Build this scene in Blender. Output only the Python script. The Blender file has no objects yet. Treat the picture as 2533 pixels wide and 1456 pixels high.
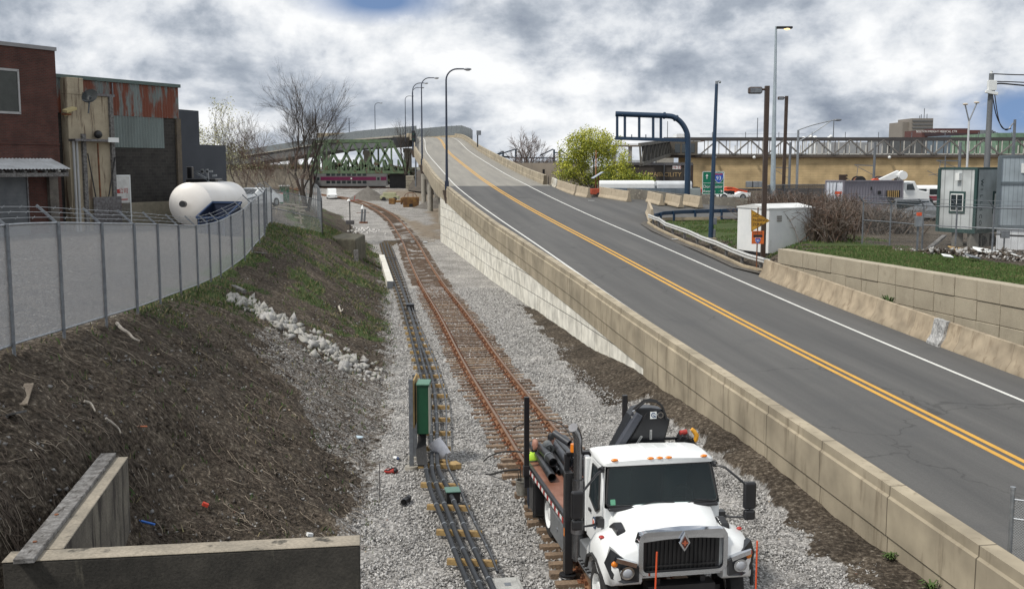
import bpy, math, random
import numpy as np
from mathutils import Matrix, Vector, noise
sc = bpy.context.scene
COL = sc.collection
rnd = random.Random(7)
FPX = 2650.0; H = 8.0
TILT = math.atan(318/FPX); CT, ST = math.cos(TILT), math.sin(TILT)
cam_d = bpy.data.cameras.new('camera'); cam = bpy.data.objects.new('camera', cam_d); COL.objects.link(cam)
cam.location = (0, 0, H); cam.rotation_euler = (math.pi/2-TILT, 0, 0)
cam_d.sensor_width = 36; cam_d.lens = FPX/2532*36; cam_d.clip_end = 9000; cam_d.clip_start = .1
sc.camera = cam
SUN_EL, SUN_AZ = math.radians(55), Vector((-.84, -.54, 0)).normalized()
w = bpy.data.worlds.new("World"); sc.world = w; w.use_nodes = True
SKYO = (2.0, 3.0, 1.3)
def build_world():
 nt = w.node_tree; N = nt.nodes; L = nt.links; N.clear()
 def n(t, **k):
  o = N.new(t)
  for a, b in k.items(): setattr(o, a, b)
  return o
 def mth(op, a, b=None, cl=False):
  o = n('ShaderNodeMath', operation=op, use_clamp=cl)
  for i, v in enumerate((a, b)):
   if v is None: continue
   if isinstance(v, (int, float)): o.inputs[i].default_value = v
   else: L.new(v, o.inputs[i])
  return o.outputs[0]
 tc = n('ShaderNodeTexCoord'); sep = n('ShaderNodeSeparateXYZ'); L.new(tc.outputs['Generated'], sep.inputs[0])
 z = mth('MAXIMUM', sep.outputs[2], -.02)
 hl = mth('SQRT', mth('ADD', mth('MULTIPLY', sep.outputs[0], sep.outputs[0]), mth('MULTIPLY', sep.outputs[1], sep.outputs[1])))
 hl = mth('MAXIMUM', hl, .05)
 cmb = n('ShaderNodeCombineXYZ'); L.new(mth('MULTIPLY', mth('DIVIDE', sep.outputs[0], hl), 5.2), cmb.inputs[0]); L.new(mth('MULTIPLY', mth('DIVIDE', sep.outputs[1], hl), 5.2), cmb.inputs[1])
 L.new(mth('MULTIPLY', mth('DIVIDE', z, mth('ADD', mth('MULTIPLY', z, 2.4), 1.0)), 12.5), cmb.inputs[2])
 def nz(scale, det, rough, off, dist=0.0):
  mp = n('ShaderNodeMapping'); mp.inputs['Location'].default_value = off; L.new(cmb.outputs[0], mp.inputs[0])
  o = n('ShaderNodeTexNoise'); o.inputs['Scale'].default_value = scale; o.inputs['Detail'].default_value = det
  o.inputs['Roughness'].default_value = rough; o.inputs['Distortion'].default_value = dist
  L.new(mp.outputs[0], o.inputs['Vector']); return o.outputs[0]
 OX, OY, OZ = SKYO
 base = nz(1.25, 12, .56, (OX, OY, OZ), .15)
 up = nz(1.25, 12, .56, (OX+.05, OY, OZ+.17), .15)
 fine = nz(4.2, 9, .62, (OX+4, OY, OZ), .2)
 big = nz(.42, 3, .5, (9.3+OX, 4.2, 0))
 dif = mth('SUBTRACT', base, up)
 shade = mth('ADD', mth('MULTIPLY', mth('SUBTRACT', base, .5), 1.25), mth('MULTIPLY', dif, 2.2))
 shade = mth('ADD', shade, mth('MULTIPLY', mth('SUBTRACT', fine, .5), .75))
 shade = mth('ADD', mth('ADD', shade, mth('MULTIPLY', mth('SUBTRACT', big, .5), .6)), .62)
 rp = n('ShaderNodeValToRGB'); L.new(shade, rp.inputs[0])
 e = rp.color_ramp.elements
 e[0].position = .0; e[0].color = (.25, .29, .36, 1); e[1].position = .95; e[1].color = (.93, .94, .95, 1)
 for p, c in ((.28, (.38, .425, .49, 1)), (.46, (.53, .57, .63, 1)), (.64, (.71, .74, .78, 1))):
  q = e.new(p); q.color = c
 sky = n('ShaderNodeTexSky', sky_type='NISHITA'); sky.sun_disc = False
 sky.sun_elevation = SUN_EL; sky.sun_rotation = math.atan2(SUN_AZ.x, SUN_AZ.y)
 vb = n('ShaderNodeVectorMath', operation='ADD'); L.new(tc.outputs['Generated'], vb.inputs[0]); vb.inputs[1].default_value = (0, 0, .38); L.new(vb.outputs[0], sky.inputs[0])
 sk = n('ShaderNodeVectorMath', operation='SCALE'); L.new(sky.outputs[0], sk.inputs[0]); sk.inputs[3].default_value = .15
 gap = None
 for (cx, cz, rx, rz) in ((-.120, .146, .060, .017), (.428, .045, .05, .028)):
  dx = mth('DIVIDE', mth('SUBTRACT', sep.outputs[0], cx), rx); dz = mth('DIVIDE', mth('SUBTRACT', sep.outputs[2], cz), rz)
  d = mth('SQRT', mth('ADD', mth('MULTIPLY', dx, dx), mth('MULTIPLY', dz, dz)))
  g = mth('SUBTRACT', 1.35, d, True)
  gap = g if gap is None else mth('MAXIMUM', gap, g)
 rag = mth('MULTIPLY', mth('SUBTRACT', .66, nz(2.2, 10, .62, (1.3, 7.7, 0), .2)), 7.0)
 cov = mth('SUBTRACT', 1.0, mth('MULTIPLY', gap, mth('ADD', rag, .1, True), True), True)
 mx = n('ShaderNodeMix', data_type='RGBA'); L.new(cov, mx.inputs[0]); L.new(sk.outputs[0], mx.inputs[6]); L.new(rp.outputs[0], mx.inputs[7])
 bg = n('ShaderNodeBackground'); L.new(mx.outputs[2], bg.inputs[0]); bg.inputs[1].default_value = 1.02
 out = n('ShaderNodeOutputWorld'); L.new(bg.outputs[0], out.inputs[0])
build_world()
sd = bpy.data.lights.new('sun', 'SUN'); sd.energy = 3.0; sd.angle = math.radians(7); sd.color = (1, .95, .87)
so = bpy.data.objects.new('sun', sd); COL.objects.link(so)
SUNV = Vector((SUN_AZ.x*math.cos(SUN_EL), SUN_AZ.y*math.cos(SUN_EL), math.sin(SUN_EL)))
so.rotation_euler = SUNV.to_track_quat('Z', 'Y').to_euler(); so.location = SUNV*100
sc.view_settings.view_transform = 'Standard'; sc.view_settings.look = 'None'
sc.view_settings.gamma = 1; sc.view_settings.exposure = 0.06; sc.view_settings.use_curve_mapping = False
sc.render.engine = 'CYCLES'
try:
 sc.cycles.use_denoising = True; sc.cycles.denoiser = 'OPENIMAGEDENOISE'; sc.cycles.max_bounces = 5
 sc.cycles.transparent_max_bounces = 14; sc.cycles.use_adaptive_sampling = True
except Exception: pass
def ray(px, py):
 v = py-728
 return px-1266, FPX*CT-v*ST, -(FPX*ST+v*CT)
def W(px, py, z):
 a, b, d = ray(px, py); k = (z-H)/d
 return Vector((a*k, b*k, z))
def WY(px, py, Y):
 a, b, d = ray(px, py); k = Y/b
 return Vector((a*k, Y, H+d*k))
class MB:
 def __init__(s): s.v = []; s.f = []; s.m = []; s.uv = {}; s.M = Matrix.Identity(4); s.mi = 0
 def add(s, vs, fs, uvs=None):
  o = len(s.v); s.v += [tuple(s.M @ Vector(p)) for p in vs]
  for i, f in enumerate(fs):
   if uvs: s.uv[len(s.f)] = uvs[i]
   s.f.append([o+k for k in f]); s.m.append(s.mi)
  return s
 def box(s, x0, x1, y0, y1, z0, z1):
  x0, x1 = min(x0, x1), max(x0, x1); y0, y1 = min(y0, y1), max(y0, y1); z0, z1 = min(z0, z1), max(z0, z1)
  v = [(x, y, z) for z in (z0, z1) for y in (y0, y1) for x in (x0, x1)]
  return s.add(v, [(0, 2, 3, 1), (4, 5, 7, 6), (0, 1, 5, 4), (2, 6, 7, 3), (0, 4, 6, 2), (1, 3, 7, 5)])
 def cbox(s, c, sz, rz=0, rx=0, ry=0):
  old = s.M; s.M = old @ Matrix.Translation(c) @ Matrix.Rotation(rz, 4, 'Z') @ Matrix.Rotation(ry, 4, 'Y') @ Matrix.Rotation(rx, 4, 'X')
  s.box(-sz[0]/2, sz[0]/2, -sz[1]/2, sz[1]/2, -sz[2]/2, sz[2]/2); s.M = old; return s
 def bar(s, p, q, w, h=None):                       # square bar between two points
  p, q = Vector(p), Vector(q); d = q-p; L = d.length
  if L < 1e-6: return s
  old = s.M; s.M = old @ Matrix.Translation((p+q)/2) @ d.to_track_quat('Y', 'Z').to_matrix().to_4x4()
  h = h or w; s.box(-w/2, w/2, -L/2, L/2, -h/2, h/2); s.M = old; return s
 def tube(s, pts, r, n=8, cap=True):
  P = [Vector(p) for p in pts]; k = len(P); R = [r]*k if isinstance(r, (int, float)) else list(r)
  vs = []; fs = []; up = None
  for i in range(k):
   t = (P[min(i+1, k-1)]-P[max(i-1, 0)]).normalized()
   if up is None: up = Vector((0, 0, 1)) if abs(t.z) < .9 else Vector((1, 0, 0))
   a = t.cross(up)
   if a.length < 1e-4: a = t.cross(Vector((.3, 1, .2)))
   a.normalize(); b = a.cross(t).normalized(); up = b
   for j in range(n):
    th = 2*math.pi*j/n; vs.append(P[i]+(a*math.cos(th)+b*math.sin(th))*R[i])
  for i in range(k-1):
   for j in range(n):
    j2 = (j+1) % n; fs.append((i*n+j, i*n+j2, (i+1)*n+j2, (i+1)*n+j))
  if cap: fs.append(tuple(range(n))); fs.append(tuple(reversed(range((k-1)*n, k*n))))
  return s.add(vs, fs)
 def cyl(s, p, q, r, r1=None, n=14): return s.tube([p, q], [r, r if r1 is None else r1], n)
 def prism(s, poly, ax, a, b):                      # poly in the plane normal to ax, extruded a..b
  k = len(poly)
  def P(u, v, t): return {'x': (t, u, v), 'y': (u, t, v), 'z': (u, v, t)}[ax]
  vs = [P(u, v, a) for u, v in poly]+[P(u, v, b) for u, v in poly]
  fs = [tuple(range(k)), tuple(reversed(range(k, 2*k)))]+[(i, i+k, (i+1) % k+k, (i+1) % k) for i in range(k)]
  return s.add(vs, fs)
 def loft(s, secs, cap=True, closed=True):
  k = len(secs[0]); vs = [p for q in secs for p in q]; fs = []
  for i in range(len(secs)-1):
   for j in range(k if closed else k-1):
    j2 = (j+1) % k; fs.append((i*k+j, i*k+j2, (i+1)*k+j2, (i+1)*k+j))
  if cap and closed: fs.append(tuple(reversed(range(k)))); fs.append(tuple(range((len(secs)-1)*k, len(secs)*k)))
  return s.add(vs, fs)
 def sweep(s, path, prof, closed=True, cap=True):   # prof: (sideways to the right of travel, up); uv in metres
  P = [Vector(p) for p in path]; k = len(prof); n = len(P); vs = []; acc = 0; A = []
  for i in range(n):
   t = P[min(i+1, n-1)]-P[max(i-1, 0)]; t.z = 0; t.normalize(); r = Vector((t.y, -t.x, 0))
   if i: acc += (P[i]-P[i-1]).length
   A.append(acc)
   for (a, h) in prof: vs.append(P[i]+r*a+Vector((0, 0, h)))
  pl = [0]
  for j in range(k):
   a, b = prof[j], prof[(j+1) % k]; pl.append(pl[-1]+math.hypot(a[0]-b[0], a[1]-b[1]))
  fs = []; uv = []
  for i in range(n-1):
   for j in range(k if closed else k-1):
    j2 = (j+1) % k; fs.append((i*k+j, (i+1)*k+j, (i+1)*k+j2, i*k+j2))
    uv.append(((A[i], pl[j]), (A[i+1], pl[j]), (A[i+1], pl[j+1]), (A[i], pl[j+1])))
  if cap and closed:
   for o in (tuple(range(k)), tuple(reversed(range((n-1)*k, n*k)))):
    fs.append(o); uv.append([(0, 0)]*k)
  return s.add(vs, fs, uv)
 def sphere(s, c, r, n=10, m=7, sq=(1, 1, 1)):
  c = Vector(c); secs = []
  for i in range(m+1):
   ph = math.pi*i/m; rr = max(math.sin(ph), 1e-3)
   secs.append([c+Vector((r*sq[0]*rr*math.cos(2*math.pi*j/n), r*sq[1]*rr*math.sin(2*math.pi*j/n), -r*sq[2]*math.cos(ph))) for j in range(n)])
  return s.loft(secs)
 def build(s, name, mat, parent=None, smooth=False, bevel=0, world=False, seg=1):
  me = bpy.data.meshes.new(name); me.from_pydata(s.v, [], s.f)
  mats = mat if isinstance(mat, (list, tuple)) else [mat]
  for q in mats: me.materials.append(q)
  if len(mats) > 1: me.polygons.foreach_set('material_index', s.m)
  if s.uv:
   u = me.uv_layers.new(name='UVMap').data
   for i, p in enumerate(me.polygons):
    q = s.uv.get(i)
    if q:
     for li, c in zip(p.loop_indices, q): u[li].uv = c
  if smooth:
   me.polygons.foreach_set('use_smooth', [True]*len(me.polygons))
  me.update()
  o = bpy.data.objects.new(name, me); COL.objects.link(o)
  if smooth: 
   try: me.set_sharp_from_angle(angle=math.radians(smooth if smooth is not True else 40))
   except Exception: pass
  if bevel:
   b = o.modifiers.new('bevel', 'BEVEL'); b.width = bevel; b.segments = seg; b.limit_method = 'ANGLE'; b.angle_limit = math.radians(35)
  if parent is not None:
   o.parent = parent
   if world: o.matrix_parent_inverse = pm(parent).inverted()
  return o
def pm(o):
 m = Matrix.Translation(o.location) @ o.rotation_euler.to_matrix().to_4x4()
 return pm(o.parent) @ o.matrix_parent_inverse @ m if o.parent else m
def tag(o, label=None, cat=None, group=None, kind=None):
 if label: o['label'] = label
 if cat: o['category'] = cat
 if group: o['group'] = group
 if kind: o['kind'] = kind
 return o
def thing(name, label, cat, loc=(0, 0, 0), rz=0, group=None):
 o = bpy.data.objects.new(name, None); COL.objects.link(o); o.empty_display_size = .3
 o.location = loc; o.rotation_euler = (0, 0, rz)
 return tag(o, label, cat, group)
def struct(o): return tag(o, kind='structure')
def dup(root, loc=None, rz=None, label=None):
 def cp(o, par):
  c = o.copy(); COL.objects.link(c)
  if par is not None: c.parent = par
  for ch in list(kids.get(o.name, [])): cp(ch, c)
  return c
 kids = {}
 for ob in bpy.data.objects:
  if ob.parent: kids.setdefault(ob.parent.name, []).append(ob)
 c = cp(root, None)
 if loc is not None: c.location = loc
 if rz is not None: c.rotation_euler = (0, 0, rz)
 if label: c['label'] = label
 return c
def words(parent, name, body, size, M4, mat, ext=.004, align='CENTER', world=False, sx=1.0):
 cu = bpy.data.curves.new(name, 'FONT'); cu.body = body; cu.size = size; cu.extrude = ext
 cu.align_x = align; cu.align_y = 'CENTER'; cu.resolution_u = 3
 tmp = bpy.data.objects.new(name, cu)
 me = bpy.data.meshes.new_from_object(tmp); bpy.data.objects.remove(tmp)
 me.transform(M4 @ Matrix.Diagonal((sx, 1, 1, 1))); me.materials.clear(); me.materials.append(mat)
 o = bpy.data.objects.new(name, me); COL.objects.link(o)
 if parent is not None:
  o.parent = parent
  if world: o.matrix_parent_inverse = pm(parent).inverted()
 return o
def face_m(c, right, up):                                # matrix that lays text flat: x along right, y along up
 r = Vector(right).normalized(); u = Vector(up).normalized(); n = r.cross(u)
 m = Matrix((r, u, n)).transposed().to_4x4(); m.translation = Vector(c); return m
def M(name, c1, c2=None, sc=1.0, r=.75, met=0, bump=0, bsc=25, st=1.0, sp=.12, c3=None, p3=.62, sc3=4, lo=.38, hi=.62, stretch3=(1, 1, 1), spec=None, coat=0):
 m = bpy.data.materials.new(name); m.use_nodes = True; nt = m.node_tree; N = nt.nodes; L = nt.links
 b = N['Principled BSDF']; b.inputs['Roughness'].default_value = r; b.inputs['Metallic'].default_value = met
 if spec is not None: b.inputs['Specular IOR Level'].default_value = spec
 if coat: b.inputs['Coat Weight'].default_value = coat; b.inputs['Coat Roughness'].default_value = .08
 if c2 is None and not sp and not bump:
  b.inputs['Base Color'].default_value = (*c1, 1); return m
 c2 = c2 or tuple(x*.82 for x in c1)
 tc = N.new('ShaderNodeTexCoord'); mp = N.new('ShaderNodeMapping'); L.new(tc.outputs['Object'], mp.inputs[0])
 mp.inputs['Scale'].default_value = (1, 1, 1/st)
 n1 = N.new('ShaderNodeTexNoise'); n1.inputs['Scale'].default_value = sc; n1.inputs['Detail'].default_value = 6; n1.inputs['Roughness'].default_value = .62
 L.new(mp.outputs[0], n1.inputs['Vector'])
 rp = N.new('ShaderNodeValToRGB'); L.new(n1.outputs[0], rp.inputs[0])
 rp.color_ramp.elements[0].position = lo; rp.color_ramp.elements[0].color = (*c1, 1)
 rp.color_ramp.elements[1].position = hi; rp.color_ramp.elements[1].color = (*c2, 1)
 col = rp.outputs[0]
 if c3 is not None:
  mp3 = N.new('ShaderNodeMapping'); L.new(tc.outputs['Object'], mp3.inputs[0]); mp3.inputs['Scale'].default_value = stretch3
  mp3.inputs['Location'].default_value = (5.1, 2.2, 8.8)
  n3 = N.new('ShaderNodeTexNoise'); n3.inputs['Scale'].default_value = sc3; n3.inputs['Detail'].default_value = 7; n3.inputs['Roughness'].default_value = .65
  L.new(mp3.outputs[0], n3.inputs['Vector'])
  r3 = N.new('ShaderNodeMapRange'); L.new(n3.outputs[0], r3.inputs[0]); r3.inputs[1].default_value = p3-.04; r3.inputs[2].default_value = p3+.05
  mx = N.new('ShaderNodeMix'); mx.data_type = 'RGBA'; L.new(r3.outputs[0], mx.inputs[0]); L.new(col, mx.inputs[6]); mx.inputs[7].default_value = (*c3, 1); col = mx.outputs[2]
 n2 = N.new('ShaderNodeTexNoise'); n2.inputs['Scale'].default_value = bsc; n2.inputs['Detail'].default_value = 4
 L.new(tc.outputs['Object'], n2.inputs['Vector'])
 if sp:
  r2 = N.new('ShaderNodeMapRange'); L.new(n2.outputs[0], r2.inputs[0]); r2.inputs[1].default_value = .3; r2.inputs[2].default_value = .7
  r2.inputs[3].default_value = 1-sp; r2.inputs[4].default_value = 1+sp
  vm = N.new('ShaderNodeVectorMath'); vm.operation = 'SCALE'; L.new(col, vm.inputs[0]); L.new(r2.outputs[0], vm.inputs[3]); col = vm.outputs[0]
 L.new(col, b.inputs['Base Color'])
 if bump:
  bp = N.new('ShaderNodeBump'); bp.inputs['Strength'].default_value = bump; bp.inputs['Distance'].default_value = .03
  L.new(n2.outputs[0], bp.inputs['Height']); L.new(bp.outputs[0], b.inputs['Normal'])
 return m
def brickmat(name, c1, c2, mortar, bw, bh, ms, uv=True, map_=None, r=.85, bump=.4, off=.5, stain=None, smooth=.1, noise_s=1.2):
 m = bpy.data.materials.new(name); m.use_nodes = True; nt = m.node_tree; N = nt.nodes; L = nt.links; b = N['Principled BSDF']
 b.inputs['Roughness'].default_value = r
 tc = N.new('ShaderNodeTexCoord')
 if uv: src = tc.outputs['UV']
 else:                                                # local x along the wall, z up
  sp = N.new('ShaderNodeSeparateXYZ'); L.new(tc.outputs['Object'], sp.inputs[0]); cb = N.new('ShaderNodeCombineXYZ')
  ad = N.new('ShaderNodeMath'); L.new(sp.outputs[0], ad.inputs[0]); L.new(sp.outputs[1], ad.inputs[1])
  L.new(ad.outputs[0], cb.inputs[0]); L.new(sp.outputs[2], cb.inputs[1]); src = cb.outputs[0]
 bt = N.new('ShaderNodeTexBrick'); bt.offset = off; L.new(src, bt.inputs['Vector'])
 bt.inputs['Color1'].default_value = (*c1, 1); bt.inputs['Color2'].default_value = (*c2, 1); bt.inputs['Mortar'].default_value = (*mortar, 1)
 bt.inputs['Scale'].default_value = 1; bt.inputs['Brick Width'].default_value = bw; bt.inputs['Row Height'].default_value = bh
 bt.inputs['Mortar Size'].default_value = ms; bt.inputs['Mortar Smooth'].default_value = smooth
 n1 = N.new('ShaderNodeTexNoise'); n1.inputs['Scale'].default_value = noise_s; n1.inputs['Detail'].default_value = 8; L.new(tc.outputs['Object'], n1.inputs['Vector'])
 r2 = N.new('ShaderNodeMapRange'); L.new(n1.outputs[0], r2.inputs[0]); r2.inputs[1].default_value = .3; r2.inputs[2].default_value = .7; r2.inputs[3].default_value = .7; r2.inputs[4].default_value = 1.25
 vm = N.new('ShaderNodeVectorMath'); vm.operation = 'SCALE'; L.new(bt.outputs[0], vm.inputs[0]); L.new(r2.outputs[0], vm.inputs[3]); col = vm.outputs[0]
 if stain:
  c, thr, stretch = stain
  mp = N.new('ShaderNodeMapping'); mp.inputs['Scale'].default_value = stretch; L.new(tc.outputs['Object'], mp.inputs[0])
  n3 = N.new('ShaderNodeTexNoise'); n3.inputs['Scale'].default_value = 1.6; n3.inputs['Detail'].default_value = 9; n3.inputs['Roughness'].default_value = .7; L.new(mp.outputs[0], n3.inputs['Vector'])
  r3 = N.new('ShaderNodeMapRange'); L.new(n3.outputs[0], r3.inputs[0]); r3.inputs[1].default_value = thr; r3.inputs[2].default_value = thr+.12; r3.inputs[4].default_value = .8
  mx = N.new('ShaderNodeMix'); mx.data_type = 'RGBA'; L.new(r3.outputs[0], mx.inputs[0]); L.new(col, mx.inputs[6]); mx.inputs[7].default_value = (*c, 1); col = mx.outputs[2]
 L.new(col, b.inputs['Base Color'])
 if bump:
  bp = N.new('ShaderNodeBump'); bp.invert = True; bp.inputs['Strength'].default_value = bump; bp.inputs['Distance'].default_value = .02
  L.new(bt.outputs['Fac'], bp.inputs['Height']); L.new(bp.outputs[0], b.inputs['Normal'])
 return m
def glass(name, c=(.02, .03, .035), r=.06):
 m = bpy.data.materials.new(name); m.use_nodes = True; b = m.node_tree.nodes['Principled BSDF']
 b.inputs['Base Color'].default_value = (*c, 1); b.inputs['Roughness'].default_value = r; b.inputs['Specular IOR Level'].default_value = .8
 return m
def emis(name, c, s):
 m = bpy.data.materials.new(name); m.use_nodes = True; b = m.node_tree.nodes['Principled BSDF']
 b.inputs['Base Color'].default_value = (*c, 1); b.inputs['Emission Color'].default_value = (*c, 1); b.inputs['Emission Strength'].default_value = s
 return m
def meshmat(name, c, pitch, cov, horiz=False, r=.5, met=.6):    # woven wire: wires are opaque, gaps are open; uv in metres
 m = bpy.data.materials.new(name); m.use_nodes = True; nt = m.node_tree; N = nt.nodes; L = nt.links; b = N['Principled BSDF']
 b.inputs['Base Color'].default_value = (*c, 1); b.inputs['Roughness'].default_value = r; b.inputs['Metallic'].default_value = met
 tc = N.new('ShaderNodeTexCoord'); sp = N.new('ShaderNodeSeparateXYZ'); L.new(tc.outputs['UV'], sp.inputs[0])
 def mth(op, a, b_=None):
  o = N.new('ShaderNodeMath'); o.operation = op
  for i, v in enumerate((a, b_)):
   if v is None: continue
   if isinstance(v, (int, float)): o.inputs[i].default_value = v
   else: L.new(v, o.inputs[i])
  return o.outputs[0]
 if horiz: p, q = sp.outputs[0], sp.outputs[1]
 else: p, q = mth('ADD', sp.outputs[0], sp.outputs[1]), mth('SUBTRACT', sp.outputs[0], sp.outputs[1])
 k = 1-math.sqrt(1-cov)
 a = mth('LESS_THAN', mth('FRACT', mth('DIVIDE', p, pitch)), k); c_ = mth('LESS_THAN', mth('FRACT', mth('DIVIDE', q, pitch)), k)
 f = mth('MAXIMUM', a, c_)
 tr = N.new('ShaderNodeBsdfTransparent'); mx = N.new('ShaderNodeMixShader')
 L.new(f, mx.inputs[0]); L.new(tr.outputs[0], mx.inputs[1]); L.new(b.outputs[0], mx.inputs[2])
 L.new(mx.outputs[0], N['Material Output'].inputs[0]); return m
K = {}
K['galv'] = M('galvanised_steel', (.36, .38, .40), (.27, .29, .31), sc=6, r=.42, met=.7, sp=.05)
K['galvd'] = M('dull_steel', (.22, .24, .26), (.16, .17, .19), sc=6, r=.5, met=.5, sp=.05)
K['black'] = M('black_paint', (.012, .012, .014), (.022, .022, .024), r=.35, sp=.0)
K['rubber'] = M('rubber', (.018, .018, .019), (.03, .03, .03), r=.8, sp=.1, bump=.2)
K['white'] = M('white_paint', (.80, .82, .82), (.74, .76, .76), sc=1.5, r=.35, sp=.02)
K['chrome'] = M('chrome', (.62, .64, .68), (.55, .57, .6), r=.12, met=1, sp=0)
K['steel'] = M('worn_steel', (.20, .20, .21), (.11, .10, .10), sc=7, r=.45, met=.6, sp=.1)
K['rust'] = M('rusty_steel', (.23, .085, .035), (.10, .045, .025), sc=4, r=.85, sp=.25, bsc=40, bump=.2)
K['wood'] = M('new_timber', (.42, .29, .12), (.30, .20, .09), sc=5, r=.8, sp=.2, st=4)
K['greywood'] = M('weathered_timber', (.22, .215, .21), (.10, .095, .09), sc=7, r=.9, sp=.3, bump=.4, c3=(.05, .045, .04), p3=.6, sc3=3, stretch3=(6, 1, 6))
K['conc'] = M('tan_concrete', (.42, .35, .24), (.30, .25, .175), sc=.9, r=.88, sp=.16, bump=.25, bsc=30, c3=(.17, .145, .105), p3=.64, sc3=2.2, stretch3=(1, 1, .45))
K['concg'] = M('grey_concrete', (.36, .34, .30), (.27, .255, .22), sc=1.0, r=.88, sp=.15, bump=.2, bsc=30, c3=(.17, .155, .13), p3=.66, sc3=2, stretch3=(1, 1, .4))
K['glass'] = glass('dark_glass')
K['amber'] = M('amber_lens', (.75, .22, .02), r=.25, sp=0)
K['orange'] = M('safety_orange', (.72, .10, .03), (.6, .09, .03), r=.5, sp=.0)
K['red'] = M('red_paint', (.40, .03, .025), (.3, .03, .02), r=.5, sp=.05)
K['navy'] = M('navy_paint', (.012, .035, .075), (.02, .045, .085), r=.35, sp=.0)
K['blue'] = M('blue_paint', (.015, .045, .13), (.012, .03, .09), r=.5, sp=.05)
K['signgreen'] = M('sign_green', (.0, .16, .085), (.0, .14, .075), r=.45, sp=0)
K['signwhite'] = M('sign_white', (.75, .77, .76), r=.45, sp=0)
K['brown'] = M('bronze_paint', (.045, .028, .02), (.06, .04, .03), r=.45, sp=.05)
K['tyre'] = K['rubber']
def lerp(tab, y):
 if y <= tab[0][0]: return tab[0][1]
 for (a, b), (c2, d) in zip(tab, tab[1:]):
  if y <= c2: return b+(d-b)*(y-a)/(c2-a)
 return tab[-1][1]
def sst(x):
 x = max(0., min(1., x)); return x*x*(3-2*x)
TOPX = [(-5, -9.3), (15, -9.4), (20.2, -9.55), (22.7, -9.64), (26, -10.0), (29.2, -10.32), (32.6, -10.82), (37, -11.54), (41.3, -12.2), (44.5, -12.6), (49, -12.85), (54.8, -13.1), (60, -13.9), (68, -15.6), (74, -16.6), (79.5, -14.3), (90, -17.5), (105, -21.5), (130, -27), (165, -36), (210, -50), (260, -64), (330, -90)]
TOPZ = [(-5, 4.5), (20.2, 4.43), (22.7, 4.34), (26, 4.15), (29.2, 3.97), (32.6, 3.77), (37, 3.5), (41.3, 3.25), (44.5, 3.14), (46.5, 3.15), (49, 3.27), (51.7, 3.45), (54.8, 3.9), (62, 4.1), (74, 4.07), (79.5, 3.05), (90, 3.3), (110, 3.7), (130, 3.6), (165, 3.4), (210, 2.6), (260, 2.6)]
FOOT = [(-5, -2.9), (20, -3.2), (24, -3.35), (29.3, -4.1), (42.5, -4.85), (51.5, -5.9), (73, -8.5), (101, -12.9), (130, -18.5), (164, -26), (210, -40), (268, -50), (330, -70)]
def bed(Y): return min(max(0, (Y-130)*.012), 1.35)+1.15*sst((Y-250)/12.)
def gz(X, Y):
 b = bed(Y); fx = lerp(FOOT, Y); tx = lerp(TOPX, Y); tz = lerp(TOPZ, Y)
 if X >= fx: return b
 if Y < 26 and X > -7.7: tz *= 1-.50*sst((26-Y)/8.)*sst((X+7.7)/1.3)
 if X >= tx:
  t = (fx-X)/(fx-tx); return b+(tz-b)*(.75*t+.25*sst(t))
 return tz+(max(tz, 4.3)-tz)*sst((tx-X-.5)/4.) if Y < 200 else tz
def T(px, py):
 a, b, d = ray(px, py); Y = 6.; lo = None
 while Y < 400:
  if H+d/b*Y < gz(a/b*Y, Y): lo = Y; break
  Y *= 1.01
 if lo is None: return Vector((a/b*400, 400, H+d/b*400))
 l, h = lo/1.01, lo
 for i in range(18):
  m = (l+h)/2
  if H+d/b*m < gz(a/b*m, m): h = m
  else: l = m
 return Vector((a/b*h, h, gz(a/b*h, h)))
def proj(X, Y, Z):
 z = Z-H; yc = Y*CT-z*ST; zc = Y*ST+z*CT
 return 1266+FPX*X/yc, 728-FPX*zc/yc
def wallx(Y):            # outer face of the ramp's retaining wall
 return lerp([(-5, 12.0), (20, 8.03), (35.5, 5.75), (43.8, 4.1), (58.8, 1.2), (75.8, -1.9), (115.3, -7.67), (116, -7.9)], Y)
def inpoly(x, y, P):
 c = False; j = len(P)-1
 for i in range(len(P)):
  if (P[i][1] > y) != (P[j][1] > y) and x < (P[j][0]-P[i][0])*(y-P[i][1])/(P[j][1]-P[i][1])+P[i][0]: c = not c
  j = i
 return c
nz = lambda x, y, s, o=0: noise.noise(Vector((x*s+o, y*s-o, o*.37)))
CHUTE = [T(*p).xy for p in [(625, 850), (700, 950), (735, 1010), (800, 1100), (880, 1165), (940, 1190), (960, 900), (900, 925), (780, 880), (690, 820), (640, 800)]]
DIRT_R = [T(*p).xy for p in [(1300, 770), (1370, 860), (1440, 960), (1500, 1005), (1640, 985), (1700, 1060), (1790, 1130), (1850, 1180), (2000, 1330), (2110, 1456)]]+[Vector((9.5, 17)), Vector((8.3, 20)), Vector((6.2, 35.5)), Vector((4.4, 43.8)), Vector((1.6, 58.8)), Vector((.2, 63))]
SANDY = [T(*p).xy for p in [(1050, 500), (1090, 590), (1060, 600), (1010, 560), (930, 505), (860, 490)]]+[Vector((-5, 120)), Vector((0, 260)), Vector((-30, 258)), Vector((-30, 230))]
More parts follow.
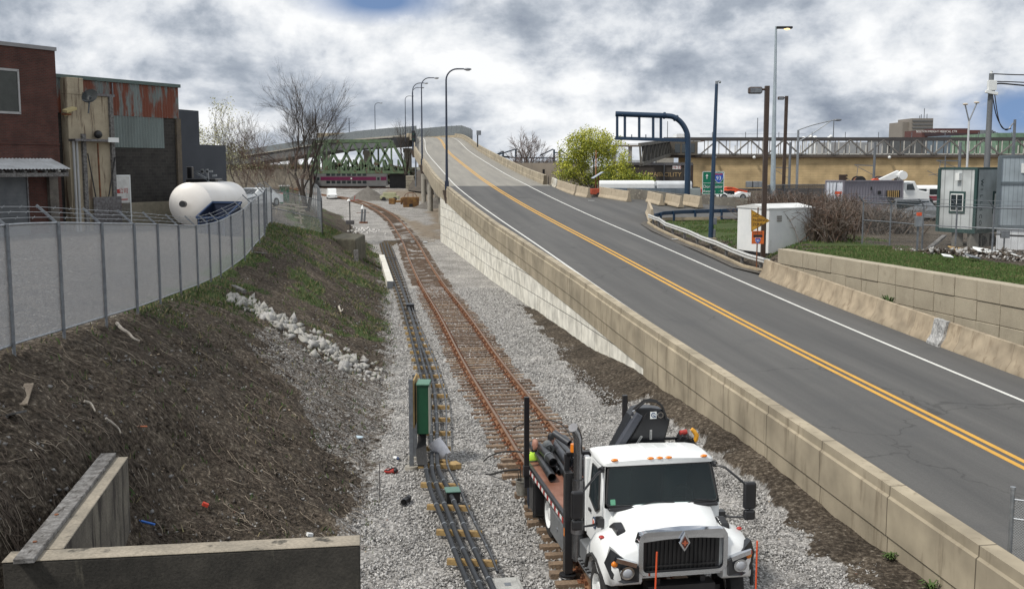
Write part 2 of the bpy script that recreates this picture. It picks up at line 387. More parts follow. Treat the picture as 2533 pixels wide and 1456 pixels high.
def ground_mask(X, Y):
 j = Vector((nz(X, Y, .9, 3)*.55+nz(X, Y, 3, 9)*.25, nz(X, Y, .7, 5)*1.1)); x, y = X+j.x, Y+j.y
 fx = lerp(FOOT, Y); tx = lerp(TOPX, Y)
 g = 1.0 if x > fx else 0.0
 if inpoly(x, y, CHUTE): g = .46
 if fx-.5 < x <= fx: g = max(g, .5)
 if inpoly(x, y, DIRT_R) or (Y < 50 and x > wallx(Y)-1.1): g = 0.12
 if Y > 90 and x > fx: g = .78
 s = 1.0 if (inpoly(x, y, SANDY) or (Y > 118 and X > -7.9)) else 0.0
 if X < tx-.4: g = .42
 gr = 0.0
 if tx-1.0 < X < fx:
  n1 = nz(X, Y, .55, 17)+.6*nz(X, Y, 1.7, 21)
  amp = .0 if Y < 36 else (.16 if Y < 100 else .05)
  edge = max(0, 1-abs(X-tx)/1.6)*.45
  gr = max(0, min(1, (n1+amp+edge-.18)*3.0)) if not inpoly(X, Y, CHUTE) else 0
  if Y < 40: gr *= max(.12, (Y-20)/26.)
  if X > fx-1.2 and Y < 45: gr = 0
 return g, gr, s
def make_ground():
 ys = []; y = 4.0
 while y < 345: ys.append(y); y += max(.16, (y*y)*.00011+.02)
 base = [(-1, t) for t in (1, .6, .36, .2, .1, .04)]
 vs = []; cs = []; rows = []
 for y in ys:
  tx, fx, wx = lerp(TOPX, y), lerp(FOOT, y), (wallx(y)+.45 if y < 115.5 else 30)
  if y > 115.5: wx = -7.5+(y-115.5)*3 if y < 140 else 66
  step = max(.16, y*.0052)
  xs = [-160, -110, -80, -60, -48, -40, -34, -30, -26]
  xs = [x for x in xs if x < tx-6]
  n1 = 14; xs += [tx-6+5.9*i/n1 for i in range(n1)]
  n2 = 62; xs += [tx+(fx-tx)*i/n2 for i in range(n2)]
  n3 = 86; xs += [fx+(wx-fx)*i/n3 for i in range(n3+1)]
  rows.append((y, xs))
 mxl = 9+14+62+87
 for y, xs in rows:
  xs = [xs[0]-5*(mxl-len(xs)-i) for i in range(mxl-len(xs))]+xs
  for x in xs:
   g, gr, s = ground_mask(x, y); z = gz(x, y)
   rough = .05 if g > .9 else .10
   if lerp(TOPX, y) < x < lerp(FOOT, y): rough = .17
   if x > 0 and g < .9: rough = .05
   z += rough*(nz(x, y, 1.3, 2)+.5*nz(x, y, 3.7, 4)+.25*nz(x, y, 9, 6))
   if g < .2 and x > 0 and y < 60: z += (.08+.40*sst((y-22)/8.)*sst((47-y)/8.))*sst((x-(wallx(y)-2.2))/2.0)
   vs.append((x, y, z)); cs.append((g, gr, s, 1))
 nr = len(rows); fs = [(i*mxl+j, i*mxl+j+1, (i+1)*mxl+j+1, (i+1)*mxl+j) for i in range(nr-1) for j in range(mxl-1)]
 me = bpy.data.meshes.new('ground'); me.from_pydata(vs, [], fs)
 ca = me.color_attributes.new('cover', 'FLOAT_COLOR', 'POINT'); ca.data.foreach_set('color', np.array(cs, dtype=np.float32).ravel())
 me.polygons.foreach_set('use_smooth', [True]*len(fs))
 o = bpy.data.objects.new('ground', me); COL.objects.link(o); struct(o)
 m = bpy.data.materials.new('ground_cover'); m.use_nodes = True; nt = m.node_tree; N = nt.nodes; L = nt.links; b = N['Principled BSDF']
 b.inputs['Roughness'].default_value = .95; b.inputs['Specular IOR Level'].default_value = .2
 at = N.new('ShaderNodeVertexColor'); at.layer_name = 'cover'; sp = N.new('ShaderNodeSeparateColor'); L.new(at.outputs[0], sp.inputs[0])
 tc = N.new('ShaderNodeTexCoord')
 def noi(s, d=6, r=.6):
  q = N.new('ShaderNodeTexNoise'); q.inputs['Scale'].default_value = s; q.inputs['Detail'].default_value = d; q.inputs['Roughness'].default_value = r
  L.new(tc.outputs['Object'], q.inputs['Vector']); return q.outputs[0]
 def ramp(f, st):
  q = N.new('ShaderNodeValToRGB'); L.new(f, q.inputs[0]); e = q.color_ramp.elements
  e[0].position, e[0].color = st[0][0], (*st[0][1], 1); e[1].position, e[1].color = st[-1][0], (*st[-1][1], 1)
  for p, c in st[1:-1]: k = e.new(p); k.color = (*c, 1)
  return q.outputs[0]
 def mix(f, a, c):
  q = N.new('ShaderNodeMix'); q.data_type = 'RGBA'
  (L.new(f, q.inputs[0]) if not isinstance(f, float) else setattr(q.inputs[0], 'default_value', f)); L.new(a, q.inputs[6]); L.new(c, q.inputs[7]); return q.outputs[2]
 vo = N.new('ShaderNodeTexVoronoi'); vo.inputs['Scale'].default_value = 15; vo.inputs['Randomness'].default_value = 1; L.new(tc.outputs['Object'], vo.inputs['Vector'])
 vs_ = N.new('ShaderNodeSeparateColor'); L.new(vo.outputs['Color'], vs_.inputs[0])
 stone = ramp(vs_.outputs[0], [(0, (.13, .125, .12)), (.35, (.27, .265, .255)), (.75, (.38, .37, .36)), (1, (.55, .54, .52))])
 patch = ramp(noi(.35, 4), [(.33, (.70, .69, .67)), (.5, (.95, .94, .93)), (.67, (1.15, 1.13, 1.1))])
 mu = N.new('ShaderNodeMix'); mu.data_type = 'RGBA'; mu.blend_type = 'MULTIPLY'; mu.inputs[0].default_value = 1; L.new(stone, mu.inputs[6]); L.new(patch, mu.inputs[7]); stone = mu.outputs[2]
 dirt = ramp(noi(9, 9, .72), [(.30, (.016, .013, .010)), (.48, (.056, .046, .036)), (.59, (.13, .11, .088)), (.70, (.34, .32, .285))])
 dp_ = ramp(noi(.45, 5, .6), [(.35, (.62, .60, .58)), (.65, (1.3, 1.27, 1.22))]); mv = N.new('ShaderNodeMix'); mv.data_type = 'RGBA'; mv.blend_type = 'MULTIPLY'; mv.inputs[0].default_value = 1; L.new(dirt, mv.inputs[6]); L.new(dp_, mv.inputs[7]); dirt = mv.outputs[2]
 sand = ramp(noi(1.2, 8, .65), [(.3, (.15, .12, .09)), (.5, (.25, .21, .165)), (.7, (.33, .29, .235))])
 grass = ramp(noi(14, 7, .7), [(.3, (.025, .045, .012)), (.55, (.06, .10, .025)), (.75, (.13, .16, .06))])
 mf = N.new('ShaderNodeMapRange'); q = N.new('ShaderNodeMath'); q.operation = 'ADD'
 nn = N.new('ShaderNodeMath'); nn.operation = 'MULTIPLY_ADD'; L.new(noi(11, 5, .8), nn.inputs[0]); nn.inputs[1].default_value = 1.5; nn.inputs[2].default_value = -.75
 L.new(sp.outputs[0], q.inputs[0]); L.new(nn.outputs[0], q.inputs[1]); L.new(q.outputs[0], mf.inputs[0]); mf.inputs[1].default_value = .40; mf.inputs[2].default_value = .60
 stone2 = mix(sp.outputs[2], stone, sand)
 c = mix(mf.outputs[0], dirt, stone2)
 g2 = N.new('ShaderNodeMath'); g2.operation = 'MULTIPLY_ADD'; L.new(noi(5, 6, .7), g2.inputs[0]); g2.inputs[1].default_value = 2; g2.inputs[2].default_value = -1
 g3 = N.new('ShaderNodeMath'); g3.operation = 'ADD'; L.new(g2.outputs[0], g3.inputs[0]); L.new(sp.outputs[1], g3.inputs[1])
 g4 = N.new('ShaderNodeMapRange'); L.new(g3.outputs[0], g4.inputs[0]); g4.inputs[1].default_value = .45; g4.inputs[2].default_value = .85; g4.inputs[4].default_value = .85
 c = mix(g4.outputs[0], c, grass)
 L.new(c, b.inputs['Base Color'])
 bp = N.new('ShaderNodeBump'); bp.inputs['Strength'].default_value = .9; bp.inputs['Distance'].default_value = .04
 ad = N.new('ShaderNodeMath'); ad.operation = 'ADD'; L.new(vo.outputs['Distance'], ad.inputs[0]); L.new(noi(20, 6, .7), ad.inputs[1])
 L.new(ad.outputs[0], bp.inputs['Height']); L.new(bp.outputs[0], b.inputs['Normal'])
 me.materials.append(m); return m
GROUNDMAT = make_ground()
K['land'] = M('far_land', (.16, .15, .12), (.10, .11, .07), sc=.02, r=.95, sp=.1)
struct(MB().box(-3500, 3500, -60, 7000, -3, -1.2).build('terrain', K['land']))
def scatter_mesh(name, pts, sizes, mat_list, mids, flat=.6, shape='stone', seed=3):
 rs = np.random.RandomState(seed); n = len(pts)
 if shape == 'stone':
  bv = np.array([(1, 0, 0), (0, 1, 0), (-1, 0, 0), (0, -1, 0), (0, 0, 1), (0, 0, -1)], float)
  bf = np.array([(0, 1, 4), (1, 2, 4), (2, 3, 4), (3, 0, 4), (1, 0, 5), (2, 1, 5), (3, 2, 5), (0, 3, 5)])
 k = len(bv); v = np.repeat(bv[None], n, 0)*(1+rs.uniform(-.38, .38, (n, k, 1)))
 v += rs.uniform(-.22, .22, (n, k, 3)); v *= rs.uniform(.65, 1.25, (n, 1, 3)); v[:, :, 2] *= flat
 q = rs.normal(size=(n, 4)); q /= np.linalg.norm(q, axis=1)[:, None]
 a, b, c, d = q.T
 R = np.stack([1-2*(c*c+d*d), 2*(b*c-a*d), 2*(b*d+a*c), 2*(b*c+a*d), 1-2*(b*b+d*d), 2*(c*d-a*b), 2*(b*d-a*c), 2*(c*d+a*b), 1-2*(b*b+c*c)], -1).reshape(n, 3, 3)
 v = np.einsum('nij,nkj->nki', R, v)*np.array(sizes)[:, None, None]+np.array(pts)[:, None, :]
 f = (bf[None]+np.arange(n)[:, None, None]*k).reshape(-1, 3)
 me = bpy.data.meshes.new(name); me.vertices.add(n*k); me.vertices.foreach_set('co', v.ravel())
 me.loops.add(f.size); me.loops.foreach_set('vertex_index', f.ravel())
 me.polygons.add(len(f)); me.polygons.foreach_set('loop_start', np.arange(0, f.size, 3)); me.polygons.foreach_set('loop_total', np.full(len(f), 3))
 for q_ in mat_list: me.materials.append(q_)
 me.polygons.foreach_set('material_index', np.repeat(np.array(mids), len(bf))); me.update(); me.validate()
 o = bpy.data.objects.new(name, me); COL.objects.link(o); return o
STN = [M('ballast_stone', (.30, .295, .28), (.42, .41, .40), sc=9, r=.9, sp=.1), M('pale_ballast', (.56, .55, .53), (.47, .46, .45), sc=9, r=.9, sp=.1), M('dark_ballast', (.17, .165, .16), (.25, .245, .24), sc=9, r=.9, sp=.1), M('dark_soil_clod', (.05, .04, .032), (.08, .065, .05), sc=9, r=.95, sp=.1)]
def trackx(Y): return lerp([(5, 3.6), (20.2, 2.13), (29.9, .73), (41.4, -1.05), (55, -2.95), (71.4, -5.37), (90, -7.9)], Y)
STN.append(M('rust_ballast', (.23, .165, .12), (.17, .12, .09), sc=9, r=.95, sp=.1))
def zone_pts():
 pts = []; sz = []; mi = []; r = random.Random(5)
 tries = 230000
 for i in range(tries):
  Y = 15+55*(r.random()**2.0); X = r.uniform(-9, wallx(Y))
  x1, y1 = proj(X, Y, gz(X, Y))
  if not (-20 < x1 < 2560 and y1 < 1500): continue
  g, gr, s = ground_mask(X, Y)
  p = g if g > .9 else g*.5
  if r.random() > p: 
   if g < .3 and r.random() < (.10 if X < 0 else .34):
    pts.append((X, Y, gz(X, Y)+.01)); sz.append(r.uniform(.02, .06)); mi.append(r.choice((3, 3, 3, 3, 2) if X < 0 else (3, 2, 2, 0, 0)))
   continue
  pts.append((X, Y, gz(X, Y)+r.uniform(-.005, .03))); sz.append(r.uniform(.018, .041)*(1+Y*.006)); mi.append(r.choices((0, 1, 2), (5, 1.8, 3.4))[0] if p > .6 else r.choices((0, 2, 3), (2, 4, 3))[0])
  if abs(X-trackx(Y)) < 1.15 and r.random() < .45: mi[-1] = 4
 return pts, sz, mi
p_, s_, m_ = zone_pts()
tag(scatter_mesh('ballast_stones', p_, s_, STN, m_), 'loose grey crushed stone ballast spread between the slope and the ramp wall', 'ballast', kind='stuff')
def riprap():
 A, B = T(585, 740), T(905, 925); r = random.Random(11); pts = []; sz = []; mi = []
 for i in range(430):
  t = r.random(); wdt = .7+.4*t; p = A.lerp(B, t); X = p.x+r.gauss(0, .5)*wdt*.7; Y = p.y+r.gauss(0, 1.0)*wdt
  pts.append((X, Y, gz(X, Y)+r.uniform(.0, .07))); sz.append(r.uniform(.08, .20)*r.uniform(.7, 1.6)*(1.1-.2*t)); mi.append(r.choices((0, 1), (1, 3))[0])
 tag(scatter_mesh('riprap_stones', pts, sz, [STN[0], M('riprap', (.38, .37, .34), (.29, .285, .265), sc=4, r=.9, sp=.12)], mi, seed=8), 'line of large pale broken rocks running down the dirt slope', 'rocks', kind='stuff')
riprap()
def blades(name, pts, mats, hmin, hmax, wid, lean, seed, label, cat, per=1, flat=False):
 r = random.Random(seed); mb = MB()
 vs = []; fs = []; ms = []
 for (X, Y, Z, s) in pts:
  for q in range(per):
   a = r.uniform(0, 6.283); h = r.uniform(hmin, hmax)*s; dx, dy = math.cos(a)*wid*s*.5, math.sin(a)*wid*s*.5
   l = r.uniform(0, lean)*h; b = r.uniform(0, 6.283); ox, oy = math.cos(b)*l, math.sin(b)*l
   jx, jy = r.uniform(-.06, .06)*s*2, r.uniform(-.06, .06)*s*2; o = len(vs)
   hz = h*(.25 if flat else 1)
   vs += [(X+jx-dx, Y+jy-dy, Z-.02), (X+jx+dx, Y+jy+dy, Z-.02), (X+jx+ox*.5+dx*.7, Y+jy+oy*.5+dy*.7, Z+hz*.6), (X+jx+ox, Y+jy+oy, Z+hz)]
   fs += [(o, o+1, o+2), (o, o+2, o+3)]; k = r.randrange(len(mats)); ms += [k, k]
 mb.v = vs; mb.f = fs; mb.m = ms
 o = mb.build(name, mats); return tag(o, label, cat, kind='stuff')
GR = [M('grass_blade_green', (.05, .095, .02), (.075, .12, .03), sc=3, r=.8, sp=0), M('grass_blade_dry', (.26, .22, .12), (.16, .15, .07), sc=3, r=.9, sp=0), M('grass_blade_dark', (.03, .07, .015), (.05, .09, .02), sc=3, r=.8, sp=0)]
def slope_grass():
 r = random.Random(21); pts = []
 for i in range(24000):
  Y = 18+90*(r.random()**1.3); tx, fx = lerp(TOPX, Y), lerp(FOOT, Y); X = r.uniform(tx-.3, fx+.3)
  g, gr, s = ground_mask(X, Y)
  if gr < .35 and r.random() > .05: continue
  pts.append((X, Y, gz(X, Y)+.02, .7+Y*.008))
 blades('slope_grass', pts, [GR[0], GR[1], GR[2]], .05, .17, .035, 1.2, 4, 'patchy green and dry grass growing on the dirt slope below the fence', 'grass', 3)
slope_grass()
def twigs():
 r = random.Random(33); mb = MB(); T3 = []
 mats = [M('dead_twig', (.115, .09, .07), (.07, .052, .04), sc=3, r=.9, sp=0), M('pale_twig', (.28, .24, .19), (.2, .165, .125), sc=3, r=.9, sp=0)]
 for i in range(6500):
  Y = 15+60*(r.random()**2.1); tx, fx = lerp(TOPX, Y), lerp(FOOT, Y); X = r.uniform(tx, fx+.2)
  if ground_mask(X, Y)[0] > .7: continue
  a = r.gauss(-.3, 1.3); ln = r.uniform(.08, .5)*(2.2 if r.random() < .06 else 1); k = 4; pts = []; c = r.uniform(-1.8, 1.8)
  for q in range(k):
   t = q/(k-1); x = X+math.cos(a+c*t)*ln*t; y = Y+math.sin(a+c*t)*ln*t
   pts.append((x, y, gz(x, y)+.03+.05*math.sin(t*3.1)*r.random()+.02))
  mb.mi = 1 if r.random() < .2 else 0
  mb.tube(pts, [.007, .006, .005, .003] if r.random() < .8 else [.010, .009, .007, .004], 3, False)
 tag(mb.build('twig_litter', mats), 'dead brown vine stems and twigs lying over the dirt slope', 'twigs', kind='stuff')
twigs()
def litter():
 r = random.Random(40); mb = MB()
 mats = [M('scrap_white', (.6, .6, .58), sp=0), M('scrap_tan', (.35, .28, .2), sp=0), M('scrap_rust', (.25, .1, .06), sp=0)]
 for i in range(520):
  if r.random() < .6: Y = 16+50*(r.random()**1.7); X = r.uniform(lerp(TOPX, Y), lerp(FOOT, Y)+.6)
  else: Y = 19+30*(r.random()**1.3); X = wallx(Y)-abs(r.gauss(0, .9))-.1
  mb.mi = r.choices((0, 1, 2), (2, 5, 1))[0]; s = r.uniform(.010, .036)
  mb.cbox((X, Y, gz(X, Y)+.03), (s*r.uniform(.6, 2), s, s*.3), r.uniform(0, 3), r.uniform(-.6, .6), r.uniform(-.6, .6))
 tag(mb.build('small_litter', mats), 'tiny pale scraps of litter scattered over the dirt', 'litter', kind='stuff')
litter()
YEL = [(4, 16.4, -.45), (26, 12.71, .63), (43.5, 9.69, 1.51), (70.6, 5.6, 2.86), (88, 2.95, 3.71), (104, .45, 4.62)]
for (r_, x_, Y_) in ((460, 1217.6, 121), (427, 1171, 149), (376, 1109, 203), (342, 1084, 288)):
 p = WY(x_, r_, Y_); YEL.append((p.y, p.x, p.z))
YEL += [(312, -24.5, 16.2), (330, -31, 16.9), (345, -42, 17.2), (356, -60, 17.4)]
def smooth_path(tab, dy=2.0):
 P = [Vector((x, y, z)) for y, x, z in tab]; out = []
 for i in range(len(P)-1):
  p0, p1, p2, p3 = P[max(i-1, 0)], P[i], P[i+1], P[min(i+2, len(P)-1)]
  n = max(2, int((p2-p1).length/dy))
  d0 = (p2-p0)/max((p2-p0).length, 1e-6)*(p2-p1).length; d1 = (p3-p1)/max((p3-p1).length, 1e-6)*(p2-p1).length
  for k in range(n):
   t = k/n; h1 = 2*t**3-3*t*t+1; h2 = t**3-2*t*t+t; h3 = -2*t**3+3*t*t; h4 = t**3-t*t
   out.append(p1*h1+d0*h2+p2*h3+d1*h4)
 out.append(P[-1]); return out
RC = smooth_path(YEL)
def rframe(i):
 t = RC[min(i+1, len(RC)-1)]-RC[max(i-1, 0)]; t.z = 0; t.normalize(); return Vector((t.y, -t.x, 0))
RN = [rframe(i) for i in range(len(RC))]
RS = [0]
for i in range(1, len(RC)): RS.append(RS[-1]+(RC[i]-RC[i-1]).length)
def lane(Y): return lerp([(20, 3.8), (60, 3.95), (100, 4.1), (400, 4.1)], Y)
def lin(Y): return lerp([(4, -5.25), (50, -5.35), (75, -5.95), (130, -6.0), (200, -6.0), (400, -6.0)], Y)   # inner face of the ramp-side parapet
def rin(Y): return lerp([(20, 5.85), (56, 5.45), (70, 6.1), (100, 6.1), (200, 5.9), (400, 5.9)], Y)
def strip(a, b, i0, i1, dz=0., name='x', mat=None, n=1):
 vs = []; uv = []; fs = []; us = []
 for i in range(i0, i1+1):
  Y = RC[i].y; aa = a(Y) if callable(a) else a; bb = b(Y) if callable(b) else b
  for k in range(n+1):
   o = aa+(bb-aa)*k/n; p = RC[i]+RN[i]*o; vs.append((p.x, p.y, p.z+dz)); us.append((RS[i], o))
 for i in range(i1-i0):
  for k in range(n):
   q = (i*(n+1)+k, i*(n+1)+k+1, (i+1)*(n+1)+k+1, (i+1)*(n+1)+k); fs.append(q); uv.append([us[j] for j in q])
 mb = MB(); mb.add(vs, fs, uv); return mb
def idx(Y): return min(range(len(RC)), key=lambda i: abs(RC[i].y-Y)+abs(RC[i].x)*0)
def roadmat(name, c1, c2, c3):
 m = bpy.data.materials.new(name); m.use_nodes = True; nt = m.node_tree; N = nt.nodes; L = nt.links; b = N['Principled BSDF']; b.inputs['Roughness'].default_value = .85
 tc = N.new('ShaderNodeTexCoord')
 def noi(vec, s, d, scl=(1, 1, 1)):
  mp = N.new('ShaderNodeMapping'); mp.inputs['Scale'].default_value = scl; L.new(vec, mp.inputs[0])
  q = N.new('ShaderNodeTexNoise'); q.inputs['Scale'].default_value = s; q.inputs['Detail'].default_value = d; q.inputs['Roughness'].default_value = .6; L.new(mp.outputs[0], q.inputs['Vector']); return q.outputs[0]
 r1 = N.new('ShaderNodeValToRGB'); L.new(noi(tc.outputs['UV'], 1, 6, (.035, .75, 1)), r1.inputs[0]); e = r1.color_ramp.elements
 e[0].position = .32; e[0].color = (*c1, 1); e[1].position = .7; e[1].color = (*c2, 1)
 r3 = N.new('ShaderNodeMapRange'); L.new(noi(tc.outputs['Object'], .5, 7), r3.inputs[0]); r3.inputs[1].default_value = .55; r3.inputs[2].default_value = .75; r3.inputs[4].default_value = .6
 mx = N.new('ShaderNodeMix'); mx.data_type = 'RGBA'; L.new(r3.outputs[0], mx.inputs[0]); L.new(r1.outputs[0], mx.inputs[6]); mx.inputs[7].default_value = (*c3, 1)
 ns = N.new('ShaderNodeTexNoise'); ns.inputs['Scale'].default_value = 1.1; ns.inputs['Detail'].default_value = 6; L.new(tc.outputs['Object'], ns.inputs['Vector'])
 ad = N.new('ShaderNodeVectorMath'); ad.operation = 'MULTIPLY_ADD'; L.new(ns.outputs['Color'], ad.inputs[0]); ad.inputs[1].default_value = (1.6, 1.6, 0); L.new(tc.outputs['Object'], ad.inputs[2])
 vc = N.new('ShaderNodeTexVoronoi'); vc.feature = 'DISTANCE_TO_EDGE'; vc.inputs['Scale'].default_value = .17; L.new(ad.outputs[0], vc.inputs['Vector'])
 rc = N.new('ShaderNodeMapRange'); L.new(vc.outputs['Distance'], rc.inputs[0]); rc.inputs[1].default_value = .0035; rc.inputs[2].default_value = .0075; rc.inputs[3].default_value = .38; rc.inputs[4].default_value = 0
 rm = N.new('ShaderNodeMapRange'); L.new(noi(tc.outputs['Object'], .12, 3), rm.inputs[0]); rm.inputs[1].default_value = .48; rm.inputs[2].default_value = .56
 ml = N.new('ShaderNodeMath'); ml.operation = 'MULTIPLY'; L.new(rc.outputs[0], ml.inputs[0]); L.new(rm.outputs[0], ml.inputs[1])
 mc = N.new('ShaderNodeMix'); mc.data_type = 'RGBA'; L.new(ml.outputs[0], mc.inputs[0]); L.new(mx.outputs[2], mc.inputs[6]); mc.inputs[7].default_value = (.02, .02, .02, 1); mx = mc
 f = noi(tc.outputs['Object'], 28, 4); r2 = N.new('ShaderNodeMapRange'); L.new(f, r2.inputs[0]); r2.inputs[1].default_value = .3; r2.inputs[2].default_value = .7; r2.inputs[3].default_value = .86; r2.inputs[4].default_value = 1.14
 vm = N.new('ShaderNodeVectorMath'); vm.operation = 'SCALE'; L.new(mx.outputs[2], vm.inputs[0]); L.new(r2.outputs[0], vm.inputs[3]); L.new(vm.outputs[0], b.inputs['Base Color'])
 bp = N.new('ShaderNodeBump'); bp.inputs['Strength'].default_value = .25; bp.inputs['Distance'].default_value = .01; L.new(f, bp.inputs['Height']); L.new(bp.outputs[0], b.inputs['Normal']); return m
ASPH = roadmat('asphalt', (.066, .066, .066), (.112, .110, .106), (.072, .073, .075))
DECK = roadmat('concrete_deck', (.21, .20, .18), (.29, .275, .24), (.175, .168, .15))
i0, iD, iE = 0, idx(121), len(RC)-1
def wide(Y): return rin(Y)+.6
struct(strip(lambda Y: lin(Y)-.2, wide, i0, iD, 0, n=4).build('road', ASPH))
struct(strip(lambda Y: lin(Y)-.2, wide, iD, iE, 0, n=4).build('bridge_deck', DECK))
def plane(X, Y, dz=0):
 i = idx(Y); return Vector((X, Y, RC[i].z+dz))
def PR(px, py, dz=.0):                                    # picture point on the ramp's slope
 a, b, d = ray(px, py); k = (-.67-H)/(d-.05*b); return Vector((a*k, b*k, H+d*k+dz))
pz = [PR(1893, 692), PR(1691, 601), PR(1623, 572), PR(1597, 553), PR(1601, 541)]
pl = MB()
vs = []; us = []
rows_ = []
for i in range(idx(62), idx(121)+1):
 Y = RC[i].y; a = rin(Y)+.3; e = lerp([(62, 6.6), (71.5, 6.45), (79, 6.9), (84, 7.7), (86.5, 9), (88, 30), (97, 30), (103, 17), (107, 10), (112, 7.5), (121, 6.6)], Y)
 rows_.append((i, a, e))
for i, a, e in rows_:
 for k in range(9):
  o = a+(e-a)*k/8; p = RC[i]+RN[i]*o; z = RC[i].z-max(0, RC[i].y-104)*.02+.004; vs.append((p.x, p.y, z)); us.append((RS[i], o))
fs = [(i*9+k, i*9+k+1, (i+1)*9+k+1, (i+1)*9+k) for i in range(len(rows_)-1) for k in range(8)]
pl.add(vs, fs, [[us[j] for j in f] for f in fs]); struct(pl.build('side_street', ASPH))
K['ymark'] = M('yellow_marking', (.62, .34, .05), (.55, .30, .05), sc=1.5, r=.7, sp=.1, c3=(.25, .16, .06), p3=.68, sc3=9)
K['wmark'] = M('white_marking', (.66, .66, .63), (.58, .58, .55), sc=1.5, r=.7, sp=.1, c3=(.2, .2, .2), p3=.7, sc3=9)
struct(strip(.08, .25, i0, iE, .006).build('yellow_line', K['ymark'])); struct(strip(-.25, -.08, i0, iE, .006).build('yellow_line', K['ymark']))
struct(strip(lambda Y: lane(Y)-.07, lambda Y: lane(Y)+.07, i0, iE, .006).build('white_line', K['wmark']))
struct(strip(lambda Y: -lane(Y)-.07, lambda Y: -lane(Y)+.07, i0, iE, .006).build('white_line', K['wmark']))
K['parapet'] = brickmat('parapet_concrete', (.365, .315, .23), (.33, .285, .21), (.12, .10, .07), 3.08, 40, .020, r=.9, bump=.5, off=0, stain=((.20, .165, .115), .54, (2.0, 2.0, .28)), smooth=.3, noise_s=.9)
K['whitewall'] = brickmat('whitewashed_blocks', (.78, .765, .69), (.72, .70, .62), (.16, .155, .14), 2.6, .92, .022, r=.85, bump=.6, off=.43, stain=((.33, .30, .25), .60, (1.1, 1.1, .45)), smooth=.25, noise_s=1.6)
iW = idx(115.5)
ramp = thing('ramp_wall', 'long tan concrete parapet over a whitewashed block retaining wall beside the track', 'retaining wall', (RC[5].x-6, RC[5].y, 0))
def parap(i0, i1, side, cap_t=.42, h=1.07, down=.55):
 path = [RC[i]+RN[i]*(lin(RC[i].y) if side < 0 else rin(RC[i].y)) for i in range(i0, i1+1)]
 s = side
 prof = [(0, -.05), (s*.02, .35), (s*.06, .42), (s*.08, h), (s*cap_t, h), (s*cap_t, h-.20), (s*(cap_t+.05), h-.24), (s*(cap_t+.05), .04), (s*(cap_t+.01), 0), (s*(cap_t+.01), -down), (0, -down)]
 if s > 0: prof.reverse()
 mb = MB(); mb.sweep(path, prof); return mb
parap(0, idx(39), -1, down=1.5).build('parapet', K['parapet'], ramp, world=True); parap(idx(39), iW, -1).build('parapet', K['parapet'], ramp, world=True)
mb = MB(); vs = []; fs = []; uv = []
for i in range(0, iW+1):
 p = RC[i]+RN[i]*(lin(RC[i].y)-.40); p2 = RC[i]+RN[i]*(lin(RC[i].y)-.1); vs += [(p.x, p.y, -1.0), (p.x, p.y, RC[i].z-.5), (p2.x, p2.y, RC[i].z-.5), (p2.x, p2.y, -1.0)]
for i in range(iW):
 a = i*4; b = a+4; fs += [(a, b, b+1, a+1), (a+2, b+2, b+3, a+3)]
 zz = lambda k: vs[k][2]
 uv += [[(RS[i], zz(a)), (RS[i+1], zz(b)), (RS[i+1], zz(b+1)), (RS[i], zz(a+1))]]*1+[[(0, 0)]*4]
a = iW*4; fs.append((a, a+3, a+2, a+1)); uv.append([(RS[iW]+1.2, -1), (RS[iW], -1), (RS[iW], 5), (RS[iW]+1.2, 5)])
e0 = RC[iW]+RN[iW]*(lin(RC[iW].y)-.40); e1 = RC[iW]+RN[iW]*7
o = len(vs); vs += [(e0.x, e0.y, -1), (e1.x, e1.y, -1), (e1.x, e1.y, RC[iW].z-.3), (e0.x, e0.y, RC[iW].z-.3)]; fs.append((o, o+1, o+2, o+3)); uv.append([(0, -1), (13, -1), (13, 5), (0, 5)])
mb.add(vs, fs, uv); mb.build('block_wall', K['whitewall'], ramp, world=True)
br = thing('ramp_bridge', 'concrete road bridge rising on round columns beyond the white block wall', 'bridge', (RC[iW].x, RC[iW].y, 0))
parap(iW, iE, -1, down=.75).build('parapet', K['parapet'], br, world=True)
strip(lambda Y: lin(Y)-.35, lambda Y: rin(Y)+.35, iW, iE, -.8).build('soffit', K['concg'], br, world=True)
g = MB()
for off in (-5.2, -1.8, 1.8, 5.2):
 g.sweep([RC[i]+RN[i]*off for i in range(iW, iE+1)], [(-.2, -2.2), (-.2, -.8), (.2, -.8), (.2, -2.2)])
g.build('girder', M('girder_steel', (.14, .145, .13), (.09, .09, .08), sc=2, r=.7, sp=.1), br, world=True)
for Yc in (118, 146, 176, 208, 242, 278):
 i = idx(Yc); c = MB()
 for off in (-4.6, 0, 4.6):
  p = RC[i]+RN[i]*off; c.cyl((p.x, p.y, -1), (p.x, p.y, p.z-2.9), .45, n=16)
 a_, b_ = RC[i]+RN[i]*-5.6, RC[i]+RN[i]*5.6; c.bar((a_.x, a_.y, a_.z-2.65), (b_.x, b_.y, b_.z-2.65), 1.1, .85)
 c.build('pier', K['concg'], br, world=True, smooth=40)
iR0 = idx(123.0)
parap(iR0, iE, 1, down=.6).build('parapet', K['parapet'], br, world=True)
K['screen'] = M('mesh_screen', (.13, .15, .165), (.17, .19, .20), sc=2, r=.6, sp=.1)
def screen(name, label, path, h, posts, seg):
 t = thing(name, label, 'fence', path[0])
 mb = MB(); mb.sweep(path, [(-.02, 0), (-.02, h), (.02, h), (.02, 0)]); mb.build('mesh_panel', K['screen'], t, world=True)
 pb = MB(); L = 0
 for i in range(len(path)-1):
  n = max(1, int((path[i+1]-path[i]).length/seg))
  for k in range(n):
   p = path[i].lerp(path[i+1], k/n); pb.cyl((p.x, p.y, p.z), (p.x, p.y, p.z+h+.1), .07, n=5)
 o = pb.build('post', K['galvd'], t, world=True); o['kind'] = 'stuff'; return t
